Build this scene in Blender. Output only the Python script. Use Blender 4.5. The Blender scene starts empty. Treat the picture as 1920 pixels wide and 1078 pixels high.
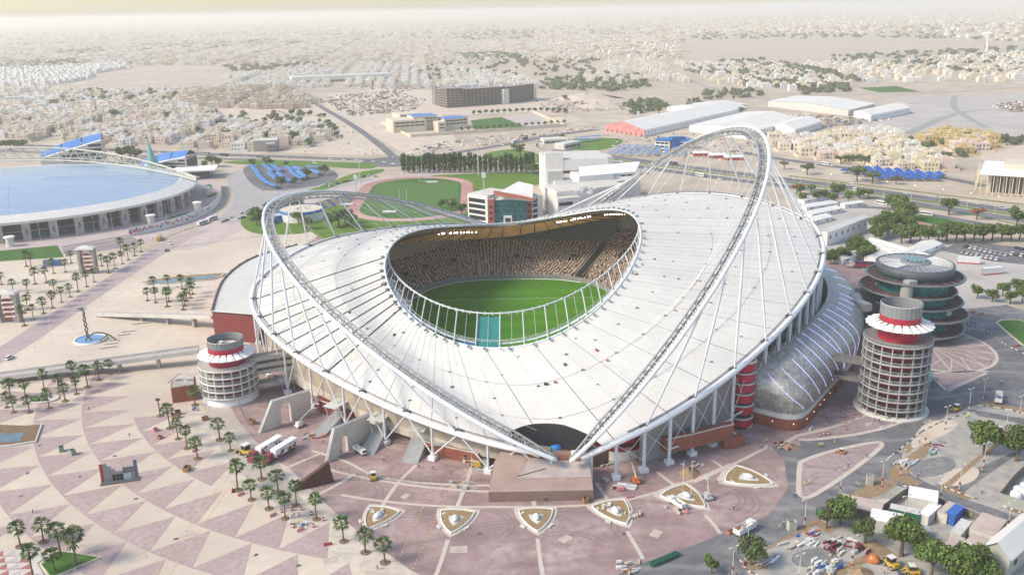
import bpy, bmesh, math, random
import numpy as np
from mathutils import Vector, Matrix
random.seed(7); rng = np.random.default_rng(11)
PI = math.pi; R = math.radians
scene = bpy.context.scene; COL = scene.collection

# ------------------------------------------------------------------ camera
CAM_H, FOC, PITCH, ROLL = 146.0, 1700.0, R(17.0), R(1.1)
cf = np.array([0, math.cos(PITCH), -math.sin(PITCH)]); _r = np.array([1.0, 0, 0]); _u = np.cross(_r, cf)
cr = math.cos(ROLL)*_r - math.sin(ROLL)*_u; cu = math.cos(ROLL)*_u + math.sin(ROLL)*_r
cam_d = bpy.data.cameras.new('camera'); cam = bpy.data.objects.new('camera', cam_d); COL.objects.link(cam)
cam_d.sensor_width = 36.0; cam_d.lens = 36.0*FOC/1920.0; cam_d.clip_start = 1.0; cam_d.clip_end = 120000.0
cam.matrix_world = Matrix(((cr[0], cu[0], -cf[0], 0), (cr[1], cu[1], -cf[1], 0), (cr[2], cu[2], -cf[2], CAM_H), (0, 0, 0, 1)))
scene.camera = cam

def G(px, py, z=0.0):
    """survey helper: a sighting of the photograph (1920 x 1078) brought onto the level z"""
    d = cf*FOC + cr*(px-960.0) - cu*(py-539.0); t = (z-CAM_H)/d[2]
    return (d[0]*t, d[1]*t, z)

# ------------------------------------------------------------------ sky, sun, exposure
SUN_EL, SUN_AZ = R(40), R(-108)            # azimuth from +Y towards +X: the sun stands to the west
world = bpy.data.worlds.new('World'); scene.world = world; world.use_nodes = True
wn = world.node_tree.nodes; wl = world.node_tree.links; wn.clear()
sky = wn.new('ShaderNodeTexSky'); sky.sky_type = 'NISHITA'; sky.sun_disc = False
sky.sun_elevation = SUN_EL; sky.sun_rotation = SUN_AZ; sky.dust_density = 1.15; sky.air_density = 1.14; sky.ozone_density = 1.0; sky.altitude = 0
bg = wn.new('ShaderNodeBackground'); bg.inputs[1].default_value = 0.15
wo = wn.new('ShaderNodeOutputWorld'); wl.new(sky.outputs[0], bg.inputs[0]); wl.new(bg.outputs[0], wo.inputs[0])
sun_d = bpy.data.lights.new('sun', 'SUN'); sun_d.energy = 2.6; sun_d.angle = R(16); sun_d.color = (1.0, 0.885, 0.69)
sun = bpy.data.objects.new('sun', sun_d); COL.objects.link(sun)
_sd = Vector((math.sin(SUN_AZ)*math.cos(SUN_EL), math.cos(SUN_AZ)*math.cos(SUN_EL), math.sin(SUN_EL)))
sun.rotation_euler = _sd.to_track_quat('Z', 'Y').to_euler(); sun.location = (0, 0, 400)
vs = scene.view_settings; vs.view_transform = 'Standard'; vs.look = 'None'; vs.gamma = 1.0; vs.use_curve_mapping = False; vs.exposure = 0.68
scene.cycles.max_bounces = 6; scene.cycles.diffuse_bounces = 3; scene.cycles.glossy_bounces = 2; scene.cycles.transmission_bounces = 3
scene.cycles.volume_bounces = 2; scene.cycles.transparent_max_bounces = 6; scene.cycles.caustics_reflective = False; scene.cycles.caustics_refractive = False
scene.cycles.use_denoising = True

# ------------------------------------------------------------------ materials
MATS = {}
def M(name, col, rough=0.8, var=0.12, scale=0.3, metal=0.0, emit=0.0, detail=3.0, spec=0.4, bump=0.0, col2=None, rnd=0.0, thru=0.0, dirt=None, coords='pos'):
    """procedural material: base colour broken up by two noises (and, on request, per-object variation or joints)"""
    if name in MATS: return MATS[name]
    m = bpy.data.materials.new(name); m.use_nodes = True; n = m.node_tree.nodes; l = m.node_tree.links
    b = n['Principled BSDF']; b.inputs['Roughness'].default_value = rough; b.inputs['Metallic'].default_value = metal
    b.inputs['Specular IOR Level'].default_value = spec
    if coords == 'pos': src = n.new('ShaderNodeNewGeometry').outputs['Position']
    else: src = n.new('ShaderNodeTexCoord').outputs['Object']
    c = tuple(col)+(1,)
    nz = n.new('ShaderNodeTexNoise'); nz.inputs['Scale'].default_value = scale; nz.inputs['Detail'].default_value = detail; nz.inputs['Roughness'].default_value = 0.62
    l.new(src, nz.inputs['Vector'])
    mx = n.new('ShaderNodeMix'); mx.data_type = 'RGBA'
    mr = n.new('ShaderNodeMapRange'); mr.inputs['From Min'].default_value = 0.32; mr.inputs['From Max'].default_value = 0.68
    l.new(nz.outputs['Fac'], mr.inputs['Value']); l.new(mr.outputs[0], mx.inputs['Factor'])
    if col2 is None:
        mx.inputs['A'].default_value = tuple(max(0, x*(1-var)) for x in col)+(1,); mx.inputs['B'].default_value = tuple(min(1, x*(1+var)) for x in col)+(1,)
    else:
        mx.inputs['A'].default_value = c; mx.inputs['B'].default_value = tuple(col2)+(1,)
    out = mx.outputs['Result']
    for dc, ds, d0, d1, da in (dirt or ()):      # blotches, run-off stains and worn patches
        n2 = n.new('ShaderNodeTexNoise'); n2.inputs['Scale'].default_value = ds; n2.inputs['Detail'].default_value = 6; n2.inputs['Roughness'].default_value = .68; l.new(src, n2.inputs['Vector'])
        r2 = n.new('ShaderNodeMapRange'); r2.inputs['From Min'].default_value = d0; r2.inputs['From Max'].default_value = d1; r2.inputs['To Max'].default_value = da; l.new(n2.outputs['Fac'], r2.inputs['Value'])
        x2 = n.new('ShaderNodeMix'); x2.data_type = 'RGBA'; l.new(r2.outputs[0], x2.inputs['Factor']); l.new(out, x2.inputs['A']); x2.inputs['B'].default_value = tuple(dc)+(1,); out = x2.outputs['Result']
    if rnd:
        oi = n.new('ShaderNodeObjectInfo'); hs = n.new('ShaderNodeHueSaturation'); m2 = n.new('ShaderNodeMapRange')
        m2.inputs['To Min'].default_value = 1-rnd; m2.inputs['To Max'].default_value = 1+rnd
        l.new(oi.outputs['Random'], m2.inputs['Value']); l.new(m2.outputs[0], hs.inputs['Value']); l.new(out, hs.inputs['Color']); out = hs.outputs['Color']
    l.new(out, b.inputs['Base Color'])
    if bump:
        bp = n.new('ShaderNodeBump'); bp.inputs['Strength'].default_value = bump; bp.inputs['Distance'].default_value = 0.3
        l.new(nz.outputs['Fac'], bp.inputs['Height']); l.new(bp.outputs[0], b.inputs['Normal'])
    if emit:
        b.inputs['Emission Color'].default_value = c; b.inputs['Emission Strength'].default_value = emit
    if thru:      # woven membrane lets part of the daylight through
        tr = n.new('ShaderNodeBsdfTranslucent'); ms = n.new('ShaderNodeMixShader'); ms.inputs[0].default_value = thru; l.new(out, tr.inputs['Color'])
        l.new(b.outputs[0], ms.inputs[1]); l.new(tr.outputs[0], ms.inputs[2]); l.new(ms.outputs[0], n['Material Output'].inputs['Surface'])
    MATS[name] = m; return m

def ground_mat(name, cols, scales, stain=None, rough=0.92):
    """layered ground: base colour, broad patches, fine grain and optional stains/tyre marks"""
    m = bpy.data.materials.new(name); m.use_nodes = True; n = m.node_tree.nodes; l = m.node_tree.links
    b = n['Principled BSDF']; b.inputs['Roughness'].default_value = rough; b.inputs['Specular IOR Level'].default_value = 0.2
    pos = n.new('ShaderNodeNewGeometry').outputs['Position']; out = None
    for i, (c, s) in enumerate(zip(cols[1:], scales)):
        nz = n.new('ShaderNodeTexNoise'); nz.inputs['Scale'].default_value = s; nz.inputs['Detail'].default_value = 5; nz.inputs['Roughness'].default_value = 0.6
        nz.noise_dimensions = '3D'; l.new(pos, nz.inputs['Vector'])
        mr = n.new('ShaderNodeMapRange'); mr.inputs['From Min'].default_value = 0.42; mr.inputs['From Max'].default_value = 0.66
        l.new(nz.outputs['Fac'], mr.inputs['Value'])
        mx = n.new('ShaderNodeMix'); mx.data_type = 'RGBA'; l.new(mr.outputs[0], mx.inputs['Factor'])
        if out is None: mx.inputs['A'].default_value = tuple(cols[0])+(1,)
        else: l.new(out, mx.inputs['A'])
        mx.inputs['B'].default_value = tuple(c)+(1,); out = mx.outputs['Result']
    if stain:
        wv = n.new('ShaderNodeTexWave'); wv.wave_type = 'RINGS'; wv.inputs['Scale'].default_value = stain[1]; wv.inputs['Distortion'].default_value = 9; wv.inputs['Detail'].default_value = 4
        wv.inputs['Detail Scale'].default_value = 0.8; l.new(pos, wv.inputs['Vector'])
        mr = n.new('ShaderNodeMapRange'); mr.inputs['From Min'].default_value = 0.86; mr.inputs['From Max'].default_value = 1.0; mr.inputs['To Max'].default_value = stain[2]
        l.new(wv.outputs['Fac'], mr.inputs['Value'])
        mx = n.new('ShaderNodeMix'); mx.data_type = 'RGBA'; l.new(mr.outputs[0], mx.inputs['Factor']); l.new(out, mx.inputs['A'])
        mx.inputs['B'].default_value = tuple(stain[0])+(1,); out = mx.outputs['Result']
    l.new(out, b.inputs['Base Color']); MATS[name] = m; return m

# ------------------------------------------------------------------ mesh builder
class MB:
    def __init__(s): s.v = []; s.f = []; s.m = []; s.k = 0
    def add(s, vs, fs):
        o = len(s.v); s.v.extend(vs); s.f.extend(tuple(i+o for i in f) for f in fs); s.m.extend([s.k]*len(fs)); return s
    def box(s, x0, y0, z0, x1, y1, z1, bottom=True):
        v = [(x0,y0,z0),(x1,y0,z0),(x1,y1,z0),(x0,y1,z0),(x0,y0,z1),(x1,y0,z1),(x1,y1,z1),(x0,y1,z1)]
        f = [(4,5,6,7),(0,1,5,4),(1,2,6,5),(2,3,7,6),(3,0,4,7)]
        return s.add(v, f+[(3,2,1,0)] if bottom else f)
    def cbox(s, cx, cy, z0, w, d, h, a=0.0):
        c, sn = math.cos(a), math.sin(a); v = []
        for z in (z0, z0+h):
            for x, y in ((-w/2,-d/2),(w/2,-d/2),(w/2,d/2),(-w/2,d/2)): v.append((cx+x*c-y*sn, cy+x*sn+y*c, z))
        return s.add(v, [(4,5,6,7),(0,1,5,4),(1,2,6,5),(2,3,7,6),(3,0,4,7),(3,2,1,0)])
    def prism(s, poly, z0, z1, bottom=False):
        n = len(poly); ar = sum(poly[i][0]*poly[(i+1)%n][1]-poly[(i+1)%n][0]*poly[i][1] for i in range(n))
        if ar < 0: poly = poly[::-1]
        v = [(p[0],p[1],z0) for p in poly]+[(p[0],p[1],z1) for p in poly]
        f = [tuple(range(n,2*n))]+[(i,(i+1)%n,n+(i+1)%n,n+i) for i in range(n)]
        if bottom: f.append(tuple(range(n-1,-1,-1)))
        return s.add(v, f)
    def poly(s, pts, z=None):
        pts = [tuple(p) if z is None else (p[0],p[1],z) for p in pts]; n = len(pts)
        ar = sum(pts[i][0]*pts[(i+1)%n][1]-pts[(i+1)%n][0]*pts[i][1] for i in range(n))
        if ar < 0: pts = pts[::-1]
        return s.add(pts, [tuple(range(n))])
    def quad(s, a, b, c, d): return s.add([tuple(a),tuple(b),tuple(c),tuple(d)], [(0,1,2,3)])
    def tube(s, pts, r, n=6, closed=False, cap=False):
        pts = [Vector(p) for p in pts]; N = len(pts); vs = []; rr = r if isinstance(r, (list, tuple)) else [r]*N
        for i, p in enumerate(pts):
            if closed: t = pts[(i+1)%N]-pts[i-1]
            else: t = pts[min(i+1,N-1)]-pts[max(i-1,0)]
            t.normalize(); up = Vector((0,0,1)) if abs(t.z) < 0.95 else Vector((1,0,0))
            a = t.cross(up).normalized(); b = a.cross(t)
            for k in range(n):
                an = 2*PI*k/n; vs.append(tuple(p+a*(rr[i]*math.cos(an))+b*(rr[i]*math.sin(an))))
        fs = []
        for i in range(N if closed else N-1):
            j = (i+1)%N
            for k in range(n): fs.append((i*n+k, i*n+(k+1)%n, j*n+(k+1)%n, j*n+k))
        if cap and not closed: fs += [tuple(range(n-1,-1,-1)), tuple(range((N-1)*n, N*n))]
        return s.add(vs, fs)
    def lathe(s, prof, c=(0,0,0), n=24, a0=0.0, a1=2*PI, cap=False):
        full = abs(a1-a0-2*PI) < 1e-6; m = n if full else n+1; vs = []
        for r, z in prof:
            for k in range(m):
                a = a0+(a1-a0)*k/n; vs.append((c[0]+r*math.cos(a), c[1]+r*math.sin(a), c[2]+z))
        fs = []
        for i in range(len(prof)-1):
            for k in range(n):
                k2 = (k+1)%m; fs.append((i*m+k, i*m+k2, (i+1)*m+k2, (i+1)*m+k))
        if cap: fs.append(tuple((len(prof)-1)*m+k for k in range(m)))
        return s.add(vs, fs)
    def grid(s, fn, nu, nv):
        vs = [tuple(fn(i/nu, j/nv)) for i in range(nu+1) for j in range(nv+1)]
        fs = [(i*(nv+1)+j, (i+1)*(nv+1)+j, (i+1)*(nv+1)+j+1, i*(nv+1)+j+1) for i in range(nu) for j in range(nv)]
        return s.add(vs, fs)
    def blob(s, c, r, sub=1, jit=0.25, sq=1.0):
        bm = bmesh.new(); bmesh.ops.create_icosphere(bm, subdivisions=sub, radius=1.0)
        vs = []
        for v in bm.verts:
            k = 1+random.uniform(-jit, jit); vs.append((c[0]+v.co.x*r*k, c[1]+v.co.y*r*k, c[2]+v.co.z*r*k*sq))
        fs = [tuple(v.index for v in f.verts) for f in bm.faces]; bm.free(); return s.add(vs, fs)
    def mesh(s, name, mats, smooth=False):
        me = bpy.data.meshes.new(name); me.from_pydata(s.v, [], s.f)
        for m in (mats if isinstance(mats, (list, tuple)) else [mats]): me.materials.append(m)
        if any(s.m): me.polygons.foreach_set('material_index', s.m)
        if smooth: me.polygons.foreach_set('use_smooth', [True]*len(me.polygons))
        me.update(); return me
    def build(s, name, mats, parent=None, smooth=False, **kw):
        return link(name, s.mesh(name, mats, smooth), parent, **kw)

def link(name, me, parent=None, **kw):
    o = bpy.data.objects.new(name, me); COL.objects.link(o)
    if parent is not None:
        o.parent = parent
        T = WORLD_LOC.get(parent.name)
        if T is not None: o.matrix_parent_inverse = Matrix.Translation(-T)
    for k, v in kw.items(): o[k] = v
    return o
WORLD_LOC = {}
def thing(name, label, cat, loc=(0,0,0), group=None, world=False):
    """an Empty at the base of a thing; with world=True its parts are written in scene coordinates"""
    o = bpy.data.objects.new(name, None); COL.objects.link(o); o.location = loc; o.empty_display_size = 0.5
    o['label'] = label; o['category'] = cat
    if group: o['group'] = group
    if world: WORLD_LOC[o.name] = Vector(loc)
    return o
def tag(o, label, cat, group=None, kind=None):
    o['label'] = label; o['category'] = cat
    if group: o['group'] = group
    if kind: o['kind'] = kind
    return o
def struct(mb, name, mats, parent=None, smooth=False):
    o = mb.build(name, mats, parent, smooth)
    if parent is None: o['kind'] = 'structure'
    return o
def dup(root, loc, rot=0.0, label=None, group=None, scale=1.0, mats=None):
    """a copy of a thing with copies of its parts and sub-parts; mats = {part name: material} recolours parts"""
    r = root.copy(); COL.objects.link(r); r.location = loc; r.rotation_euler = (0, 0, rot); r.scale = (scale,)*3 if not isinstance(scale, tuple) else scale
    if label: r['label'] = label
    if group: r['group'] = group
    def recolour(o):
        if mats and o.data is not None:
            mt = mats.get(o.name.split('.')[0])
            if mt is not None: o.material_slots[0].link = 'OBJECT'; o.material_slots[0].material = mt
    recolour(r)
    for ch in root.children:
        c = ch.copy(); COL.objects.link(c); c.parent = r; recolour(c)
        for g in ch.children:
            d = g.copy(); COL.objects.link(d); d.parent = c; recolour(d)
    return r
def put(root, loc, rot=0.0, scale=1.0, **kw):
    """first call places the prototype itself, later calls place copies"""
    if not root.get('_used'):
        root['_used'] = 1; root.location = loc; root.rotation_euler = (0, 0, rot); root.scale = (scale,)*3 if not isinstance(scale, tuple) else scale
        if kw.get('label'): root['label'] = kw['label']
        if kw.get('group'): root['group'] = kw['group']
        if kw.get('mats'):
            for o in [root]+list(root.children):
                mt = kw['mats'].get(o.name.split('.')[0])
                if mt is not None and o.data is not None: o.material_slots[0].link = 'OBJECT'; o.material_slots[0].material = mt
        return root
    return dup(root, loc, rot, scale=scale, **kw)
ORD = 'first second third fourth fifth sixth seventh eighth ninth tenth eleventh twelfth thirteenth fourteenth fifteenth sixteenth seventeenth eighteenth nineteenth twentieth'.split()
TENS = {20: 'twenty', 30: 'thirty', 40: 'forty', 50: 'fifty', 60: 'sixty', 70: 'seventy', 80: 'eighty', 90: 'ninety'}
def nth(i):
    if i < 20: return ORD[i]
    t, u = (i+1)//10*10, (i+1)%10
    return (TENS[t][:-1]+'ieth') if u == 0 else TENS[t]+'-'+ORD[u-1]
def chaikin(pts, n=2, closed=False):
    for _ in range(n):
        q = []; N = len(pts)
        for i in range(N if closed else N-1):
            a, b = pts[i], pts[(i+1)%N]
            q += [tuple(a[k]*.75+b[k]*.25 for k in range(len(a))), tuple(a[k]*.25+b[k]*.75 for k in range(len(a)))]
        pts = q if closed else [pts[0]]+q+[pts[-1]]
    return pts
def ribbon(pts, w, z):
    """flat strip of width w along pts"""
    mb = MB(); P = [Vector((p[0], p[1], 0)) for p in pts]; L = []; Rr = []
    for i, p in enumerate(P):
        t = (P[min(i+1, len(P)-1)]-P[max(i-1, 0)]).normalized(); nrm = Vector((-t.y, t.x, 0)); ww = w[i] if isinstance(w, (list, tuple)) else w
        L.append(p+nrm*ww/2); Rr.append(p-nrm*ww/2)
    for i in range(len(P)-1):
        mb.quad((Rr[i].x,Rr[i].y,z),(Rr[i+1].x,Rr[i+1].y,z),(L[i+1].x,L[i+1].y,z),(L[i].x,L[i].y,z))
    return mb
# ------------------------------------------------------------------ ground sheet
sand = ground_mat('desert_sand', [(.50,.41,.32),(.57,.48,.39),(.43,.35,.27),(.36,.30,.235)], [.0012,.006,.03])
mb = MB(); S = 42000; mb.quad((-S,-S,0),(S,-S,0),(S,S,0),(-S,S,0)); struct(mb, 'ground', sand)
# ------------------------------------------------------------------ the dusty air
mb = MB(); HB = 43000; mb.box(-HB, -HB, -1.2, HB, HB, 175)
hz = mb.build('haze', []); hz['kind'] = 'stuff'
hm = bpy.data.materials.new('dusty_air'); hm.use_nodes = True; hn = hm.node_tree.nodes; hn.clear()
pv = hn.new('ShaderNodeVolumePrincipled'); pv.inputs['Color'].default_value = (.97,.93,.86,1); pv.inputs['Density'].default_value = 0.00013; pv.inputs['Anisotropy'].default_value = 0.25
ho = hn.new('ShaderNodeOutputMaterial'); hm.node_tree.links.new(pv.outputs[0], ho.inputs['Volume']); hz.data.materials.append(hm)
# ------------------------------------------------------------------ shared materials
steel = M('painted_steel', (.60,.62,.65), .45, .08, .8)
steel_w = M('white_steel', (.74,.75,.76), .4, .06, .8)
dark_steel = M('dark_steel', (.10,.10,.115), .5, .15, .9)
from mathutils.kdtree import KDTree
membrane = M('roof_membrane', (.82,.80,.755), .55, .06, .09, detail=7, rnd=.02, thru=.25, dirt=[((.62,.57,.50), .045, .52, .75, .55), ((.50,.40,.30), .33, .66, .74, .45)])
concrete = M('concrete', (.40,.385,.36), .85, .16, .25, detail=5)
concrete_l = M('pale_concrete', (.56,.535,.49), .85, .12, .2, detail=5)
shaded_facade = M('facade_grey_shaded', (.29,.285,.275), .7, .1, .3)  # east facade tone, its shade painted into the grey
beige_wall = M('beige_cladding', (.44,.37,.29), .75, .1, .25)
brick_red = M('red_brick', (.27,.085,.052), .85, .16, .6)
red_paint = M('crimson_paint', (.42,.015,.045), .5, .1, .5)
glass_dk = M('dark_glass', (.02,.03,.04), .12, .2, .4, spec=.6)
teal_glass = M('teal_glass', (.005,.22,.22), .15, .3, .4, spec=.6)
white_paint = M('white_paint', (.76,.75,.73), .6, .05, .5)
asphalt = ground_mat('asphalt', [(.135,.135,.14),(.20,.195,.19),(.10,.10,.105)], [.05,.3])
black = M('flat_black', (.02,.02,.022), .8, .1, 2)  # near-black, also painted into openings to stand for the shade inside

# ------------------------------------------------------------------ stadium: its ring beam, roof edge and bowl as curves over an angle
def sp(v, n): return np.sign(v)*np.abs(v)**n
_tb = np.radians([30,45,60,75,90,105,120,135,150,165,180]); _tz = [52,47,36,25,18,21,27,31,34,30.5,26]
_fine = np.radians(np.arange(0, 360, 1.0))
def _zf(t): return 32.48+5.71*np.cos(2*t)+10.17*np.cos(t)+14.07*np.sin(t)-2.14*np.cos(4*t)
_z = np.where((_fine > R(30)) & (_fine < R(180)), np.interp(_fine, _tb, _tz), _zf(_fine))
_z = np.real(np.fft.ifft(np.fft.fft(_z)*np.exp(-0.5*(np.fft.fftfreq(360)*360*R(5))**2)))
def ell(t, cx, cy, a, b, rot, n):
    x = a*sp(np.cos(t), n); y = b*sp(np.sin(t), n); return cx+x*math.cos(rot)-y*math.sin(rot), cy+x*math.sin(rot)+y*math.cos(rot)
def ringP(t):
    x, y = ell(t, 12.118, 403.2, 130.36, 142.97, .071, 1.31); z = np.interp((math.degrees(t)) % 360, np.arange(361), np.append(_z, _z[0]))
    return Vector((x, y, z))
def memP(t):
    x, y = ell(t, .79, 403.05, 57.04, 94.4, -.024, .968); return Vector((x, y, 38.77+8.41*math.cos(2*t)+5.47*math.cos(t)+1.48*math.sin(t)-.08*math.cos(4*t)))
def tenP(t):
    x, y = ell(t, 1.115, 418.27, 58.5, 76.9, -.035, .98); return Vector((x, y, 38.4+6.46*math.cos(2*t)+5.57*math.cos(t)+.8*math.sin(t)-.29*math.cos(4*t)))
def inward(p, k): return Vector((12+(p.x-12)*k, 403+(p.y-403)*k, p.z))
stadium = thing('stadium', 'huge white membrane-roofed stadium crossed by two leaning steel arches', 'stadium', (12,403,0), world=True)

NP = 76
_tt = np.linspace(-PI/2, 1.5*PI, 2881); _pp = np.array([ringP(t) for t in _tt]); _s = np.append(0, np.cumsum(np.linalg.norm(np.diff(_pp, axis=0), axis=1)))
NODE = [float(np.interp(_s[-1]*i/NP, _s, _tt)) for i in range(NP+1)]      # node 0 = south tip
FRONT = -PI/2-0.09
def t_out(t):
    d = abs((t-FRONT+PI) % (2*PI)-PI); w = R(10.5)
    return .02 if d > w else .02+.25*math.sqrt(max(0, 1-(d/w)**2))
def roofP(t, k):
    a, b = ringP(t), memP(t); p = a.lerp(b, k)
    return p
_kd = KDTree(120*16); _kz = []
for _i in range(120):
    for _j in range(16): _p = roofP(2*PI*_i/120, _j/15); _kd.insert((_p.x, _p.y, 0), len(_kz)); _kz.append(_p.z)
_kd.balance()
def roof_z(x, y): h = _kd.find_n((x, y, 0), 3); return min(_kz[i] for _, i, _ in h)
def panel_pt(t0, t1, u, v, rise):
    t = t0+(t1-t0)*u; k0 = t_out(t); k = k0+(1-k0)*v
    p = roofP(t, k); p.z += rise*math.sin(PI*u)*(.35+.65*math.sin(PI*min(v*1.02, 1)))+.22*abs(math.sin(PI*2.99*v))*math.sin(PI*u)
    return p
for i in range(NP):
    mb = MB(); t0, t1 = NODE[i], NODE[i+1]; e = (t1-t0)*.012
    mb.grid(lambda u, v: panel_pt(t0+e, t1-e, u, v, -.22), 6, 14)
    mb.build('roof_panel', membrane, stadium, True)
seam_m = M('seam_cable', (.64,.63,.61), .6, .1, .6); joint_m = M('open_joint', (.045,.05,.055), .8, .2, .6)
for i in range(NP):
    t = NODE[i]; k0 = t_out(t); wide = 58 <= i <= 66 and i not in (59,)
    pts = [roofP(t, k0+(1-k0)*v)+Vector((0,0,.14 if wide else .06)) for v in np.linspace(0, 1, 9)]
    if i % 2 == 0 or wide: MB().tube(pts, .28 if wide else .085, 5).build('roof_joint' if wide else 'seam_cable', joint_m if wide else seam_m, stadium)
    tm = (NODE[i]+NODE[i+1])/2; pts = [panel_pt(NODE[i], NODE[i+1], .5, v, -.22)+Vector((0,0,.08)) for v in np.linspace(0, 1, 12)]
    MB().tube(pts, .045, 4).build('valley_cable', seam_m, stadium)
# hoop cables and the little clamp clusters on the membrane
for k in (.3, .62):
    mb = MB(); ts = [NODE[i]+(NODE[i+1]-NODE[i])*q for i in range(NP) for q in (0, .5)]
    mb.tube([roofP(t, k)+Vector((0,0,.3)) for t in ts], .09, 4, closed=True); mb.build('hoop_cable', seam_m, stadium)
for k in (.0, .15, .3, .46, .62, .8):
    for i in range(0, NP, 2):
        if k < t_out(NODE[i])-.03 and k > 0: continue
        t = NODE[i]+(0 if k in (0., .3, .62) else (NODE[1]-NODE[0])*.0); p = roofP(t, max(k, .012)); s = 1.1 if k == 0 else random.uniform(.34,.5)
        if k > 0 and random.random() < .2: continue
        mb = MB(); a = t
        for dx, dy in ((-.8,0),(.8,0),(0,.7)): mb.cbox(p.x+dx*s, p.y+dy*s, p.z-.1, .8*s, .6*s, 1.15*s, a)
        mb.tube([p+Vector((-1.1*s,0,.9*s)), p+Vector((1.1*s,0,.9*s))], .18*s, 4, cap=True)
        mb.build('clamp_cluster', dark_steel, stadium)
# ring beam: two runs of tube that come down to the thrust block at the south tip
SL, SR = Vector(G(1012, 853, 9.6)), Vector(G(1089, 859, 9.2))
run = [ringP(t) for t in np.linspace(R(-80), R(258), 170)]
MB().tube([SR]+run+[SL], 1.05, 10, cap=True).build('ring_beam', steel_w, stadium, True)
# edge gutter line just inside the ring beam
mb = MB(); mb.tube([inward(ringP(t), .988)+Vector((0,0,1.0)) for t in np.linspace(R(-79), R(257), 150)], .28, 4); mb.build('edge_rail', M('edge_rail', (.2,.19,.21), .6), stadium)
strut_m = M('strut_paint', (.58,.575,.55), .5, .1, 1)
# roof edge tube round the opening, inner tension ring, radial struts and catwalk
mb = MB(); mb.tube([memP(t) for t in np.linspace(0, 2*PI, 161)[:-1]], .42, 8, closed=True); mb.build('opening_rim', steel_w, stadium, True)
mb = MB(); mb.tube([tenP(t)+Vector((0,0,.3)) for t in np.linspace(0, 2*PI, 121)[:-1]], .34, 8, closed=True); mb.build('tension_ring', steel, stadium, True)
mb = MB()
for t in np.linspace(0, 2*PI, 121)[:-1]: p = tenP(t); mb.cbox(p.x, p.y, p.z-.3, .55, .55, 1.1, t)
mb.build('ring_clamps', steel_w, stadium, kind='stuff')
_mt = np.linspace(0, 2*PI, 1441); _mp = np.array([memP(t) for t in _mt]); _ms = np.append(0, np.cumsum(np.linalg.norm(np.diff(_mp, axis=0), axis=1))); INODE = [float(np.interp(_ms[-1]*q/108, _ms, _mt)) for q in range(108)]
for i, t in enumerate(INODE):
    a, b = memP(t), tenP(t)
    if (a-b).length < 3.0 or (i % 2 and (a-b).length < 12): continue
    MB().tube([a, (a+b)/2+Vector((0,0,.25)), b], .25 if i % 2 == 0 else .07, 6).build('radial_strut', strut_m, stadium)
    if i % 4 == 0: MB().tube([a, a+(a-b).normalized()*2.5+Vector((0,0,1.4))], .2, 5, cap=True).build('rim_spike', steel_w, stadium)
for i in range(0, NP):
    t = NODE[i]; a = memP(t); o = (a-Vector((1,403,a.z))).normalized()
    mb = MB(); q = a+o*1.5; mb.cbox(q.x, q.y, q.z+.1, 1.7, .5, .75, math.atan2(o.y, o.x)); mb.build('rim_bracket', M('bracket_grey', (.25,.27,.30), .5), stadium)
mb = MB()
cat = [memP(t).lerp(tenP(t), .17) for t in np.linspace(R(212), R(335), 44)]
for p, q in zip(cat[:-1], cat[1:]):
    d = Vector((-(q-p).y, (q-p).x, 0)).normalized()*.7
    mb.quad(p-d+Vector((0,0,-.6)), q-d+Vector((0,0,-.6)), q+d+Vector((0,0,-.6)), p+d+Vector((0,0,-.6)))
    for s in (-1, 1): mb.tube([p+d*s+Vector((0,0,.5)), q+d*s+Vector((0,0,.5))], .07, 4); mb.tube([p+d*s+Vector((0,0,-.6)), p+d*s+Vector((0,0,.5))], .06, 4)
mb.build('catwalk', steel, stadium)
# work platforms hanging from the rim on both flanks
def scaffold(c, ang, n, s=1.0):
    mb = MB(); c = Vector(c); u = Vector((math.cos(ang), math.sin(ang), 0)); w = Vector((-u.y, u.x, 0))
    for k in range(n):
        p = c+u*(k*2.6*s)
        for a, b in ((-1,-1),(1,-1),(1,1),(-1,1)): mb.tube([p+u*a*s+w*b*s+Vector((0,0,-1.8*s)), p+u*a*s+w*b*s+Vector((0,0,1.8*s))], .09, 4)
        for z in (-1.8, 0, 1.8):
            c4 = [p+u*a*s+w*b*s+Vector((0,0,z*s)) for a, b in ((-1,-1),(1,-1),(1,1),(-1,1))]
            mb.tube(c4, .08, 4, closed=True)
            if z < 1: mb.quad(*c4)
    return mb.build('work_platform', M('galvanised', (.62,.64,.66), .4, .1, 2), stadium)
for t, q in ((R(204), .35), (R(212), .4), (R(219), .35)): p = memP(t).lerp(tenP(t), q); scaffold((p.x, p.y, p.z-3), t+PI/2, 3, 1.1)
for t in np.linspace(R(318), R(350), 8): p = memP(t).lerp(tenP(t), .2); scaffold((p.x, p.y, p.z-2.4), t+PI/2, 2, .9)
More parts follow.
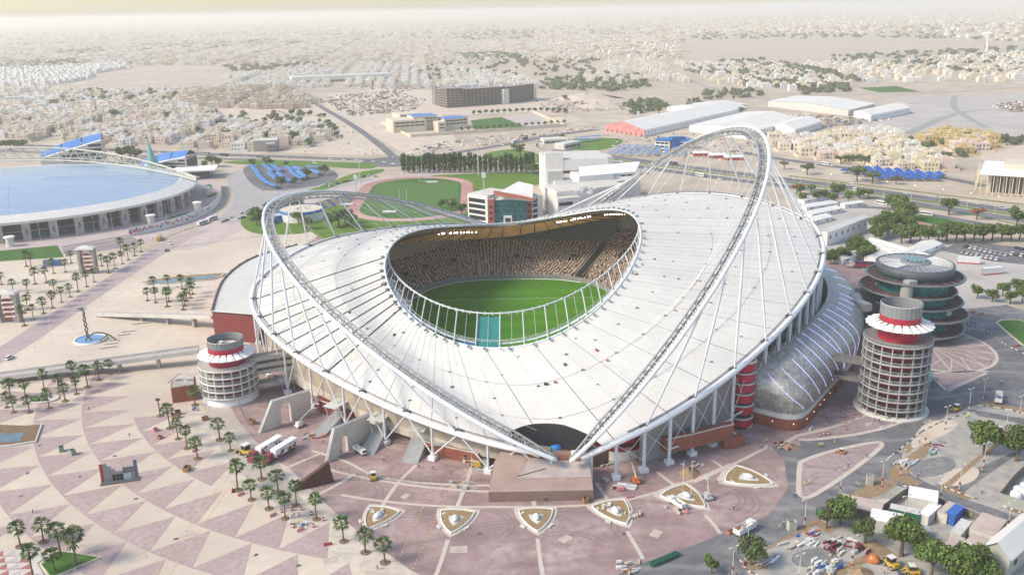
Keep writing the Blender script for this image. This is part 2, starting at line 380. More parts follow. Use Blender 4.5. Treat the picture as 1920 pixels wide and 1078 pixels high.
# translucent teal sheet let into one bay of the open ring
i0 = min(range(0, 106, 2), key=lambda i: abs(INODE[i]-R(254)))
t0, t1 = INODE[i0], INODE[i0+2]
mb = MB(); mb.grid(lambda u, v: memP(t0+(t1-t0)*u).lerp(tenP(t0+(t1-t0)*u), .02+.93*v)+Vector((0,0,-.5)), 3, 6); mb.build('teal_sheet', M('teal_netting', (.02,.20,.17), .6, .25, .8), stadium)
mb = MB(); mb.grid(lambda u, v: memP(t0-.11+.1*u).lerp(tenP(t0-.11+.1*u), .05+.1*v)+Vector((0,0,-.8)), 4, 2); mb.build('blue_sheet', M('blue_netting', (.03,.12,.32), .6, .25, .8), stadium)
ts0 = R(356); mb = MB(); mb.grid(lambda u, v: memP(ts0+.17*u).lerp(tenP(ts0+.17*u), -.2+1.3*v)+Vector((0,0,-1.2)), 4, 2); mb.build('blue_sheet', MATS['blue_netting'], stadium)

# ------------------------------------------------------------------ the two arches
def arch_curve(q):
    xs, xn, ys, yn, zs, zn, dx, dz, p, e = q
    def f(u):
        k = max(0, 1-abs(u)**p)**e; m = (u+1)/2; return Vector((xs+(xn-xs)*m+dx*k, ys+(yn-ys)*m, zs+(zn-zs)*m+dz*k))
    return f
ARCH = [arch_curve((13.0,-1.2,259.1,548.2,9.6,13,-113.9,51.9,1.813,.588)), arch_curve((17.5,30.2,258.6,544.8,9.2,10,84.4,82.7,2.015,.579))]
lattice_m = M('lattice_paint', (.33,.33,.325), .5, .1, 1); arch_grey = M('arch_grey', (.30,.31,.32), .5, .1, 1)
for ai, f in enumerate(ARCH):
    us = [math.sin(x) for x in np.linspace(-PI/2, PI/2, 131)]; us[0], us[-1] = -1, 1
    P = [f(u) for u in us]
    side = -1 if ai == 0 else 1
    nrm = (P[65]-(P[0]+P[-1])/2).normalized(); axis = (P[-1]-P[0]).normalized(); flat = axis.cross(nrm).normalized()
    root = bpy.data.objects.new('arch', None); COL.objects.link(root); root.parent = stadium; root.location = (P[0].x-12, P[0].y-403, 0)
    WORLD_LOC[root.name] = Vector((P[0].x, P[0].y, 0))
    C = {0: [], 1: [], 2: []}
    for i, p in enumerate(P):
        t = (P[min(i+1, 130)]-P[max(i-1, 0)]).normalized(); out = t.cross(flat).normalized()
        if out.dot(nrm) < 0 and 20 < i < 110: out = -out
        if i <= 20: out = out if out.dot(nrm*0.6-axis) > 0 else -out
        if i >= 110: out = out if out.dot(nrm*0.6+axis) > 0 else -out
        up = flat if flat.z > 0 else -flat
        w = min(1, .25+min(i, 130-i)/9)
        C[0].append(p+out*1.6*w); C[1].append(p-out*2.1*w+up*1.7*w); C[2].append(p-out*2.1*w-up*1.7*w)
    MB().tube(C[0], .72, 10, cap=True).build('chord', steel_w, root, True)
    for k in (1, 2): MB().tube(C[k], .36, 6, cap=True).build('chord', arch_grey, root, True)
    mb = MB()
    for a in range(1, 130):
        b = a+1
        if a % 2: mb.tube([C[0][a], C[1][b]], .14, 4); mb.tube([C[2][a], C[0][b]], .14, 4); mb.tube([C[1][a], C[2][b]], .16, 4)
        else: mb.tube([C[1][a], C[0][b]], .14, 4); mb.tube([C[0][a], C[2][b]], .14, 4); mb.tube([C[2][a], C[1][b]], .16, 4)
        mb.tube([C[1][a], C[2][a]], .16, 4)
    mb.build('lattice', lattice_m, root)
    mb = MB()
    for a in range(0, 130):
        p0, p1, q1, q0 = C[1][a].lerp(C[2][a], .3), C[1][a+1].lerp(C[2][a+1], .3), C[1][a+1].lerp(C[2][a+1], .5), C[1][a].lerp(C[2][a], .5)
        mb.quad(p0, p1, q1, q0)
    mb.build('walkway', M('walkway_mesh', (.2,.205,.21), .6, .15, 1), root)
    # stays from the arch down to the ring beam
    for i in range(1, NP):
        t = NODE[i] % (2*PI); p = ringP(NODE[i])
        west = PI/2+.12 < t < 1.5*PI-.12; east = t < PI/2-.12 or t > 1.5*PI+.12
        if (ai == 0 and not west) or (ai == 1 and not east): continue
        yy = (p.y-403.)/142; u = max(-.97, min(.97, yy*.88+(.05 if yy < 0.3 else -.02)))
        q = f(u)
        if (q-p).length < 6: continue
        if i % 2 == 0:
            MB().tube([p, p.lerp(q, .5), q], [.24, .42, .24] if (q-p).length < 40 else [.3, .52, .3], 6).build('stay_strut', steel, stadium, True)
            for k in (.32, .62):
                r = roofP(t, k); MB().tube([r, q], .055, 3).build('tie_cable', seam_m, stadium)
        else:
            MB().tube([q, roofP(t, .2)], .05, 3).build('tie_cable', seam_m, stadium)

# ------------------------------------------------------------------ columns, bracing and facade
ped = M('pedestal_white', (.72,.73,.74), .7, .06, 1)
for i in range(1, NP):
    t = NODE[i] % (2*PI); p = ringP(NODE[i]); west = PI/2 < t < 1.5*PI
    if R(40) < t < R(140): continue
    if west:
        if i % 2 == 0: continue
        b = inward(p, 1.0); b.z = 0
        MB().tube([Vector((b.x,b.y,1.6)), p], .42, 8).build('column', steel, stadium, True)
        for j in (i-1, i+1):
            if 0 < j < NP: MB().tube([Vector((b.x,b.y,1.6)), ringP(NODE[j])], .28, 8).build('column_brace', steel, stadium, True)
    else:
        b = Vector((p.x, p.y, 0)); MB().tube([Vector((b.x,b.y,1.2)), p], .62, 10).build('column', steel, stadium, True)
        if i+1 < NP:
            n = ringP(NODE[i+1]); zz = min(p.z, n.z)
            for a, c in (((p.x,p.y,zz*.3),(n.x,n.y,n.z-1)), ((p.x,p.y,p.z-1),(n.x,n.y,zz*.3))): MB().tube([a, c], .11, 4).build('cross_tie', steel, stadium)
            if t > R(286) or t < R(40): MB().tube([(p.x,p.y,zz*.3), (n.x,n.y,zz*.3)], .3, 6).build('tie_beam', steel_w, stadium)
    MB().cbox(b.x, b.y, 0, 2.6, 2.6, 1.5, t).build('pedestal', ped, stadium)
for i in range(NP):
    mb = MB(); t0, t1 = NODE[i], NODE[i+1]; tm = ((t0+t1)/2) % (2*PI)
    a, b = inward(ringP(t0), .968), inward(ringP(t1), .968); za, zb = a.z+.2, b.z+.2
    west = PI/2 < tm < 1.5*PI; z0 = 3.2
    if R(262) < tm < R(285): continue
    if R(50) < tm < R(130): z0 = 0
    mid = z0+min(4.5, max(0.5, (min(za, zb)-z0)*.3))
    if west:
        mb.quad((a.x,a.y,mid), (b.x,b.y,mid), (b.x,b.y,max(zb, mid+.2)), (a.x,a.y,max(za, mid+.2)))
        mb.build('facade_panel', M('facade_beige_lit', (.36,.30,.235), .8, .1, .12), stadium)  # warm tone of the sunlit west side put into the colour
        mb = MB(); mb.quad((a.x,a.y,z0), (b.x,b.y,z0), (b.x,b.y,mid), (a.x,a.y,mid)); c, d = inward(a, .985), inward(b, .985)
        mb.quad((c.x,c.y,z0), (d.x,d.y,z0), (b.x,b.y,z0), (a.x,a.y,z0)); mb.build('facade_band', M('facade_band', (.52,.46,.38), .8, .08, .2), stadium)
    else:
        mb.quad((a.x,a.y,0), (b.x,b.y,0), (b.x,b.y,max(zb, 1)), (a.x,a.y,max(za, 1))); mb.build('facade_panel', shaded_facade, stadium)  # same facade on the shaded side: the shade is put into the colour
        if R(308) < tm < R(332):
            gm = MB(); z1 = min(za, zb)-2
            for r in range(9):
                z = 3+(z1-4)*r/8; o0, o1 = inward(a, 1.004), inward(b, 1.004); gm.tube([(o0.x,o0.y,z), (o1.x,o1.y,z)], .1, 4)
            for r in range(9):
                o = inward(a.lerp(b, r/8), 1.004); gm.tube([(o.x,o.y,3), (o.x,o.y,z1)], .1, 4)
            gm.build('window_grid', M('mullion_grey', (.36,.38,.37), .5), stadium)
            mb = MB(); o0, o1 = inward(a, 1.002), inward(b, 1.002); mb.quad((o0.x,o0.y,3), (o1.x,o1.y,3), (o1.x,o1.y,z1), (o0.x,o0.y,z1)); mb.build('glazing', M('grey_glass', (.09,.10,.10), .3, .2, .3), stadium)
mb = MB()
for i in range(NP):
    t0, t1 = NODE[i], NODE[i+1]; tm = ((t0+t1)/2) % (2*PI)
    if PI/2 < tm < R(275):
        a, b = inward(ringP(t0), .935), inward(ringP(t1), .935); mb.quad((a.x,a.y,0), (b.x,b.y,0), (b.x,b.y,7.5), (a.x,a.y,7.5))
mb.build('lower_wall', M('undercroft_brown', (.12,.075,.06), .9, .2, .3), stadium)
# deep shade wall of the south concourse below the scallop of the roof
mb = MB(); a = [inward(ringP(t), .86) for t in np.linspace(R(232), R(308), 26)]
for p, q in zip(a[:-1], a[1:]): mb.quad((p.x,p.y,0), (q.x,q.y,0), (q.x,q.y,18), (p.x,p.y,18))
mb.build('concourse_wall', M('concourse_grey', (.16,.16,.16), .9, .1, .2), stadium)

# ------------------------------------------------------------------ bowl
BA, BB, BN, BC = 58., 90., .65, (0., 403.)
def bowl(t, s, z):
    x, y = ell(t, BC[0], BC[1], BA, BB, 0, BN); x2, y2 = ell(t, BC[0], BC[1], BA+10, BB+10, 0, BN)
    n = Vector((x2-x, y2-y, 0)); n.normalize(); return Vector((x+n.x*s, y+n.y*s, z))
stand_m = M('stand_concrete', (.17,.175,.165), .9, .12, .3); tier = M('bowl_parapet', (.24,.25,.235), .85, .12, .3)
seat_m = [M('seat_maroon', (.095,.042,.042), .6, .15, 2), M('seat_beige', (.46,.39,.29), .6, .1, 2)]
def stand(t0, t1, s1, rise, aisles, voms, s0=1.2, z0=2.6):
    rows = int((s1-s0)/.95)
    mb = MB(); n = 60
    for r in range(rows):
        sA, sB = s0+r*.95, s0+(r+1)*.95; zA = z0+r*.95*rise; zB = zA+.95*rise
        for k in range(n):
            a, b = t0+(t1-t0)*k/n, t0+(t1-t0)*(k+1)/n
            p, q = bowl(a, sA, zA), bowl(b, sA, zA); p2, q2 = bowl(a, sB, zA), bowl(b, sB, zA)
            mb.quad(p, q, q2, p2); mb.quad(p2, q2, q2+Vector((0,0,.95*rise)), p2+Vector((0,0,.95*rise)))
    st = mb.build('stand', stand_m, stadium)
    V = []; F = []; Mi = []; N0 = int(abs(t1-t0)*112)
    for r in range(rows):
        s = s0+(r+.55)*.95; z = z0+r*.95*rise
        ts = np.linspace(t0, t1, 400); pts = np.array([bowl(t, s, z) for t in ts]); L = np.append(0, np.cumsum(np.linalg.norm(np.diff(pts, axis=0), axis=1)))
        for k in range(int(L[-1]/.98)):
            d = (k+.5)*.98; fr = d/L[-1]
            if any(abs(fr-a)*L[-1] < .8 for a in aisles): continue
            if any(abs(fr-v)*L[-1] < 2.2 and abs(s-sv) < 2.4 for v, sv in voms): continue
            t = float(np.interp(d, L, ts)); p = bowl(t, s, z); q = bowl(t, s+1, z); w = (q-p).normalized(); u = Vector((-w.y, w.x, 0))
            o = len(V); hw, hd = .33, .3
            for zz in (0, .55):
                for a, b in ((-hw,-hd),(hw,-hd),(hw,hd),(-hw,hd)): V.append(tuple(p+u*a+w*b+Vector((0,0,zz+(.3 if b > 0 and zz else 0)))))
            F += [(o+4,o+5,o+6,o+7),(o,o+1,o+5,o+4),(o+1,o+2,o+6,o+5),(o+3,o,o+4,o+7),(o+2,o+3,o+7,o+6)]
            lt = int(fr*N0) % 2 == 0 if random.random() < .84 else random.random() < .4
            Mi += [1 if lt else 0]*5
    me = bpy.data.meshes.new('seats'); me.from_pydata(V, [], F); [me.materials.append(m) for m in seat_m]; me.polygons.foreach_set('material_index', Mi); me.update()
    o = link('seats', me, st); o['kind'] = 'stuff'
    for v, sv in voms:
        t = t0+(t1-t0)*v; z = z0+(sv-s0)*rise
        c = bowl(t, sv, z); w = (bowl(t, sv+1, z)-c).normalized(); a = math.atan2(w.y, w.x)-PI/2; vm = MB()
        for sx in (-1, 1): vm.cbox(c.x+math.cos(a)*2.*sx, c.y+math.sin(a)*2.*sx, z-1.2, .35, 4.2, 2.7, a)
        vm.cbox(c.x+w.x*2.3, c.y+w.y*2.3, z-1, 4.4, .35, 4.4, a); vm.build('vomitory', tier, st)
        MB().cbox(c.x+w.x*2.0, c.y+w.y*2.0, z-.2, 3.7, .3, 3.2, a).build('tunnel_mouth', black, st)  # black slab paints in the shade inside the tunnel
    for a in aisles:
        t = t0+(t1-t0)*a; am = MB()
        for r in range(rows):
            p = bowl(t, s0+r*.95, z0+r*.95*rise+.03); q = bowl(t, s0+(r+1)*.95, z0+r*.95*rise+.03); w = (q-p).normalized()*.8; u = Vector((-w.y, w.x, 0))
            am.quad(p-u, p+u, q+u, q-u)
        am.build('aisle', concrete_l, st)
    return st
stand(R(63), R(196), 35, .36, [.13,.27,.40,.52,.63,.74,.84,.93], [(.06,16),(.20,15),(.335,14),(.46,12.5),(.575,11.5),(.685,11),(.79,10)])
stand(R(-35), R(57), 52, .53, [.55,.68,.80,.91], [(.86,22),(.62,22)])
# parapet round the field, back walls, dark slot between the stands
mb = MB()
for k in range(160):
    a, b = 2*PI*k/160, 2*PI*(k+1)/160; p, q = bowl(a, 0, 0), bowl(b, 0, 0); p2, q2 = bowl(a, 1.2, 0), bowl(b, 1.2, 0)
    mb.quad(p, q, q+Vector((0,0,2.7)), p+Vector((0,0,2.7))); mb.quad(p+Vector((0,0,2.7)), q+Vector((0,0,2.7)), q2+Vector((0,0,2.7)), p2+Vector((0,0,2.7)))
mb.build('field_parapet', tier, stadium)
mb = MB(); mb.tube([bowl(t, -.6, .15) for t in np.linspace(R(58), R(150), 60)], .3, 4); mb.build('field_kerb', white_paint, stadium)
back = M('back_wall', (.135,.145,.13), .9, .1, .2)
for t0, t1, s, z0, z1 in ((R(57), R(200), 36, 12, 33), (R(-36), R(57), 52.5, 22, 40)):
    mb = MB()
    for k in range(50):
        a, b = t0+(t1-t0)*k/50, t0+(t1-t0)*(k+1)/50; p, q = bowl(a, s, z0), bowl(b, s, z0)
        mb.quad(p, q, Vector((q.x,q.y,min(z1, roof_z(q.x,q.y)-6))), Vector((p.x,p.y,min(z1, roof_z(p.x,p.y)-6))))
    mb.build('back_wall', back, stadium)
mb = MB()
for t in (R(57.5), R(62.5)):
    p, q = bowl(t, .5, 0), bowl(t, 50 if t < R(60) else 36, 0); hz = 24 if t < R(60) else 16
    mb.quad(p, q, q+Vector((0,0,hz)), p+Vector((0,0,3.5)))
    mb.tube([p+Vector((0,0,3.9)), q+Vector((0,0,hz+.4))], .35, 4)
mb.build('stand_flank', tier, stadium)
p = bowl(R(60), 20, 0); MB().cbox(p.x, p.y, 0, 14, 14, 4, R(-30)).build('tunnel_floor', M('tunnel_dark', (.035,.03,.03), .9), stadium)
# tunnel corner wall on the west flank
c0, c1 = Vector(G(768, 541, 0)), Vector(G(807, 523, 0)); c2 = Vector(G(822, 536, 0))
mb = MB(); mb.quad(c0, c1, c1+Vector((0,0,5)), c0+Vector((0,0,5))); mb.quad(c1, c2, c2+Vector((0,0,3)), c1+Vector((0,0,5)))
mb.build('tunnel_wall', M('pale_green_grey', (.36,.39,.36), .8, .08, .3), stadium)
d = (c1-c0).normalized(); m = c0.lerp(c1, .4)+Vector((d.y, -d.x, 0))*.2
MB().cbox(m.x, m.y, 0, 4.5, .3, 3.4, math.atan2(d.y, d.x)).build('tunnel_gate', black, stadium)
# lining under the roof, its dark ribs and the lit floodlights
lining = M('roof_lining', (.78,.47,.15), .75, .18, .12, detail=5, thru=.7)
def linP(t, k): p = roofP(t, k); p.z -= 1.4+9.0*(1-k); return p
mb = MB(); mb.grid(lambda u, v: linP(R(-40)+R(250)*u, .97-.85*v), 90, 6); mb.build('roof_lining', lining, stadium, True)
for i in range(NP):
    t = NODE[i] % (2*PI)
    if t < R(205) or t > R(325): MB().tube([linP(t, k)+Vector((0,0,-.35)) for k in np.linspace(.97, .2, 6)], .3, 4).build('lining_rib', dark_steel, stadium)
lamp_m = M('floodlight_lit', (1,.98,.95), .5, 0, 1, emit=5)
def flood(ts, k):
    for t in ts:
        p = linP(t, k)+Vector((0,0,-.7)); MB().cbox(p.x, p.y, p.z-.4, random.uniform(.3,.6), .4, random.uniform(.35,.9), t).build('floodlight', lamp_m, stadium)
flood([R(x) for x in np.linspace(110, 128, 13)+rng.normal(0, .35, 13)], .80)
flood([R(x) for x in np.concatenate([np.linspace(52, 62, 9), np.linspace(64, 69, 6), np.linspace(33, 44, 10)])+rng.normal(0, .2, 25)], .86)

# pitch
turf = ground_mat('turf', [(.06,.20,.012),(.075,.235,.014),(.05,.165,.012)], [.03,.5])
turf3 = ground_mat('turf_mid', [(.075,.225,.014),(.09,.26,.016),(.065,.19,.013)], [.03,.5])
turf2 = ground_mat('turf_light', [(.10,.27,.018),(.115,.30,.02),(.08,.23,.015)], [.05,.5])
mb = MB(); mb.poly([tuple(bowl(t, .3, .25)) for t in np.linspace(0, 2*PI, 121)[:-1]]); struct(mb, 'pitch', turf)
for k in range(17):
    y = 326+k*8.6; w = 47 if 335 < y < 455 else 40; mb = MB(); mb.quad((-w,y,.27),(w,y,.27),(w,y+8.5,.27),(-w,y+8.5,.27)); struct(mb, 'mown_strip', (turf2 if k % 2 else turf3) if k < 9 else (turf if k % 2 else turf3))
white_line = M('field_line', (.35,.42,.30), .9, .1, 1)
mb = MB(); mb.box(-44,455.8,.27,44,456.3,.30); struct(mb, 'pitch_line', white_line)
# ------------------------------------------------------------------ ground coverings (sheets a few cm above each other)
def GP(pts, z): return [G(x, y, z) for x, y in pts]
def inpoly(p, poly):
    x, y = p; c = False; n = len(poly)
    for i in range(n):
        x1, y1 = poly[i][:2]; x2, y2 = poly[i-1][:2]
        if (y1 > y) != (y2 > y) and x < (x2-x1)*(y-y1)/(y2-y1)+x1: c = not c
    return c
ZK = [0]
def sheet(name, pts, z, m, n=0, parent=None):
    ZK[0] += 1; z += (ZK[0] % 40)*.0006
    P = GP(pts, z)
    if n: P = [(x, y, z) for x, y in chaikin([p[:2] for p in P], n, True)]
    bm = bmesh.new(); f = bm.faces.new([bm.verts.new(p) for p in P]); f.normal_update()
    if f.normal.z < 0: f.normal_flip()
    bmesh.ops.triangulate(bm, faces=bm.faces[:]); me = bpy.data.meshes.new(name); bm.to_mesh(me); bm.free(); me.materials.append(m)
    o = link(name, me, parent)
    if parent is None: o['kind'] = 'structure'
    return o
def road(name, pts, w, z, m, n=2, px=True):
    P = [G(*p)[:2] for p in pts] if px else pts
    ZK[0] += 1; return struct(ribbon(chaikin(P, n), w, z+(ZK[0] % 40)*.0006), name, m)
pav_pale = ground_mat('pale_paving', [(.61,.52,.415),(.65,.565,.455),(.56,.47,.375),(.49,.405,.33)], [.03,.25,.011])
pav_pink = ground_mat('pink_paving', [(.405,.30,.285),(.46,.355,.335),(.345,.255,.245)], [.07,.6])
pav_rose = ground_mat('rose_paving', [(.355,.25,.24),(.45,.345,.325),(.30,.205,.20),(.245,.165,.16)], [.035,.3,.08], stain=((.17,.13,.12), .021, .3))
pav_mauve = ground_mat('mauve_paving', [(.335,.255,.255),(.41,.325,.32),(.28,.21,.21)], [.04,.4], stain=((.17,.14,.14), .024, .25))
pav_band = ground_mat('paving_band', [(.53,.46,.39),(.58,.51,.44),(.47,.40,.34)], [.1,.8])
dusty_road = ground_mat('dusty_asphalt', [(.155,.155,.162),(.24,.232,.228),(.12,.12,.13)], [.03,.2], stain=((.42,.40,.38), .02, .25))
dk_road = ground_mat('dark_asphalt', [(.15,.15,.16),(.21,.205,.21),(.12,.12,.13)], [.02,.3])
yard_m = ground_mat('yard_concrete', [(.37,.35,.32),(.45,.40,.34),(.28,.27,.265)], [.05,.25])
soil = ground_mat('bare_soil', [(.30,.21,.125),(.37,.27,.17),(.23,.155,.09)], [.2,1.2])
sand_l = ground_mat('pale_sand', [(.55,.46,.37),(.61,.52,.43),(.48,.39,.31)], [.01,.08])
sand_d = ground_mat('worn_sand', [(.46,.38,.31),(.54,.455,.375),(.38,.31,.25)], [.008,.05])
gravel_grey = ground_mat('grey_gravel', [(.43,.395,.36),(.48,.445,.41),(.37,.34,.315)], [.006,.04])
lawn = ground_mat('lawn', [(.10,.19,.02),(.14,.23,.03),(.07,.14,.018)], [.04,.5])
lawn_d = ground_mat('dark_lawn', [(.05,.14,.02),(.08,.18,.03),(.035,.10,.015)], [.05,.5])
kerb_m = M('kerb_stone', (.58,.54,.48), .85, .1, .5)
track_m = ground_mat('running_track', [(.45,.22,.20),(.50,.27,.25),(.39,.19,.17)], [.05,.4])

# western plaza and the square round the stadium
plaza = sheet('plaza', [(-420,1400),(700,1400),(900,1120),(765,1065),(640,973),(545,880),(470,830),(430,760),(455,700),(480,600),(520,490),(660,400),(560,390),(470,384),(430,420),(330,452),(290,470),(120,478),(-60,490),(-420,540)], .04, pav_pale)
forecourt = sheet('forecourt', [(430,760),(470,830),(545,880),(640,973),(765,1065),(880,1130),(1060,1130),(1190,1060),(1300,1022),(1440,966),(1478,915),(1470,862),(1442,838),(1500,818),(1640,800),(1760,600),(1620,470),(1300,400),(900,410),(600,440),(500,520),(470,640)], .06, pav_rose)
LANE = [G(x, y)[:2] for x, y in [(335,640),(330,700),(345,770),(372,850),(440,925),(520,980),(610,1035),(680,1085),(770,1150),(900,1200),(900,1000),(545,880),(470,830),(430,760),(455,690),(420,640)]]
lane = sheet('service_lane', [(300,690),(330,690),(372,840),(450,925),(540,985),(640,1045),(700,1085),(760,1120),(800,1090),(765,1065),(640,973),(545,880),(470,830),(425,760),(415,690)], .062, ground_mat('service_lane', [(.55,.47,.39),(.60,.53,.45),(.46,.40,.34)], [.05,.3], stain=((.30,.27,.24), .03, .35)), 2)
sheet('worn_lane', [(385,770),(355,720),(400,720),(430,765),(470,820),(520,860),(560,930),(600,975),(560,975),(470,905),(415,850)], .07, ground_mat('worn_lane', [(.42,.37,.315),(.52,.45,.38),(.36,.32,.28)], [.06,.4]), 2)
FORE = [G(x, y)[:2] for x, y in [(560,860),(640,973),(765,1065),(880,1150),(900,1400),(1900,1400),(1900,800),(560,700)]]
# rings of pink triangles laid into the pale paving
CEN = (-1.0, 395.0); RAD = [148.5,164.2,181.8,198.4,214.5,230.5,246.5,262.5,278,294]
BRIDGE_Y = lambda x: 372+(x+150)*-.02
for b in range(len(RAD)-1):
    r0, r1 = RAD[b]+.12, RAD[b+1]-.12
    for k in range(-12, 10):
        al = R(-134.6+5*k)
        def pc(r, a): return (CEN[0]+r*math.cos(a), CEN[1]+r*math.sin(a))
        pts = [pc(r0, al)]+[pc(r1, al+R(x)) for x in (-2.1, -.85, .4, 1.65, 2.9)]
        c = (sum(p[0] for p in pts)/6, sum(p[1] for p in pts)/6)
        if inpoly(c, LANE) or c[1] > 372 or c[1] < 175: continue
        if b == 0 and (k < -3): continue
        if any(inpoly(q, FORE) for q in pts): continue
        if b >= 4 and c[1] > 318+(b-4)*4: continue
        if b == 0:
            pts = [(x, y) for x, y in pts]
        o = MB().poly(pts, .085).build('paving_triangle', pav_pink, plaza)
# forecourt: pale bands in rings and spokes
def arcband(cx, cy, r, w, a0, a1, z, n=60): return ribbon([(cx+r*math.cos(a), cy+r*math.sin(a)) for a in np.linspace(R(a0), R(a1), n)], w, z)
arcband(8, 405, 149.5, 1.3, -118, -86, .09).build('paving_band', pav_band, forecourt)
import itertools
_zb = (k*.002 for k in itertools.count())
road_b = lambda pts, w: ribbon(chaikin([G(*p)[:2] for p in pts], 2), w, .092+next(_zb)).build('paving_band', pav_band, forecourt)
for pts, w in [([(640,928),(700,938),(820,950),(990,951),(1100,948),(1180,938),(1290,905),(1370,870)], 1.2),
               ([(585,845),(640,862),(660,870),(700,893),(760,903),(860,910),(985,910),(1060,902)], 1.2),
               ([(530,880),(606,848)], 1.2), ([(560,945),(640,905),(665,888)], 1.4), ([(712,955),(745,905),(780,872)], 1.3), ([(858,948),(872,912),(885,875)], 1.3), ([(1002,948),(995,905)], 1.4),
               ([(815,1085),(828,1050),(840,1012)], 1.2), ([(1018,1080),(1012,1045),(1008,1010)], 1.2), ([(1206,1048),(1190,1020),(1176,996)], 1.2), ([(1350,1000),(1340,985),(1322,965)], 1.2),
               ([(1118,905),(1138,935)], 1.2), ([(1232,885),(1262,908)], 1.2), ([(1335,862),(1360,880)], 1.2), ([(1440,838),(1380,868),(1300,905)], 1.3)]: road_b(pts, w)
# orange dash pairs across the paving
dash = M('orange_marking', (.70,.40,.10), .8, .1, 2)
def dashes(p0, p1, parent):
    a, b = Vector(G(*p0)), Vector(G(*p1)); L = (b-a).length; d = (b-a)/L; n = Vector((-d.y, d.x, 0))*.14; mb = MB(); s = 0
    while s < L-1:
        p, q = a+d*s, a+d*(s+.9); mb.quad(*[(v.x, v.y, .105) for v in (p-n, q-n, q+n, p+n)]); s += 2.0
    mb.build('road_dashes', dash, parent, kind='stuff')
for p0, p1 in [((275,1095),(410,910)),((305,1095),(425,920)),((420,905),(470,800)),((735,1075),(815,905)),((770,1075),(848,905)),((470,800),(430,745))]: dashes(p0, p1, plaza)

# asphalt to the east, with its paved islands
sheet('east_road', [(1060,1130),(1190,1056),(1300,1018),(1440,962),(1474,905),(1468,862),(1445,838),(1500,818),(1640,805),(1600,760),(1740,600),(1790,590),(1850,560),(2100,640),(2300,1000),(2100,1250),(1300,1300)], .05, dusty_road)
def island(pts, m, name='traffic_island', w=1.6, h=.13, n=2):
    P = [p[:2] for p in GP(pts, 0)]; P = chaikin(P, n, True) if n else P
    mb = MB(); mb.prism(P, 0, h); o = struct(mb, name, pav_band)
    c = Vector((sum(p[0] for p in P)/len(P), sum(p[1] for p in P)/len(P))); Q = []
    N = len(P)
    for i in range(N):
        a, b, cc = Vector(P[i-1]), Vector(P[i]), Vector(P[(i+1)%N]); t = (cc-a).normalized(); nn = Vector((-t.y, t.x))
        if nn.dot(c-b) < 0: nn = -nn
        Q.append(tuple(b+nn*w))
    bm = bmesh.new(); bm.faces.new([bm.verts.new((x, y, h+.015)) for x, y in Q]); bmesh.ops.triangulate(bm, faces=bm.faces[:])
    bmesh.ops.recalc_face_normals(bm, faces=bm.faces[:])
    for f in bm.faces:
        if f.normal.z < 0: f.normal_flip()
    me = bpy.data.meshes.new('island_paving'); bm.to_mesh(me); bm.free(); me.materials.append(m); link('island_paving', me, o); return o
island([(1492,920),(1494,870),(1500,862),(1560,842),(1640,826),(1660,830),(1655,842),(1600,885),(1540,925),(1515,937),(1495,932)], pav_mauve, n=1)
island([(1480,850),(1470,820),(1560,800),(1640,770),(1690,778),(1720,770),(1715,785),(1640,812),(1520,828),(1496,824)], pav_mauve, n=1)
island([(1735,700),(1770,697),(1852,695),(1850,702),(1780,733),(1770,730)], pav_mauve, w=1.2, n=0)
cpx = G(1768, 648)
mb = MB(); mb.prism([(cpx[0]-6+26*math.cos(a), cpx[1]-1+30*math.sin(a)) for a in np.linspace(0, 2*PI, 61)[:-1]], 0, .13); fc = struct(mb, 'entrance_circle', pav_band)
mb = MB(); mb.poly([(cpx[0]-6+24.6*math.cos(a), cpx[1]-1+28.6*math.sin(a)) for a in np.linspace(0, 2*PI, 61)[:-1]], .145); mb.build('circle_paving', pav_mauve, fc)
for a in range(0, 360, 20):
    c0 = (cpx[0]-6, cpx[1]-1); e = (c0[0]+24.5*math.cos(R(a)), c0[1]+28.5*math.sin(R(a))); b_ = (c0[0]+13*math.cos(R(a+22)), c0[1]+15*math.sin(R(a+22)))
    ribbon([c0, e], .8, .16).build('paving_band', pav_band, fc); ribbon([e, b_], .6, .164).build('paving_band', pav_band, fc)
o = island([(1862,600),(1920,598),(2050,640),(2050,720),(1925,655),(1880,618)], lawn_d, 'lawn_island', w=1.0, n=1)
# striped kerb stones
kerb_w, kerb_k = M('kerb_white', (.66,.64,.60), .8, .1, 1), M('kerb_dark', (.10,.095,.09), .9, .1, 1)
def kerbs(pts, cols=(kerb_w, kerb_k), step=1.3, parent=None, n=1, h=.3):
    P = [Vector(p) for p in chaikin([G(*p) for p in pts], n)]; mbs = [MB(), MB()]; k = 0
    for a, b in zip(P[:-1], P[1:]):
        L = (b-a).length; d = (b-a).normalized(); s = 0
        while s < L:
            m = a+d*(s+step/2); mbs[k % 2].cbox(m.x, m.y, 0, min(step, L-s+.05), .35, h, math.atan2(d.y, d.x)); s += step; k += 1
    for mb, c in zip(mbs, cols):
        if mb.v: o = mb.build('kerb', c, parent); o['kind'] = 'structure' if parent is None else 'stuff'
kerbs([(1690,905),(1695,912),(1725,922),(1740,925)]); kerbs([(1760,905),(1780,918),(1830,935)]); kerbs([(1836,760),(1880,766),(1925,776)]); kerbs([(1880,948),(1925,965)])
kerbs([(1730,580),(1800,602),(1860,625),(1880,645),(1925,665)]); kerbs([(1665,860),(1690,840),(1740,800),(1825,770)], step=2.2); kerbs([(1388,1050),(1400,1070),(1430,1082)])
kerbs([(1770,730),(1850,702)], (kerb_w, M('kerb_orange', (.6,.33,.2), .8)), .9); kerbs([(1738,700),(1772,732)], (kerb_w, MATS['kerb_orange']), .9)
kerbs([(250,440),(300,450),(350,430),(410,412)], step=2)
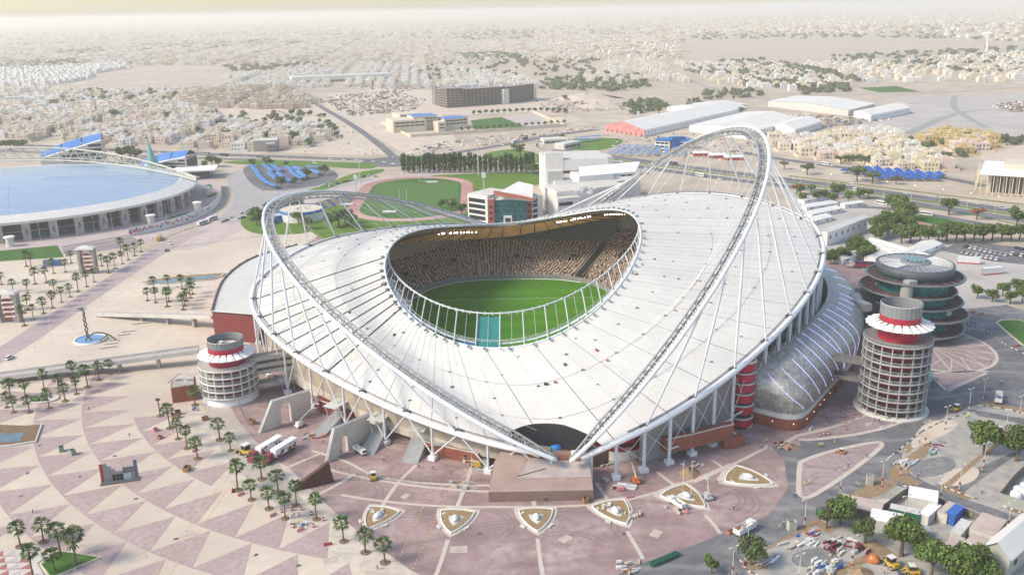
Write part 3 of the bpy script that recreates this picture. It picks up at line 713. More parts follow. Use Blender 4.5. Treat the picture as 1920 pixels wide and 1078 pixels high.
# contractors' yards and parking bays to the south east
sheet('yard', [(1700,905),(1740,915),(1920,840),(1990,800),(1930,765),(1835,758),(1780,775),(1690,840)], .075, yard_m)
sheet('yard', [(1800,955),(1835,985),(2000,1010),(2100,900),(1990,800),(1880,870),(1810,920)], .077, yard_m)
sheet('yard', [(1395,1045),(1560,965),(1600,940),(1700,900),(1760,925),(1930,985),(2060,1040),(2060,1250),(1430,1250)], .075, yard_m)
sheet('cross_road', [(1665,905),(1700,885),(1780,925),(1920,972),(2060,1020),(2060,1050),(1900,985),(1760,930),(1690,912)], .082, dk_road)
sheet('cross_road', [(1822,768),(1850,772),(2000,800),(2000,830),(1900,790),(1835,780)], .082, dk_road)
for pts in ([(1400,1048),(1530,972),(1570,990),(1555,1000),(1530,985),(1440,1030),(1420,1060)], [(1690,843),(1755,797),(1765,800),(1745,815),(1700,850)], [(1667,880),(1740,828),(1752,838),(1700,890),(1730,905),(1715,912),(1670,898)],
            [(1585,930),(1650,895),(1685,905),(1660,925),(1600,945)], [(1758,908),(1790,915),(1830,933),(1815,936),(1775,922)], [(1840,752),(1920,765),(1935,775),(1842,762)], [(1885,948),(1920,958),(1990,985),(1980,990),(1890,956)],
            [(1540,1078),(1620,1040),(1650,1030),(1660,1035),(1570,1085)], [(1600,1025),(1640,1010),(1690,1045),(1670,1050)], [(1395,1050),(1440,1035),(1440,1065),(1405,1070)], [(1760,915),(1840,850),(1848,852),(1775,918)], [(1845,850),(1900,795),(1906,798),(1855,852)]):
    sheet('soil_strip', pts, .09, soil)
for pts in ([(1730,790),(1790,785),(1800,800),(1740,830),(1700,845)], [(1770,880),(1840,872),(1830,905),(1760,915)], [(1600,955),(1660,930),(1690,945),(1640,980)]): sheet('sand_patch', pts, .088, sand_l, 2)
for pts in ([(1700,870),(1780,850),(1800,880),(1720,900)], [(1480,1035),(1560,1020),(1580,1060),(1490,1065)]): sheet('oil_stain', pts, .087, ground_mat('stained_concrete', [(.20,.20,.20),(.30,.29,.275),(.16,.16,.165)], [.08,.4]), 2)

# ------------------------------------------------------------------ middle distance
sheet('mall_paving', [(-300,520),(-60,480),(120,473),(270,455),(400,405),(415,345),(390,330),(330,330),(200,400),(0,440),(-300,470)], .045, ground_mat('mall_paving', [(.47,.38,.37),(.53,.44,.42),(.42,.34,.33)], [.08,.5]))
road('promenade', [(-150,750),(0,668),(160,560),(330,450),(380,432)], 13, .07, ground_mat('promenade', [(.40,.315,.31),(.45,.365,.355),(.36,.28,.275)], [.06,.5]), 1)
sheet('ring_road', [(300,468),(370,470),(470,425),(560,385),(700,352),(850,322),(850,312),(700,335),(560,365),(480,350),(430,318),(415,320),(440,370),(420,405),(330,450)], .055, ground_mat('ring_road', [(.48,.395,.365),(.54,.455,.42),(.42,.345,.32)], [.04,.3]), 1)
sheet('drop_off', [(420,330),(445,380),(405,410),(440,425),(520,375),(700,340),(690,330),(560,350),(480,345),(455,315)], .058, ground_mat('grey_road', [(.36,.34,.33),(.43,.405,.39),(.30,.285,.28)], [.05,.3]), 1)
sheet('car_park_asphalt', [(452,318),(470,345),(500,362),(620,345),(640,325),(590,308),(470,308)], .065, dk_road, 1)
sheet('sports_field_lawn', [(560,420),(640,362),(720,333),(900,325),(1010,322),(1020,345),(905,360),(890,415),(640,470)], .05, lawn)
def oval(cx, cy, hw, hl, rot, n=24):
    P = []
    for sgn in (1, -1):
        for k in range(n+1):
            a = (0 if sgn > 0 else PI)+PI*k/n; x, y = hw*math.cos(a), hw*math.sin(a)+sgn*(hl-hw); P.append((cx+x*math.cos(rot)-y*math.sin(rot), cy+x*math.sin(rot)+y*math.cos(rot)))
    return P
TC = (-80.0, 741.0); TR = .035
tk = MB(); tk.poly(oval(*TC, 49, 94, TR), .075); tk = struct(tk, 'running_track', track_m)
field_m = bpy.data.materials.new('striped_field'); field_m.use_nodes = True
_n, _l = field_m.node_tree.nodes, field_m.node_tree.links
_w = _n.new('ShaderNodeTexWave'); _w.inputs['Scale'].default_value = .11; _w.inputs['Distortion'].default_value = .4; _w.bands_direction = 'X'; _gp = _n.new('ShaderNodeNewGeometry'); _l.new(_gp.outputs['Position'], _w.inputs['Vector'])
_mx = _n.new('ShaderNodeMix'); _mx.data_type = 'RGBA'; _mx.inputs['A'].default_value = (.045,.12,.015,1); _mx.inputs['B'].default_value = (.075,.17,.022,1); _l.new(_w.outputs['Fac'], _mx.inputs['Factor']); _l.new(_mx.outputs['Result'], _n['Principled BSDF'].inputs['Base Color']); _n['Principled BSDF'].inputs['Roughness'].default_value = .95
mb = MB(); mb.poly(oval(*TC, 39, 84, TR), .085); struct(mb, 'infield', lawn_d)
mb = MB(); c, s = math.cos(TR), math.sin(TR); mb.poly([(TC[0]+x*c-y*s, TC[1]+x*s+y*c) for x, y in ((-36,-64),(36,-64),(36,64),(-36,64))], .095); struct(mb, 'rugby_field', field_m)
mb = MB()
for k in range(1, 8):
    P = oval(*TC, 39+k*1.22, 84+k*1.22, TR); mb.tube([(x, y, .085) for x, y in P], .07, 3, closed=True)
mb.build('lane_line', M('lane_line', (.62,.55,.52), .9), tk, kind='stuff')
# grass verges, park and garden lawns
for pts in ([(420,300),(700,305),(712,312),(690,318),(600,312),(420,308)], [(620,342),(660,325),(720,315),(722,322),(640,345),(560,372),(520,378)], [(755,296),(800,290),(870,293),(880,302),(820,306),(760,306)],
            [(895,290),(960,278),(1000,285),(1030,300),(990,310),(930,302)], [(445,415),(470,400),(560,395),(600,430),(560,440),(470,440)], [(1050,262),(1130,258),(1180,262),(1130,285),(1060,280)]): sheet('lawn', pts, .1, lawn, 2)
for pts in ([(246,432),(285,421),(300,420),(268,436)], [(305,412),(350,398),(355,401),(325,412)], [(372,392),(400,376),(408,378),(385,392)], [(383,370),(405,360),(410,364),(392,371)], [(380,352),(392,344),(400,350),(388,358)]): sheet('lawn', pts, .1, lawn_d, 2)
sheet('lawn', [(-60,475),(0,470),(108,460),(120,482),(0,490),(-60,496)], .1, lawn_d)
sheet('stepped_terrace', [(114,462),(240,440),(262,452),(240,462),(124,480)], .1, ground_mat('terrace_mauve', [(.26,.21,.22),(.31,.255,.265),(.22,.18,.19)], [.1,.6]))
for a, b in (((117,466),(245,443)), ((121,473),(252,449))): ribbon([G(*a)[:2], G(*b)[:2]], 1.0, .13).build('terrace_band', pav_band).__setitem__('kind', 'structure')
road('highway', [(-200,262),(0,270),(200,281),(380,289),(640,298),(735,303)], 16, .09, dk_road); road('highway', [(-200,276),(0,283),(200,292),(420,298),(640,306),(735,309)], 11, .09, dk_road)
road('highway', [(735,306),(800,296),(870,284),(960,270),(1030,255),(1120,243)], 14, .095, dk_road); road('side_road', [(745,300),(700,262),(650,228),(600,200),(560,175),(530,150)], 10, .1, dk_road)
mb = MB(); c = G(742, 303); mb.lathe([(0,.11),(34,.11)], (c[0], c[1], 0), 32); struct(mb, 'roundabout', dk_road)
sheet('lawn', [(757,301),(800,292),(860,294),(872,303),(815,305)], .13, lawn, 2)
road('highway', [(1040,280),(1130,292),(1300,315),(1480,337),(1700,366),(1920,399),(2150,435)], 15, .09, dk_road); road('highway', [(1040,290),(1130,303),(1300,328),(1480,350),(1700,379),(1920,414),(2150,452)], 14, .09, dk_road)
road('highway_median', [(1120,295),(1300,320.5),(1480,342.5),(1700,372),(1920,406),(2150,443)], 5, .1, lawn)
road('service_road', [(1370,283),(1450,297),(1610,319),(1760,331),(1850,350)], 11, .095, dk_road); road('service_road', [(1500,395),(1620,385),(1760,405),(1920,435)], 9, .09, dusty_road)
road('grass_verge', [(1480,330),(1700,357),(1800,370),(1930,385)], 5, .1, ground_mat('dry_grass', [(.22,.22,.07),(.30,.27,.12),(.17,.18,.05)], [.05,.4]))
road('grass_verge', [(1550,352),(1700,386),(1800,398),(1930,425)], 3, .1, lawn)
sheet('staff_parking', [(1500,380),(1560,372),(1660,385),(1640,420),(1700,440),(1920,470),(2000,560),(1800,580),(1700,540),(1560,480)], .06, gravel_grey)
sheet('parking_asphalt', [(1765,470),(1800,452),(1960,468),(1960,500),(1860,490)], .08, dk_road)
sheet('five_a_side_pitch', [(1700,410),(1730,402),(1860,428),(1850,440),(1800,432)], .1, lawn_d); sheet('five_a_side_court', [(1698,420),(1712,414),(1780,430),(1800,440),(1760,442)], .11, track_m); sheet('five_a_side_pitch', [(1712,434),(1735,430),(1755,440),(1735,446)], .1, lawn_d)
sheet('sand_lot', [(560,190),(640,205),(735,290),(640,290),(520,286),(640,262),(560,205)], .03, sand_l); sheet('sand_lot', [(600,190),(820,200),(860,270),(760,290),(690,250)], .03, sand_l)
sheet('sand_lot', [(1290,78),(1700,66),(1720,92),(1500,118),(1290,112)], .03, sand_d); sheet('gravel_lot', [(1585,240),(1640,205),(1700,180),(1920,175),(2100,200),(2100,270),(1850,258),(1700,252)], .04, gravel_grey)
sheet('sand_lot', [(1830,290),(1920,272),(2050,290),(2050,340),(1880,330)], .05, sand_l); sheet('sand_lot', [(180,140),(260,128),(420,150),(380,170),(180,170)], .03, sand_d); sheet('sand_lot', [(400,205),(560,200),(640,225),(600,240),(430,235)], .03, sand_l)
for pts, w in [([(1700,252),(1770,220),(1830,205),(1920,210)], 12), ([(1790,180),(1785,205),(1850,240)], 9), ([(1500,180),(1700,176),(1800,172),(1960,160)], 9), ([(1290,150),(1350,172),(1480,195)], 9), ([(310,182),(328,205),(338,230)], 9), ([(380,182),(400,205),(420,220)], 9), ([(440,160),(640,175),(760,170)], 10), ([(520,208),(560,222)], 8)]: road('street', pts, w, .07, ground_mat('faded_road', [(.30,.285,.27),(.36,.34,.32),(.26,.25,.24)], [.02,.2]))
sheet('school_field', [(882,226),(940,220),(985,238),(890,243)], .1, lawn_d); sheet('school_court', [(940,220),(1010,216),(1055,228),(995,238)], .1, ground_mat('court_rose', [(.46,.38,.35),(.36,.40,.38),(.5,.42,.4)], [.05,.1]))
sheet('distant_field', [(1610,165),(1680,162),(1725,172),(1650,174)], .1, lawn_d)
sheet('construction_ground', [(610,175),(740,165),(1010,185),(1060,215),(760,215),(640,200)], .035, sand_l)
# ------------------------------------------------------------------ structures close to the stadium
mesh_grey = M('mesh_screen', (.21,.22,.225), .6, .12, 1.5); slab_m = M('ramp_slab', (.46,.43,.385), .85, .12, .3); slab_shade = M('ramp_slab_shaded', (.19,.18,.17), .9, .12, .3)  # the darker slab tone has the eastern tower's shade painted in
awning = M('awning_fabric', (.78,.76,.71), .7, .05, .5); crimson_d = M('drum_crimson', (.36,.012,.04), .55, .1, .6)
def ramp_tower(label, c, rad, levels, r_drum, z_umb, z_mesh0, z_mesh1, petals, slabc, railc, base_h):
    t = thing('ramp_tower', label, 'ramp tower', (c[0], c[1], 0), 'ramp towers at the stadium corners')
    if base_h: MB().lathe([(rad-.6,0),(rad-.6,base_h),(rad-2,base_h)], n=40).build('base_drum', white_paint, t, True)
    else: MB().lathe([(rad+1.2,0),(rad+1.2,.6),(rad-2,.6)], n=40).build('base_plinth', concrete_l, t, True)
    z0 = base_h if base_h else .5
    for i, z in enumerate(levels):
        mb = MB(); mb.lathe([(r_drum,z-.45),(rad-.25,z-.45),(rad-.25,z),(r_drum,z)], n=48); mb.build('ramp_level', slabc, t)
        mb = MB(); mb.lathe([(rad-.25,z-.5),(rad,z-.5),(rad,z+.12),(rad-.25,z+.12),(rad-.25,z-.5)], n=48); mb.build('edge_beam', railc, t, True)
        mb = MB(); mb.lathe([(rad-.15,z+1.0),(rad-.08,z+1.08),(rad-.15,z+1.15)], n=40)
        for k in range(40): a = 2*PI*k/40; mb.box((rad-.12)*math.cos(a)-.03, (rad-.12)*math.sin(a)-.03, z+.2, (rad-.12)*math.cos(a)+.03, (rad-.12)*math.sin(a)+.03, z+1.1)
        mb.build('guard_rail', M('rail_grey', (.42,.43,.43), .5), t)
        zl = levels[i-1] if i else z0
        for k in range(20):
            a = 2*PI*(k+.3)/20; MB().cbox((rad-.45)*math.cos(a), (rad-.45)*math.sin(a), zl, .42, .42, z-zl-.5, a).build('post', railc, t)
    MB().lathe([(r_drum,z0),(r_drum,z_mesh0)], n=40).build('drum', crimson_d, t, True)
    mb = MB(); mb.lathe([(r_drum-.5,z_mesh0-.3),(.01,z_mesh0-.3)], n=30); mb.build('drum_floor', concrete, t)
    mb = MB(); mb.lathe([(r_drum-.05,z_mesh0),(r_drum-.05,z_mesh1)], n=40); mb.lathe([(r_drum-.25,z_mesh1),(r_drum-.25,z_mesh0)], n=40); mb.build('mesh_screen', mesh_grey, t)
    for k in range(28): a = 2*PI*k/28; MB().cbox((r_drum+.05)*math.cos(a), (r_drum+.05)*math.sin(a), z_mesh0, .14, .14, z_mesh1-z_mesh0, a).build('screen_post', M('screen_post', (.34,.34,.335), .5), t)
    MB().lathe([(r_drum+.05,z_mesh1-.1),(r_drum+.2,z_mesh1),(r_drum+.05,z_mesh1+.12)], n=40).build('screen_rim', steel, t, True)
    n = petals; ro = rad-.35
    for k in range(n):
        a0, a1 = 2*PI*k/n+.012, 2*PI*(k+1)/n-.012; mb = MB()
        def pf(u, v):
            a = a0+(a1-a0)*u; r = r_drum+.2+(ro-r_drum-.2)*v*(1+.05*math.cos((u-.5)*2*PI)); z = z_umb+1.7-(1.5-.1*math.sin(PI*u))*v
            if v < .3: r = r; a = (a0+a1)/2+(a-(a0+a1)/2)*(1-.25*(1-v))
            return (r*math.cos(a), r*math.sin(a), z)
        mb.grid(pf, 6, 5); mb.build('awning_petal', awning, t)
        MB().tube([((r_drum+.1)*math.cos(a0), (r_drum+.1)*math.sin(a0), z_umb+1.3), (ro*math.cos(a0), ro*math.sin(a0), z_umb-.15)], .1, 4).build('awning_rib', steel, t)
    for k in range(3):
        a = k*1.9+.5; MB().cbox(r_drum*.4*math.cos(a), r_drum*.4*math.sin(a), z_mesh0-.3, 2.2, 1.6, 1.1, a).build('roof_unit', concrete_l, t)
    return t
tw1 = ramp_tower('pale circular ramp tower with five decks beside the red annex wall, west', (-113.3,335.5), 11.3, [3.6,6.4,9.3,12.1,15.0], 6.8, 18.6, 22.2, 24.9, 20, slab_m, M('ramp_beam_pale', (.60,.59,.57), .7), 3.0)
tw2 = ramp_tower('tall grey circular ramp tower with eight decks in front of the round glass office', (142,313.5), 12.15, [3.6,7.1,10.6,14.1,17.6,21.1,24.6,28.1], 7.1, 33.4, 37.2, 41.5, 20, slab_shade, M('ramp_beam_shaded', (.36,.355,.345), .75), 0)  # slabs and beams coloured darker to paint in this tower's shaded side
# link bridges from the towers to the concourse
for t, c, pts, zs in ((tw1, (-113.3,335.5), ((8,2),(20,8),(30,10)), (3.6,9.3,12.1,15)), (tw2, (142,313.5), ((-11,3),(-16,6),(-20,8)), (10.6,17.6))):
    for z in zs:
        mb = MB(); P = chaikin(list(pts), 2)
        for a, b in zip(P[:-1], P[1:]):
            d = Vector((b[0]-a[0], b[1]-a[1], 0)).normalized(); n = Vector((-d.y, d.x, 0))*2.6
            c4 = [(a[0]-n.x,a[1]-n.y,z-.1),(b[0]-n.x,b[1]-n.y,z-.1),(b[0]+n.x,b[1]+n.y,z-.1),(a[0]+n.x,a[1]+n.y,z-.1)]; mb.quad(*c4); mb.quad(*[(x,y,zz-.5) for x,y,zz in c4])
            for s in (-1, 1): mb.quad((a[0]+n.x*s,a[1]+n.y*s,z-.6),(b[0]+n.x*s,b[1]+n.y*s,z-.6),(b[0]+n.x*s,b[1]+n.y*s,z+1),(a[0]+n.x*s,a[1]+n.y*s,z+1))
        mb.build('link_bridge', slab_m if t is tw1 else slab_shade, t)

# ---- curved clad wing along the east flank
wing = thing('clad_wing', 'curved grey tiled wing with glowing violet strips wrapped round the stadium flank', 'building', (125,350,0), world=True)
OUT = chaikin([(85,304),(93,298),(100.5,292),(108,302),(124,325),(140,347),(152,372),(159,400),(162,430),(159,458),(150,485),(138,505)], 1)
INN = chaikin([(91,313),(94,316),(98,319),(104,323),(116,340),(130,360),(140,382),(146,405),(147,428),(144,452),(137,474),(128,490)], 1)
def along(P, s):
    L = [0]
    for a, b in zip(P[:-1], P[1:]): L.append(L[-1]+math.hypot(b[0]-a[0], b[1]-a[1]))
    d = s*L[-1]
    for i in range(len(P)-1):
        if d <= L[i+1]+1e-9:
            k = (d-L[i])/max(L[i+1]-L[i], 1e-9); return Vector((P[i][0]+(P[i+1][0]-P[i][0])*k, P[i][1]+(P[i+1][1]-P[i][1])*k, 0))
    return Vector((P[-1][0], P[-1][1], 0))
OUT = [tuple(along(OUT, s))[:2] for s in np.linspace(0, 1, 90)]; INN = [tuple(along(INN, s))[:2] for s in np.linspace(0, 1, 90)]
OUT = [OUT[0]]+[tuple(sum(OUT[max(0,min(89,i+k))][j] for k in (-2,-1,0,1,2))/5 for j in (0,1)) for i in range(1, 89)]+[OUT[-1]]
def shell(s, v):
    o, i = along(OUT, s), along(INN, s); a = v*PI/2; d = (o-i).normalized()
    top = 23+1.5*math.sin(PI*min(1, s*1.2)); bul = 3.4*math.sin(min(PI, a*2.1))**1.2 if a*2.1 < PI else 0
    p = o.lerp(i, (1-math.cos(a))**1.15)+d*bul; p.z = 6.3+(top-6.3)*math.sin(a)**.9; return p
tiles = [M('shell_tile_%s' % n, c, .42, .08, .8, metal=.35) for n, c in (('grey', (.38,.37,.345)), ('light', (.45,.435,.40)), ('dark', (.28,.275,.265)), ('mid', (.335,.325,.31)))]
mb = MB(); NS, NV = 150, 22; vs = [[shell(i/NS, j/NV) for j in range(NV+1)] for i in range(NS+1)]
for i in range(NS):
    for j in range(NV):
        mb.k = random.choices([0,1,2,3], [5,3,.5,2.5])[0]; a, b, c, d = vs[i][j], vs[i+1][j], vs[i+1][j+1], vs[i][j+1]; m = (a+b+c+d)/4
        mb.quad(*[m+(q-m)*.975 for q in (a, b, c, d)])
mb.build('shell_tiles', tiles, wing, kind='stuff')
mb = MB(); mb.grid(lambda u, v: shell(u, v)+(Vector((120,395,10))-shell(u, v)).normalized()*.12, 100, 12); mb.build('shell_backing', M('shell_joint', (.10,.10,.10), .8), wing, True)
mb = MB(); mb.grid(lambda u, v: along(INN, u)+Vector((0,0,shell(u, 1).z-9.5*v)), 80, 1); mb.build('parapet', M('terrace_parapet', (.34,.345,.34), .8, .08, .5), wing)
strip_m = M('light_strip', (.55,.52,1.0), .5, 0, 1, emit=1.0)
for k in range(31):
    s0 = .012+k*.032
    lo, hi = (.03, .93) if k < 11 else (.64, .84)
    if k > 13 and k % 2: continue
    if k < 4: lo, hi = .05, .55+.1*k
    sh = .085 if k < 7 else .05
    pts = [shell(min(1, max(0, s0-.02+sh*(1-v)*(1.2-.4*v))), v)+(shell(min(1,max(0,s0)), v)-Vector((118,380,8))).normalized()*.22 for v in np.linspace(lo, hi, 10)]
    MB().tube(pts, .062, 4).build('light_strip', strip_m, wing)
mb = MB(); mbb = MB()
for a, b in zip(OUT[:-1], OUT[1:]):
    mb.quad((a[0],a[1],0),(b[0],b[1],0),(b[0],b[1],4.4),(a[0],a[1],4.4)); mbb.quad((a[0],a[1],4.4),(b[0],b[1],4.4),(b[0],b[1],6.6),(a[0],a[1],6.6))
a, b = OUT[0], INN[0]
mb.quad((a[0],a[1],0),(b[0],b[1],0),(b[0],b[1],4.4),(a[0],a[1],4.4)); mbb.quad((a[0],a[1],4.4),(b[0],b[1],4.4),(b[0],b[1],15),(a[0],a[1],6.6))
mb.build('brick_plinth', brick_red, wing); mbb.build('plinth_band', concrete_l, wing)
for s in (.24, .27, .30, .34): p = along(OUT, s); q = along(OUT, s+.01); d = q-p; MB().cbox(p.x, p.y, 0, 2.2, .3, 2.6, math.atan2(d.y, d.x)).build('plinth_door', M('door_brown', (.10,.04,.03), .7), wing)
for s in (.04,.07,.10,.13,.16,.18,.21): p = along(OUT, s); MB().cbox(p.x, p.y, 2.6, .28, .28, .28, .6).build('wall_lamp', M('lamp_warm', (1,.85,.6), .5, emit=1.2), wing)
terrace = [tuple(inward(ringP(t), .955))[:2]+(14.1,) for t in np.linspace(R(-38), R(34), 30)]+[(x, y, 14.1) for x, y in INN[12:][::-1]]
mb = MB(); n = len(terrace); L0, L1 = terrace[:30], [tuple(along(INN, .14+.82*k/29))[:2]+(14.1,) for k in range(30)]
for k in range(29): mb.quad(L0[k], L1[k], L1[k+1], L0[k+1])
mb.build('terrace_deck', ground_mat('terrace_deck', [(.30,.305,.30),(.36,.36,.35),(.26,.265,.265)], [.1,.6]), wing)
for k, s in enumerate((.36,.45,.54,.62,.70,.78)):
    i = along(INN, s); o = along(OUT, s); p = i+(i-o).normalized()*4.5; a = math.atan2((i-o).y, (i-o).x); u = thing('air_unit', f'{nth(k)} pale air handling unit from the front end of the wing terrace', 'air unit', (p.x, p.y, 14.1), 'air handling units on the wing terrace')
    u.rotation_euler = (0, 0, a)
    for q in (-1.9,-.65,.65,1.9): MB().box(-1.2, q-.5, .3, 1.2, q+.5, 1.5).build('unit_cabinet', concrete_l, u)
    MB().box(-1.0,-2.3,0,1.0,2.3,.3).build('skid', steel, u)
    for q in (-1.25, 1.25): MB().lathe([(.45,1.5),(.45,1.75),(.05,1.75)], (0,q,0), 10).build('fan', dark_steel, u)
mb = MB(); mb.tube([tuple(L0[k][j]+(L1[k][j]-L0[k][j])*.2 for j in (0,1))+(15.2,) for k in range(2, 24)], .35, 6); mb.build('terrace_pipe', steel, wing)
p = along(OUT, .50); d = thing('dome_lobby', 'small domed grey lobby linking the tiled wing to the ramp tower', 'lobby', (p.x-3, p.y-2, 0))
MB().lathe([(3.4,12),(3.4,20),(3.1,21.6),(2.0,23),(.05,23.6)], n=20).build('lobby_drum', tiles[1], d, True); MB().cbox(-1,-7,19,4,13,3.2,.3).build('link_tube', tiles[0], d)

# ---- round glass office with stacked oval canopies
office = thing('round_office', 'round teal-glass office with stacked slatted disc canopies behind the grey ramp tower', 'office', (183,395,0))
mb = MB(); mb.lathe([(15.2,0),(15.2,29.5)], n=56); mb.build('glass_drum', teal_glass, office, True)
for z in (3.5,7.5,10.8,14,17,20,23,26): MB().lathe([(15.3,z),(15.36,z+.12),(15.3,z+.24)], n=48).build('mullion_ring', M('mullion_dark', (.05,.10,.10), .4), office)
for k in range(44): a = 2*PI*k/44; MB().cbox(15.3*math.cos(a), 15.3*math.sin(a), 0, .15, .15, 29.4, a).build('mullion', MATS['mullion_dark'], office)
slat_m = M('canopy_slat', (.085,.03,.034), .6, .12, 1); rim_m = M('canopy_rim', (.14,.155,.17), .45, .06, 1)
for z, dx, dy, rr in ((4.2,2.5,-1,20.6),(11,3.8,-1,20.6),(16.6,1.4,.6,20.4),(22.2,-2.8,-.6,20.6),(27.8,.3,0,20.8)):
    c = bpy.data.objects.new('disc_canopy', None); COL.objects.link(c); c.parent = office; c.location = (dx, dy, z); c.rotation_euler = (R(random.uniform(-1.2, 1.2)), R(random.uniform(-1.5, 1.5)), 0)
    MB().lathe([(rr,-.55),(rr+.55,0),(rr,.55),(rr-.6,.4),(rr-.6,-.4),(rr,-.55)], n=64).build('rim', rim_m, c, True)
    mb = MB(); mb.lathe([(rr-.5,0),(13.5,0)], n=64); mb.build('slat_deck', slat_m, c)
    for k in range(26): a = 2*PI*k/26; MB().tube([(14*math.cos(a),14*math.sin(a),.12), ((rr-.4)*math.cos(a),(rr-.4)*math.sin(a),.12)], .14, 4).build('spoke', rim_m, c)
    for r in np.linspace(14.5, rr-1, 8): MB().lathe([(r-.07,.06),(r,.16),(r+.07,.06)], n=48).build('slat', M('slat_edge', (.13,.05,.05), .6), c)
roofg = M('office_roof_grey', (.20,.215,.23), .6, .06, .4)
MB().lathe([(16.2,29.2),(16.6,29.4),(16.6,33.4),(16.1,33.4),(16.1,32.9),(4,33.2)], n=64).build('roof_drum', M('roof_drum_grey', (.085,.10,.115), .55, .12, .3), office, True)
MB().lathe([(15.9,33.05),(4.2,33.3)], n=48).build('roof_deck', roofg, office)
for k in range(30):
    a = 2*PI*k/30
    MB().tube([(4.5*math.cos(a),4.5*math.sin(a),33.5),(15.8*math.cos(a),15.8*math.sin(a),33.3)], .09, 4).build('roof_seam', M('roof_seam', (.62,.64,.66), .5), office)
for sgn in (-1, 1):
    a0 = (0 if sgn > 0 else PI); mb = MB(); mb.lathe([(15.2,33.36),(6.5,33.42)], n=16, a0=a0-.62, a1=a0+.62); mb.build('skylight_well', slat_m, office)
    for r in np.linspace(6.8, 15, 9): MB().tube([(r*math.cos(a),r*math.sin(a),33.55) for a in np.linspace(a0-.62, a0+.62, 14)], .13, 4).build('lattice_bar', white_paint, office)
    for a in np.linspace(a0-.62, a0+.62, 9): MB().tube([(6.6*math.cos(a),6.6*math.sin(a),33.6),(15.2*math.cos(a),15.2*math.sin(a),33.55)], .13, 4).build('lattice_bar', white_paint, office)
MB().lathe([(6.4,33.3),(6.2,34.3),(4.6,34.5)], n=30).build('cupola_base', roofg, office, True)
for q in range(-2, 3):
    for r in range(-2, 3):
        if abs(q+r) > 2: continue
        x, y = 1.9*(q+r/2.), 1.65*r; MB().lathe([(1.08,34.4),(1.0,34.9),(.05,35.5)], (x, y, random.uniform(0, .25)), 6).build('cupola_hexagon', M('cupola_glass', (.16,.27,.30), .25, .15, 1), office)
MB().lathe([(2.6,17),(2.6,28)], (-9.5,-15,0), 20).build('stair_block', concrete, office, True); MB().cbox(-8.5,-15.5,28.2,4.6,3.6,1.6,.3).build('stair_cap', concrete, office)
MB().cbox(-20,2,0,14,14,19,.2).build('rear_wing', M('wing_charcoal', (.07,.08,.085), .5), office)
for k in range(5): MB().cbox(-26.5+k*2.8,-5.2+k*.57,1.5,2.3,.4,15,.2).build('wing_pane', teal_glass, office)

# ---- low white-roofed annex with a red end wall
ax = thing('annex', 'crescent white-roofed annex with a dark red end wall on the west flank', 'annex', (-130,430,0), world=True)
oc = chaikin([(-140.5,403),(-143,414),(-147,432),(-151,455),(-151,480),(-147,500),(-138,515),(-128,527)], 2); ic = chaikin([(-118,396),(-119,410),(-116,432),(-112,455),(-108,480),(-104,500),(-100,512),(-96,520)], 2)
mb = MB()
for k in range(len(oc)-1): mb.quad(oc[k]+(14,), ic[k]+(14.3,), ic[k+1]+(14.3,), oc[k+1]+(14,))
mb.build('annex_roof', M('annex_roof', (.56,.55,.51), .7, .06, .1), ax)
mb = MB()
for a, b in zip(oc[:-1], oc[1:]): mb.quad(a+(0,), b+(0,), b+(13.6,), a+(13.6,))
mb.build('annex_wall', brick_red, ax)
dr = M('annex_red', (.20,.04,.035), .8, .1, .5)
mb = MB(); mb.quad(oc[0]+(0,), ic[0]+(0,), ic[0]+(13.4,), oc[0]+(13.4,)); mb.build('end_wall', dr, ax)
MB().tube([(x, y, 14.3) for x, y in oc], .55, 5).build('roof_edge', M('gutter_brown', (.14,.08,.07), .7), ax)
MB().tube([oc[0]+(14.1,), ic[0]+(14.3,)], .35, 5).build('roof_edge', concrete_l, ax)
for k in range(2, len(oc)-1, 2): MB().cbox(oc[k][0], oc[k][1], 14.2, .5, .5, 1.0).build('gutter_post', MATS['gutter_brown'], ax)
# brick kiosk block behind the ramp tower
kb = thing('brick_block', 'small red brick service block beside the western ramp tower', 'service block', (-132,336,0)); MB().cbox(0,0,0,9,10,6.4,.3).build('wall', brick_red, kb); MB().cbox(0,0,6.4,8,9,.3,.3).build('roof', concrete, kb)
for q in (-2.5, 2): MB().cbox(q,1,6.7,1.8,1.4,1.1,.3).build('roof_unit', concrete_l, kb)
for a, b in (((-4.9,-3.2),(3.4,-6.0)), ((-4.9,-3.2),(-3.2,6.2))): MB().tube([a+(7.6,), b+(7.6,)], .12, 4).build('railing', dark_steel, kb)

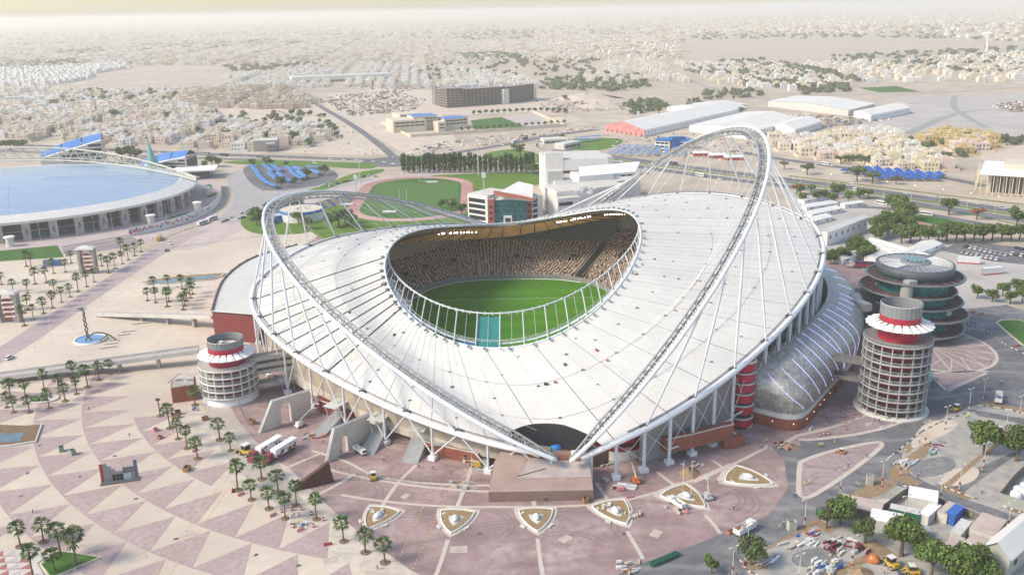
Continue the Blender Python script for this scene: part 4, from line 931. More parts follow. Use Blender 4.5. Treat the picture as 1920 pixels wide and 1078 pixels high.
# ---- south side: arch walls, ramps, brick rooms, podium, wedge wall
cut = M('cast_stone', (.55,.50,.44), .85, .1, .25, detail=5)
def arch_wall(label, base0, base1, h0, h1, lean, ox, ow, oh):
    a, b = Vector(G(*base0)), Vector(G(*base1)); d = (b-a); L = d.length; t = thing('arch_wall', label, 'wall', tuple(a), 'free-standing arch walls by the stadium entrance'); t.rotation_euler = (0, 0, math.atan2(d.y, d.x))
    W = 1.1; prof = lambda x: h0+(h1-h0)*max(0, (x-lean))/(L-lean) if x >= lean else h0*x/lean
    arc = [(ox-ow/2, 0)]+[(ox-ow/2*math.cos(PI*k/10), oh-ow/2+ow/2*math.sin(PI*k/10)) for k in range(11)]+[(ox+ow/2, 0)]
    def both(name, polys, m):
        mb = MB()
        for P in polys:
            n = len(P); mb.add([(x,-W/2,z) for x, z in P]+[(x,W/2,z) for x, z in P], [tuple(range(n)), tuple(range(2*n-1, n-1, -1))]+[(i, n+i, n+(i+1)%n, (i+1)%n) for i in range(n)])
        mb.build(name, m, t)
    top = [(x, prof(x)) for x in np.linspace(ox-ow/2, ox+ow/2, 11)]
    both('wall_panel', [[(0,0),(ox-ow/2,0),(ox-ow/2,prof(ox-ow/2)),(lean,h0)]], cut)
    both('wall_panel', [[(ox+ow/2,0),(L,0),(L,h1),(ox+ow/2,prof(ox+ow/2))]], cut)
    both('arch_head', [[arc[k], arc[k+1], (arc[k+1][0], prof(arc[k+1][0])), (arc[k][0], prof(arc[k][0]))] for k in range(1, 11)], cut)
    cp = MB(); cp.tube([(0,0,.1),(lean,0,h0+.1),(L,0,h1+.1)], .62, 4); cp.build('coping', M('coping_stone', (.66,.62,.55), .8), t)
    for x, z in ((ox-ow*1.1, 1.6),(ox-ow*.75, 1.6),(ox+ow*.8, 2.2),(ox+ow*1.3, 3.4)): MB().box(x-.2,-W/2-.05,z,x+.2,W/2+.05,z+.4).build('wall_socket', dark_steel, t)
arch_wall('nearer-tower pale stone arch wall with the larger arched gateway', (486,812), (583,775), 10.5, 9.5, 6.2, 11.5, 4.2, 8.6)
arch_wall('shaded stone arch wall with the smaller arched gateway, behind the rust wedge', (611,868), (694,820), 10.8, 9.0, 4.8, 9.2, 2.6, 6.6)
def slab4(name, label, cat, P, z0, z1, m, top=None, group=None):
    """low four-sided block with sloping top: P = ground corners, z1 = heights per corner"""
    c = Vector((sum(p[0] for p in P)/4, sum(p[1] for p in P)/4, 0)); t = thing(name, label, cat, tuple(c), group, world=True); mb = MB()
    lo = [(p[0],p[1],z0) for p in P]; hi = [(p[0],p[1],z) for p, z in zip(P, z1)]
    mb.add(lo+hi, [(0,1,5,4),(1,2,6,5),(2,3,7,6),(3,0,4,7)]); mb.build('body', m, t)
    mb = MB(); mb.quad(*[(x, y, z+.02) for x, y, z in hi]); mb.build('top_slab', top or m, t); return t
rust = M('rust_cladding', (.085,.036,.026), .7, .2, .4)
a, b = Vector(G(556,921)), Vector(G(627,904)); d = (b-a).normalized(); n = Vector((-d.y, d.x, 0))*1.6
w = thing('wedge_wall', 'dark rust-brown wedge wall rising to one end on the forecourt', 'wall', tuple(a), world=True); mb = MB()
mb.add([tuple(a), tuple(b), tuple(b+n), tuple(a+n), tuple(a+Vector((0,0,1.6))), tuple(b-d*1.2+Vector((0,0,7.6))), tuple(b-d*1.2+n+Vector((0,0,7.6))), tuple(a+n+Vector((0,0,1.6)))], [(0,1,5,4),(1,2,6,5),(2,3,7,6),(3,0,4,7),(4,5,6,7)]); mb.build('wedge_body', rust, w)
# podium block at the foot of the arches
pod_m = M('podium_stone', (.235,.155,.125), .8, .13, .3, detail=5); pod_l = M('podium_worn_top', (.33,.235,.195), .8, .2, .12, detail=5)
P = [G(918,934)[:2], G(1110,941)[:2], G(1117,880)[:2], G(940,875)[:2]]
pd = thing('podium', 'large brown stone podium with a cut-out top at the foot of the arches', 'podium', (P[0][0]+15, P[0][1]+8, 0), world=True)
x0, x1, y0, y1 = -8.5, 24.0, 250.0, 267.0
zt = lambda y: 3.5+(y-y0)*.30
def sloped(pts, dz, nm, m, skirt=0):
    mb = MB(); n = len(pts); hi = [(x, y, zt(y)+dz) for x, y in pts]
    if skirt: mb.add(hi+[(x, y, 0 if skirt > 5 else zt(y)+dz-skirt) for x, y in pts], [tuple(range(n))]+[(n+i, n+(i+1)%n, (i+1)%n, i) for i in range(n)])
    else: mb.add(hi, [tuple(range(n))])
    return mb.build(nm, m, pd)
sloped([(x0,y0),(x1,y0),(x1,y1-1),(x1-8,y1),(x0+3.5,y1),(x0+1.5,y1-5)], 0, 'podium_block', pod_m, 9)
sloped([(x0+.05,y0+.05),(x1-.05,y0+.05),(x1-.05,y0+5.2),(x0+9,y0+5.2),(x0+12.5,y1-3),(x0+13,y1-.3),(x0+3.6,y1-.3),(x0+1.6,y1-5)], .03, 'podium_paving', pod_l)
sloped([(x0+9,y0+5.3),(x1-.2,y0+5.3),(x1-.2,y0+11.5),(x0+13,y1-3)], .12, 'podium_inset', M('inset_stone', (.40,.335,.305), .8, .15, .2), .12)
sloped([(x0+12.6,y1-2.9),(x1-.2,y0+11.7),(x1-.2,y0+13.2),(x0+13,y1-1.4)], .7, 'podium_kerb', M('kerb_rust', (.19,.085,.05), .8, .12, .5), .7)
MB().tube([(x0+9,y0+6,zt(y0+6)+.25),(x0+18,y0+9,zt(y0+9)+.25)], .12, 4).build('podium_groove', rust, pd)
# arch foot blocks
for pp, lab in (((1014,862), 'white steel footing where the western arch meets the podium'), ((1082,862), 'white steel footing where the eastern arch meets the podium'), ((1100,868), 'white steel footing of the eastern ring beam beside the podium')):
    c = G(*pp, 6); t = thing('arch_footing', lab, 'footing', (c[0], c[1], 0)); MB().cbox(0,0,0,3.4,2.6,9.0,.2).build('block', ped, t)
    for q in (-1.1,-.4,.4,1.1): MB().cbox(q,-1.35,6.2,.3,.5,2.2,.2).build('stiffener', steel, t)
# brick rooms and balconies below the ring beam
def brick_run(label, pts, z0, z1, name='brick_room', m=brick_red, thick=5):
    P = [Vector(G(*p)) for p in pts]; c = P[len(P)//2]; t = thing(name, label, 'brick room', tuple(c), world=True); mb = MB(); Q = []
    for i, p in enumerate(P):
        d = (P[min(i+1, len(P)-1)]-P[max(i-1, 0)]).normalized(); n = Vector((-d.y, d.x, 0)); n = n if n.y > 0 else -n; Q.append(p+n*thick)
    pl = [(p.x, p.y) for p in P]+[(q.x, q.y) for q in Q[::-1]]; mb.prism(pl, z0, z1, True); mb.build('brick_wall', m, t)
    mb = MB(); cp = [(p.x, p.y, z1+.12) for p in P]; mb.tube(cp, .22, 4); mb.build('coping', concrete_l, t); return t, P
t, P = brick_run('red brick room with two openings under the ring beam, left of the grey ramp', [(797,848),(850,862),(898,872)], 0, 4.2)
for f in (.12, .78): p = P[0].lerp(P[-1], f); MB().cbox(p.x, p.y-.1, .4, 1.6, .4, 2.4, -.15).build('opening', black, t)
MB().cbox(P[1].x, P[1].y+3, 4.2, 14, 3, .8, -.15).build('roof_clutter', concrete, t)
brick_run('dark red brick room behind the larger arch wall', [(588,768),(625,782),(650,800)], 0, 5, m=dr)
t, P = brick_run('long red brick balcony wall raised on the south-east columns', [(1247,868),(1300,857),(1340,846),(1374,838)], 3.6, 8.6, thick=3)
MB().cbox(P[2].x+7, P[2].y+3.5, 0, 8, 3, 3.6, .35).build('balcony_leg', brick_red, t)
for lab, cxy, r, zz in (('crimson striped stair drum between two columns on the south-east side', G(1396,812), 4.3, [0,5,9.5,13.5,17.5,21.5,25.5]), ('crimson and white round stair drum behind the podium', G(1165,862), 9.5, [0,4.2])):
    t = thing('stair_drum', lab, 'stair drum', (cxy[0], cxy[1]+r+(2.5 if r < 5 else -1), 0))
    if len(zz) > 3:
        for z in zz[:-1]: MB().lathe([(r,z+.8),(r,z+3.9)], n=24).build('red_band', red_paint, t, True); MB().lathe([(r-.5,z+3.9),(r+.35,z+3.9),(r+.35,z+4.3),(r-.5,z+4.3)], n=24).build('landing', concrete_l, t)
        MB().lathe([(r-.6,0),(r-.6,25)], n=24).build('core', black, t)
    else:
        MB().lathe([(r,0),(r,3.4)], n=30).build('white_base', white_paint, t, True); MB().lathe([(r-.3,3.4),(r,3.5),(r,9.5)], n=30).build('red_band', red_paint, t, True); MB().lathe([(r+.05,5.2),(r+.05,6.3)], n=10, a0=R(250), a1=R(300)).build('slot', black, t)
def ramp(label, p0, p1, w, h, canopy=True):
    a, b = Vector(G(*p0)), Vector(G(*p1)); d = b-a; L = d.length; t = thing('access_ramp', label, 'ramp', tuple(a), 'access ramps with flat canopies'); t.rotation_euler = (0, 0, math.atan2(d.y, d.x))
    mb = MB(); mb.add([(0,-w/2,.05),(L,-w/2,h),(L,w/2,h),(0,w/2,.05),(L,-w/2,0),(L,w/2,0)], [(0,1,2,3),(0,4,1),(3,2,5),(1,4,5,2)]); mb.build('ramp_deck', M('ribbed_deck', (.33,.335,.33), .7, .14, 1.2), t)
    for k in range(7): y = -w/2+w*(k+.5)/7; MB().tube([(0,y,.12),(L,y,h+.07)], .05, 4).build('deck_rib', steel, t)
    for s in (-1, 1): MB().tube([(0,s*w/2,1.0),(L,s*w/2,h+1.0)], .06, 4).build('handrail', steel, t)
    if canopy:
        mb = MB(); z = h+3.6; mb.box(L*.55,-w/2-.3,z,L*1.15,w/2+.3,z+.3); mb.build('canopy', M('canopy_sheet', (.52,.53,.51), .6), t)
        for x in (L*.62, L*1.08):
            for s in (-1, 1): MB().tube([(x,s*w/2*.6,h*.6),(x,s*w/2,z)], .1, 5).build('canopy_post', steel, t)
ramp('grey ribbed ramp behind the arch wall nearest the ramp tower', (595,818), (640,790), 5, 4.4)
ramp('grey ribbed ramp beside the white tipper truck', (687,852), (720,815), 5.5, 5)
ramp('grey ribbed ramp beneath a flat canopy left of the long brick room', (768,868), (792,838), 5.5, 5)
ramp('straight grey ramp right of the long brick room', (900,882), (902,850), 5.8, 5)
t = thing('entrance_canopy', 'flat grey canopy on struts in front of the western concourse', 'canopy', G(552,730)); MB().cbox(0,0,5,12,4,.3,.35).build('canopy_sheet', MATS['canopy_sheet'], t)
for q in (-4, 0, 4): MB().tube([(q,q*.35,0),(q*1.2,q*.42,5)], .14, 5).build('strut', steel, t)
# footbridges across the plaza
def footbridge(label, p0, p1, z0, z1, w=5.5):
    a, b = Vector(G(*p0, z0)), Vector(G(*p1, z1)); t = thing('footbridge', label, 'footbridge', (a.x, a.y, 0), 'long flat footbridges over the plaza', world=True); d = (b-a).normalized(); n = Vector((-d.y, d.x, 0)).normalized()*w/2
    mb = MB(); v = [a-n, b-n, b+n, a+n]; dn = Vector((0,0,-.9)); mb.add([tuple(q) for q in v]+[tuple(q+dn) for q in v], [(0,1,2,3),(0,4,5,1),(1,5,6,2),(2,6,7,3),(3,7,4,0)]); mb.build('deck', M('deck_paving', (.43,.37,.36), .85, .1, .5), t)
    for s in (-1, 1):
        mb = MB(); p, q = a+n*s, b+n*s; mb.add([tuple(p+dn), tuple(q+dn), tuple(q+Vector((0,0,1.0))), tuple(p+Vector((0,0,1.0))), tuple(p+n*s*.1+dn), tuple(q+n*s*.1+dn), tuple(q+n*s*.1+Vector((0,0,1))), tuple(p+n*s*.1+Vector((0,0,1)))], [(0,1,2,3),(7,6,5,4),(3,2,6,7)]); mb.build('parapet', concrete_l, t)
    L = (b-a).length; k = 12
    while k < L-4:
        p = a+d*k; MB().cbox(p.x, p.y, 0, 1.2, w*.5, max(.1, p.z-.9), math.atan2(d.y, d.x)).build('pier', concrete, t); k += 16
footbridge('long footbridge running from the left edge to the western ramp tower', (-60,714), (372,655), 1.6, 6.4, 6)
footbridge('short footbridge from the swirling sculpture to the white annex', (186,587), (402,592), 1.2, 7, 5)
# ------------------------------------------------------------------ buildings of the middle distance
def hz(px, py, Y):
    d = cf*FOC + cr*(px-960.0) - cu*(py-539.0); return CAM_H+Y/d[1]*d[2]
def front(xl, yl, xr, yr, depth):
    a, b = Vector(G(xl, yl)), Vector(G(xr, yr)); d = (b-a).normalized(); n = Vector((-d.y, d.x, 0)); n = n if n.y > 0 else -n
    return a, b, d, n*depth
wall_white = M('white_render', (.70,.67,.63), .85, .06, .1); wall_cream = M('cream_render', (.60,.52,.40), .85, .07, .1)
def block(name, parent, xl, yl, xr, yr, depth, ytop, m, z0=0, roof=None):
    a, b, d, n = front(xl, yl, xr, yr, depth); h = hz((xl+xr)/2, ytop, (a.y+b.y)/2)
    mb = MB(); mb.prism([(a.x,a.y),(b.x,b.y),((b+n).x,(b+n).y),((a+n).x,(a+n).y)], z0, h); o = mb.build(name, m, parent)
    mb = MB(); i = .97; c = (a+b+n)/2; c = (a+b)/2+n/2; P = [c+(q-c)*i for q in (a, b, b+n, a+n)]; mb.prism([(p.x,p.y) for p in P], h, h+.35); mb.build('roof', roof or concrete_l, parent); return a, b, d, n, h
def strips(parent, a, d, L, rows, m, x0=0, name='window_strip', h=1.6, out=.12, split=0):
    """glass strips let into a front wall: rows = list of sill heights"""
    ang = math.atan2(d.y, d.x)
    for z in rows:
        k = max(1, split)
        for j in range(k):
            l = (L-x0*2)/k; c = a+d*(x0+l*(j+.5)); MB().cbox(c.x, c.y, z, l*(.86 if split else 1), out*2, h, ang).build(name, m, parent)
# teal-fronted college building
col = thing('college_building', 'four-storey white and brick college building with a teal glass front', 'college building', G(950,416), world=True)
a, b, d, n, h = block('side_block', col, 878,414, 915,420, 26, 366, wall_white); strips(col, a+d*1.2, d, (b-a).length*.82, [2,6.2,10.4,14.6], glass_dk, 0, h=2.8)
a, b, d, n, h = block('brick_bay', col, 915,420, 927,420, 18, 374, M('terracotta', (.34,.10,.065), .8, .1, .5)); strips(col, a, d, (b-a).length, [3,7.2,11.4], glass_dk, 1.2, h=1.7)
a, b, d, n, h = block('glass_front', col, 927,419, 988,417, 20, 375, teal_glass, roof=wall_white)
L = (b-a).length; ang = math.atan2(d.y, d.x)
for z in np.arange(2, h, 2.05): c = (a+b)/2; MB().cbox(c.x, c.y-.1, z, L, .25, .14, ang).build('mullion', MATS['mullion_dark'], col)
for k in range(13): c = a+d*(L*k/12); MB().cbox(c.x, c.y-.12, 0, .14, .25, h, ang).build('mullion', MATS['mullion_dark'], col)
for k in range(10):
    for z in range(3): 
        if random.random() < .55: c = a+d*(L*(k+.5)/10); MB().cbox(c.x, c.y-.08, 3.5+z*4.1, L/10*.8, .2, 1.6, ang).build('dark_pane', M('teal_dark', (.005,.06,.065), .15, spec=.6), col)
c = (a+b)/2-d*2; MB().cbox(c.x, c.y-1.2, 0, 6, 2.5, 5.4, ang).build('porch', white_paint, col); MB().cbox(c.x, c.y-2.5, .5, 3.6, .3, 3.6, ang).build('porch_door', glass_dk, col)
a, b, d, n, h = block('brick_bay', col, 988,417, 998,416, 18, 374, MATS['terracotta']); strips(col, a, d, (b-a).length, [3,7.2,11.4], glass_dk, 1, h=1.7)
a, b, d, n, h = block('side_block', col, 998,416, 1018,412, 24, 369, wall_white); strips(col, a, d, (b-a).length*.55, [2,6.2,10.4,13.8], glass_dk, .6, h=2.8)
cc = Vector(G(1016,392)); r = 11.5
MB().lathe([(r,0),(r,18.5),(.1,18.8)], (cc.x, cc.y, 0), 36, R(-80), R(80)).build('curved_wing', wall_white, col)
for z in (2.5,6.5,10.5,14.2): MB().lathe([(r+.15,z),(r+.15,z+2.6)], (cc.x, cc.y, 0), 30, R(-70), R(60)).build('window_strip', glass_dk, col)
mb = MB(); a = Vector(G(926,366,20.5)); b_ = Vector(G(1005,376,19)); e = Vector((2,30,0)); mb.add([tuple(a),tuple(b_),tuple(b_+e*.25),tuple(a+e*.18), tuple(a+Vector((0,0,3.4))), tuple(b_+Vector((0,0,.6)))], [(0,1,5,4),(4,5,2,3)]); mb.build('brick_screen', MATS['terracotta'], col)
mb = MB(); mb.prism([(a.x+4,a.y+4),(b_.x-2,b_.y+6),(b_.x-1,b_.y+44),(a.x+18,a.y+44)], 17, 22); mb.build('roof_hall', wall_white, col)
# white institute complex
ins = thing('institute', 'white stepped institute complex with long dark window slots and a sloping roof', 'institute', G(1100,385), world=True)
a, b, d, n, h = block('main_block', ins, 1023,372, 1140,368, 46, 300, wall_white); strips(ins, a+d*13, d, 36, [h-10.5, h-17], glass_dk, 0, h=2.0)
for z in range(4): MB().cbox(a.x+3.5, a.y-.1, h-9-z*5, 1.2, .4, 1.4, 0).build('port_window', glass_dk, ins)
block('stair_tower', ins, 1023,372, 1056,371, 8, 288, wall_white); block('grey_bay', ins, 1027,391, 1056,390, 10, 322, M('ribbed_grey', (.47,.46,.44), .8, .08, .5))
block('upper_hall', ins, 1058,345, 1150,340, 20, 297, wall_white)
a, b, d, n, h = block('right_block', ins, 1086,378, 1150,372, 34, 326, wall_white); strips(ins, a+d*32, d, 10, [h-17,h-13.5,h-10], glass_dk, 0, split=4, h=2.2); strips(ins, a+d*46, d, 6, [h-17,h-13.5], glass_dk, 0, split=2, h=2.2)
strips(ins, a+d*36, d, 26, [h-4], glass_dk, 0, h=1.5, split=5)
P = [G(1086,331,31), G(1192,322,31), G(1200,303,33), G(1086,313,33)]; mb = MB(); mb.add(P+[(x,y,z-1) for x,y,z in P], [(0,1,2,3),(4,5,1,0),(5,6,2,1)]); mb.build('sloping_roof', white_paint, ins)
block('low_block', ins, 1044,408, 1115,402, 30, 358, wall_white); a, b, d, n, h = block('low_front', ins, 1046,414, 1090,409, 8, 372, wall_white); strips(ins, a+d*1, d, 11, [h-5], glass_dk, h=2.4)
strips(ins, a, d, (b-a).length, [h-11], glass_dk, h=2.2); block('white_box', ins, 1040,392, 1075,390, 14, 340, white_paint)
block('east_block', ins, 1115,392, 1172,382, 30, 350, wall_white); block('east_link', ins, 1150,378, 1200,368, 24, 338, concrete_l)
for k in range(12): c = G(random.uniform(1078,1110), random.uniform(352,362), 20); MB().cbox(c[0], c[1], 19, 2, 2, random.uniform(1, 3), 0).build('roof_unit', steel, ins)
# round blue-banded clinic behind the western arch
cl = thing('clinic', 'round white clinic with a blue fascia behind the western arch', 'clinic', G(580,420), world=True); c = Vector(G(566,410))
MB().lathe([(16.5,0),(16.5,6)], (c.x, c.y, 0), 40).build('wall', wall_white, cl, True); MB().lathe([(16.7,6),(16.7,8),(16,8)], (c.x, c.y, 0), 40).build('fascia', M('fascia_blue', (.02,.13,.38), .5), cl, True); MB().lathe([(16.1,7.5),(.1,7.7)], (c.x, c.y, 0), 40).build('roof', wall_cream, cl)
MB().cbox(c.x-15, c.y-8, 0, 18, 10, 5, .6).build('wing', MATS['fascia_blue'], cl); MB().cbox(c.x-15, c.y-8, 5, 16, 8.5, .3, .6).build('wing_roof', M('pale_blue_roof', (.45,.52,.62), .6), cl)
for k in range(7): MB().cbox(c.x+4*math.cos(k), c.y+4*math.sin(k*1.3)+k-3, 7.6, 2, 1.5, 1.2, k).build('roof_unit', steel, cl)
gs = thing('grandstand', 'small sloped grandstand with yellow and blue seat blocks beside the running track', 'grandstand', G(625,385)); gs.rotation_euler = (0,0,R(62)); mb = MB()
for r in range(8): mb.box(-22, r*1.1-4, 0, 22, r*1.1-2.9, .8+r*.6)
mb.build('terrace', concrete_l, gs)
for k in range(8):
    for r in range(7): MB().box(-21+k*5.4, r*1.1-3.6, .8+r*.6, -21+k*5.4+4.4, r*1.1-3.2, 1.3+r*.6).build('seat_row', M('seat_blue', (.04,.10,.22), .6) if k % 2 else M('seat_yellow', (.55,.36,.12), .6), gs)

# ---- domed sports hall
dm = thing('sports_dome', 'vast pale blue oval domed sports hall with a white rim and arched truss', 'sports hall', (-400,720,0), world=True)
DC, DA, DB = (-400., 720.), 139., 124.
def de(t, k=1.0, z=0): return Vector((DC[0]+DA*k*math.cos(t), DC[1]+DB*k*math.sin(t), z))
dome_m = M('dome_blue', (.25,.33,.455), .27, .07, .05, spec=.6, detail=6)
mb = MB(); mb.grid(lambda u, v: de(2*PI*u, .935*(1-v)+.0001, 17.0+7.0*math.sin(v*PI/2)), 120, 24); mb.build('dome_shell', dome_m, dm, True)
mb = MB()
for t in np.linspace(R(-100), R(20), 15): mb.tube([de(t, k, 17.05+7*math.sin((1-k/.935)*PI/2)) for k in np.linspace(.93, .2, 8)], .12, 3)
mb.build('dome_seams', M('dome_seam', (.36,.46,.60), .5), dm, kind='stuff')
rim = M('dome_rim', (.60,.585,.55), .7, .06, .2)
mb = MB(); mb.grid(lambda u, v: de(2*PI*u, [.93,.94,1.03,1.03,.99][int(round(v*4))], [16.9,17.4,14.2,12.4,12.2][int(round(v*4))]), 120, 4); mb.build('rim', rim, dm)
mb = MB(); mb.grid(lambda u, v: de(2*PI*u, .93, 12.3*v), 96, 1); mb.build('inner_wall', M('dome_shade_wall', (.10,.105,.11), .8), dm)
mb = MB(); mb.grid(lambda u, v: de(2*PI*u, .94, 4.5+1.1*v), 96, 1); mb.build('gallery_band', M('gallery_band', (.3,.3,.29), .8), dm)
sym = M('emblem_blue', (.05,.07,.22), .6)
for k in range(30):
    t = R(-112+k*7.2); p = de(t, .995); q = de(t+.01, .995); d = q-p; ang = math.atan2(d.y, d.x)
    if t > R(35): break
    MB().cbox(p.x, p.y, 0, 5.2, 3.6, 12.2, ang).build('pier', M('pier_grey', (.40,.375,.35), .8, .1, .3), dm)
    o = Vector((math.sin(ang), -math.cos(ang), 0)); c = p+o*1.86; em = MB(); u = Vector((math.cos(ang), math.sin(ang), 0))
    for dx, z, w, hh in ((0,7.6,.9,.9),(-.2,5.3,1.0,2.2),(.7,6.2,1.6,.5),(-.8,3.6,.5,1.9),(.6,3.6,.5,1.9)): e = c+u*dx*(1 if k % 2 else -1); em.cbox(e.x, e.y, z, w, .12, hh, ang)
    em.build('sport_emblem', sym, dm)
    m = de(t+R(3.6), .945); 
    for j in range(5): x = m+u*(j-2)*1.9; MB().cbox(x.x, x.y, 0, 1.5, .3, 3.6, ang).build('glass_door', M('door_teal', (.10,.19,.20), .25), dm)
truss = M('truss_cream', (.56,.53,.45), .6, .06, .5)
TX = np.linspace(-258, -640, 33)
def tr(x, top): u = (x+258)/-382.; w = math.sin(PI*min(1, .02+u*.98)); return Vector((x, 742+62*math.sin(PI*.5*min(1, u*2.4)), (15+ (23 if top else 11.5)*w**.7)))
for tp in (0, 1): MB().tube([tr(x, tp) for x in TX], .75, 8).build('truss_chord', truss, dm, True)
MB().tube([tr(x, 0)+Vector((0,7,1)) for x in TX], .6, 8).build('truss_chord', truss, dm, True)
for i in range(32):
    MB().tube([tr(TX[i], 0), tr((TX[i]+TX[i+1])/2, 1)], .42, 5).build('truss_web', truss, dm); MB().tube([tr((TX[i]+TX[i+1])/2, 1), tr(TX[i+1], 0)], .42, 5).build('truss_web', truss, dm)
    MB().tube([tr((TX[i]+TX[i+1])/2, 1), tr(TX[i], 0)+Vector((0,7,1))], .36, 5).build('truss_web', truss, dm)
# two blue-vaulted academy halls, glass spire, flat pavilion
vault = M('vault_blue', (.06,.19,.52), .3, .12, .05, spec=.6)
def academy(label, p0, p1, dep, h0, h1):
    a, b, d, n = front(*p0, *p1, dep); t = thing('academy_hall', label, 'academy hall', tuple(a), 'blue-vaulted academy halls', world=True)
    mb = MB(); mb.add([tuple(a), tuple(b), tuple(b+n), tuple(a+n)]+[tuple(q+Vector((0,0,h))) for q, h in ((a,h0),(b,h1),(b+n,h1),(a+n,h0))], [(0,1,5,4),(1,2,6,5),(2,3,7,6),(3,0,4,7)]); mb.build('body', concrete_l, t)
    L = (b-a).length; ang = math.atan2(d.y, d.x)
    for k in range(5):
        z = h1*(.12+.17*k); x0 = max(.3, (z+2-h0)/(h1-h0)*1.0 if z+3 > h0 else .3); x0 = min(.93, max(.34, x0)); c = a+d*L*((x0+.98)/2); MB().cbox(c.x, c.y, z, L*(.98-x0), .5, h1*.1, ang).build('glass_band', glass_dk, t)
    c = b+n*.5; MB().cbox(c.x, c.y, 1, .6, dep*.9, h1*.88, ang).build('glass_end', glass_dk, t)
    for k in range(3):
        u0, u1 = k/3+.01, (k+1)/3-.01
        mb = MB(); mb.grid(lambda u, v: a+d*L*(u0+(u1-u0)*u)+n*(v*1.02-.01)+Vector((0,0, h0+(h1-h0)*(u0+(u1-u0)*u)+1+7*math.sin(PI*v)*(.7+.3*math.sin(PI*(u0+(u1-u0)*u))))), 8, 10); mb.build('vault', vault, t, True)
    MB().tube([a+Vector((0,0,h0+.8)), b+Vector((0,0,h1+.8))], .9, 4).build('eave', white_paint, t)
academy('larger blue-vaulted academy hall rising behind the dome', (80,322), (198,314), 34, 12, 27)
academy('smaller blue-vaulted academy hall right of the glass spire', (262,330), (352,330), 24, 8, 17)
c = G(294,333); sp_ = thing('glass_spire', 'slender teal glass spire with a dark tip behind the dome', 'spire', c)
mb = MB(); rows = 14
def spf(u, v): a = 2*PI*u; k = (1-v)**1.25; return (8.5*k*math.cos(a)-4.6*v*(1) , 8.5*k*math.sin(a), 39*v)
mb.grid(spf, 20, rows); mb.build('spire_glass', M('spire_teal', (.14,.37,.33), .3, .1, .3), sp_, True)
for k in range(1, rows): MB().tube([spf(u, k/rows+.002) for u in np.linspace(0, 1, 16)], .1, 4).build('spire_band', M('spire_band', (.25,.42,.38), .4), sp_)
MB().lathe([(.8,37.2),(.3,39.5),(.02,41)], (-4.6,0,0), 8).build('spire_tip', M('tip_navy', (.03,.04,.12), .5), sp_)
pv_ = thing('pavilion', 'low pavilion with an overhanging white roof right of the dome', 'pavilion', G(375,335), world=True); a, b, d, n, h = block('wall', pv_, 335,338, 395,335, 22, 322, M('pavilion_glass', (.07,.09,.10), .3)); mb = MB(); c = (a+b)/2+n/2; mb.cbox(c.x, c.y, h+.3, (b-a).length*1.35, 30, 1.1, math.atan2(d.y, d.x)); mb.build('roof_slab', white_paint, pv_)
mr = thing('mural_wall', 'long curved white wall painted with coloured bunting beside the dome', 'wall', G(340,435), world=True); Pm = [Vector(p) for p in chaikin([G(*q) for q in [(243,443),(300,432),(350,418),(390,400),(410,385),(417,365),(413,350)]], 3)]
for i in range(len(Pm)-1): MB().add([tuple(Pm[i]), tuple(Pm[i+1]), tuple(Pm[i+1]+Vector((0,0,6))), tuple(Pm[i]+Vector((0,0,6)))], [(0,1,2,3)]).build('wall_panel', wall_white, mr)
for i in range(0, len(Pm)-1):
    for q in (.15, .5, .85):
        if random.random() < .25: continue
        p = Pm[i].lerp(Pm[i+1], q); d = (Pm[i+1]-Pm[i]).normalized(); o = Vector((d.y, -d.x, 0)); o = o if o.y < 0 else -o; p = p+o*.1; z = random.uniform(1.2, 4); s = random.uniform(.8, 1.6)
        mb = MB(); mb.add([tuple(p-d*s+Vector((0,0,z))), tuple(p+d*s+Vector((0,0,z+random.uniform(-.5,.8)))), tuple(p+Vector((0,0,z+random.uniform(1.2,2))))], [(0,1,2)]); mb.build('bunting', M('bunting_'+random.choice(['pink','orange','navy','teal']), {'p':(.55,.06,.2)}.get('x', (.5,.1,.2)), .7), mr)
for nme, c in (('pink', (.55,.06,.2)), ('orange', (.65,.25,.08)), ('navy', (.03,.09,.3)), ('teal', (.05,.35,.42))):
    m = MATS.get('bunting_'+nme)
    if m:
        for nd in m.node_tree.nodes:
            if nd.type == 'MIX': nd.inputs['A'].default_value = tuple(x*.9 for x in c)+(1,); nd.inputs['B'].default_value = tuple(x*1.1 for x in c)+(1,)
vent = None
for k, (px, py, lab) in enumerate([(20,462,'in front of the dome at the left edge'), (284,420,'beside the dome above the bunting wall'), (371,395,'at the right tip of the dome'), (388,366,'behind the right tip of the dome')]):
    if vent is None:
        vent = thing('vent_drum', '', 'vent drum', (0,0,0)); MB().lathe([(2.6,0),(2.6,6)], n=20).build('drum', concrete_l, vent, True); MB().lathe([(3.4,6),(3.4,6.9),(.1,7.3)], n=20).build('cap', white_paint, vent)
    put(vent, G(px, py), label='round pale ventilation drum '+lab, group='ventilation drums round the dome')
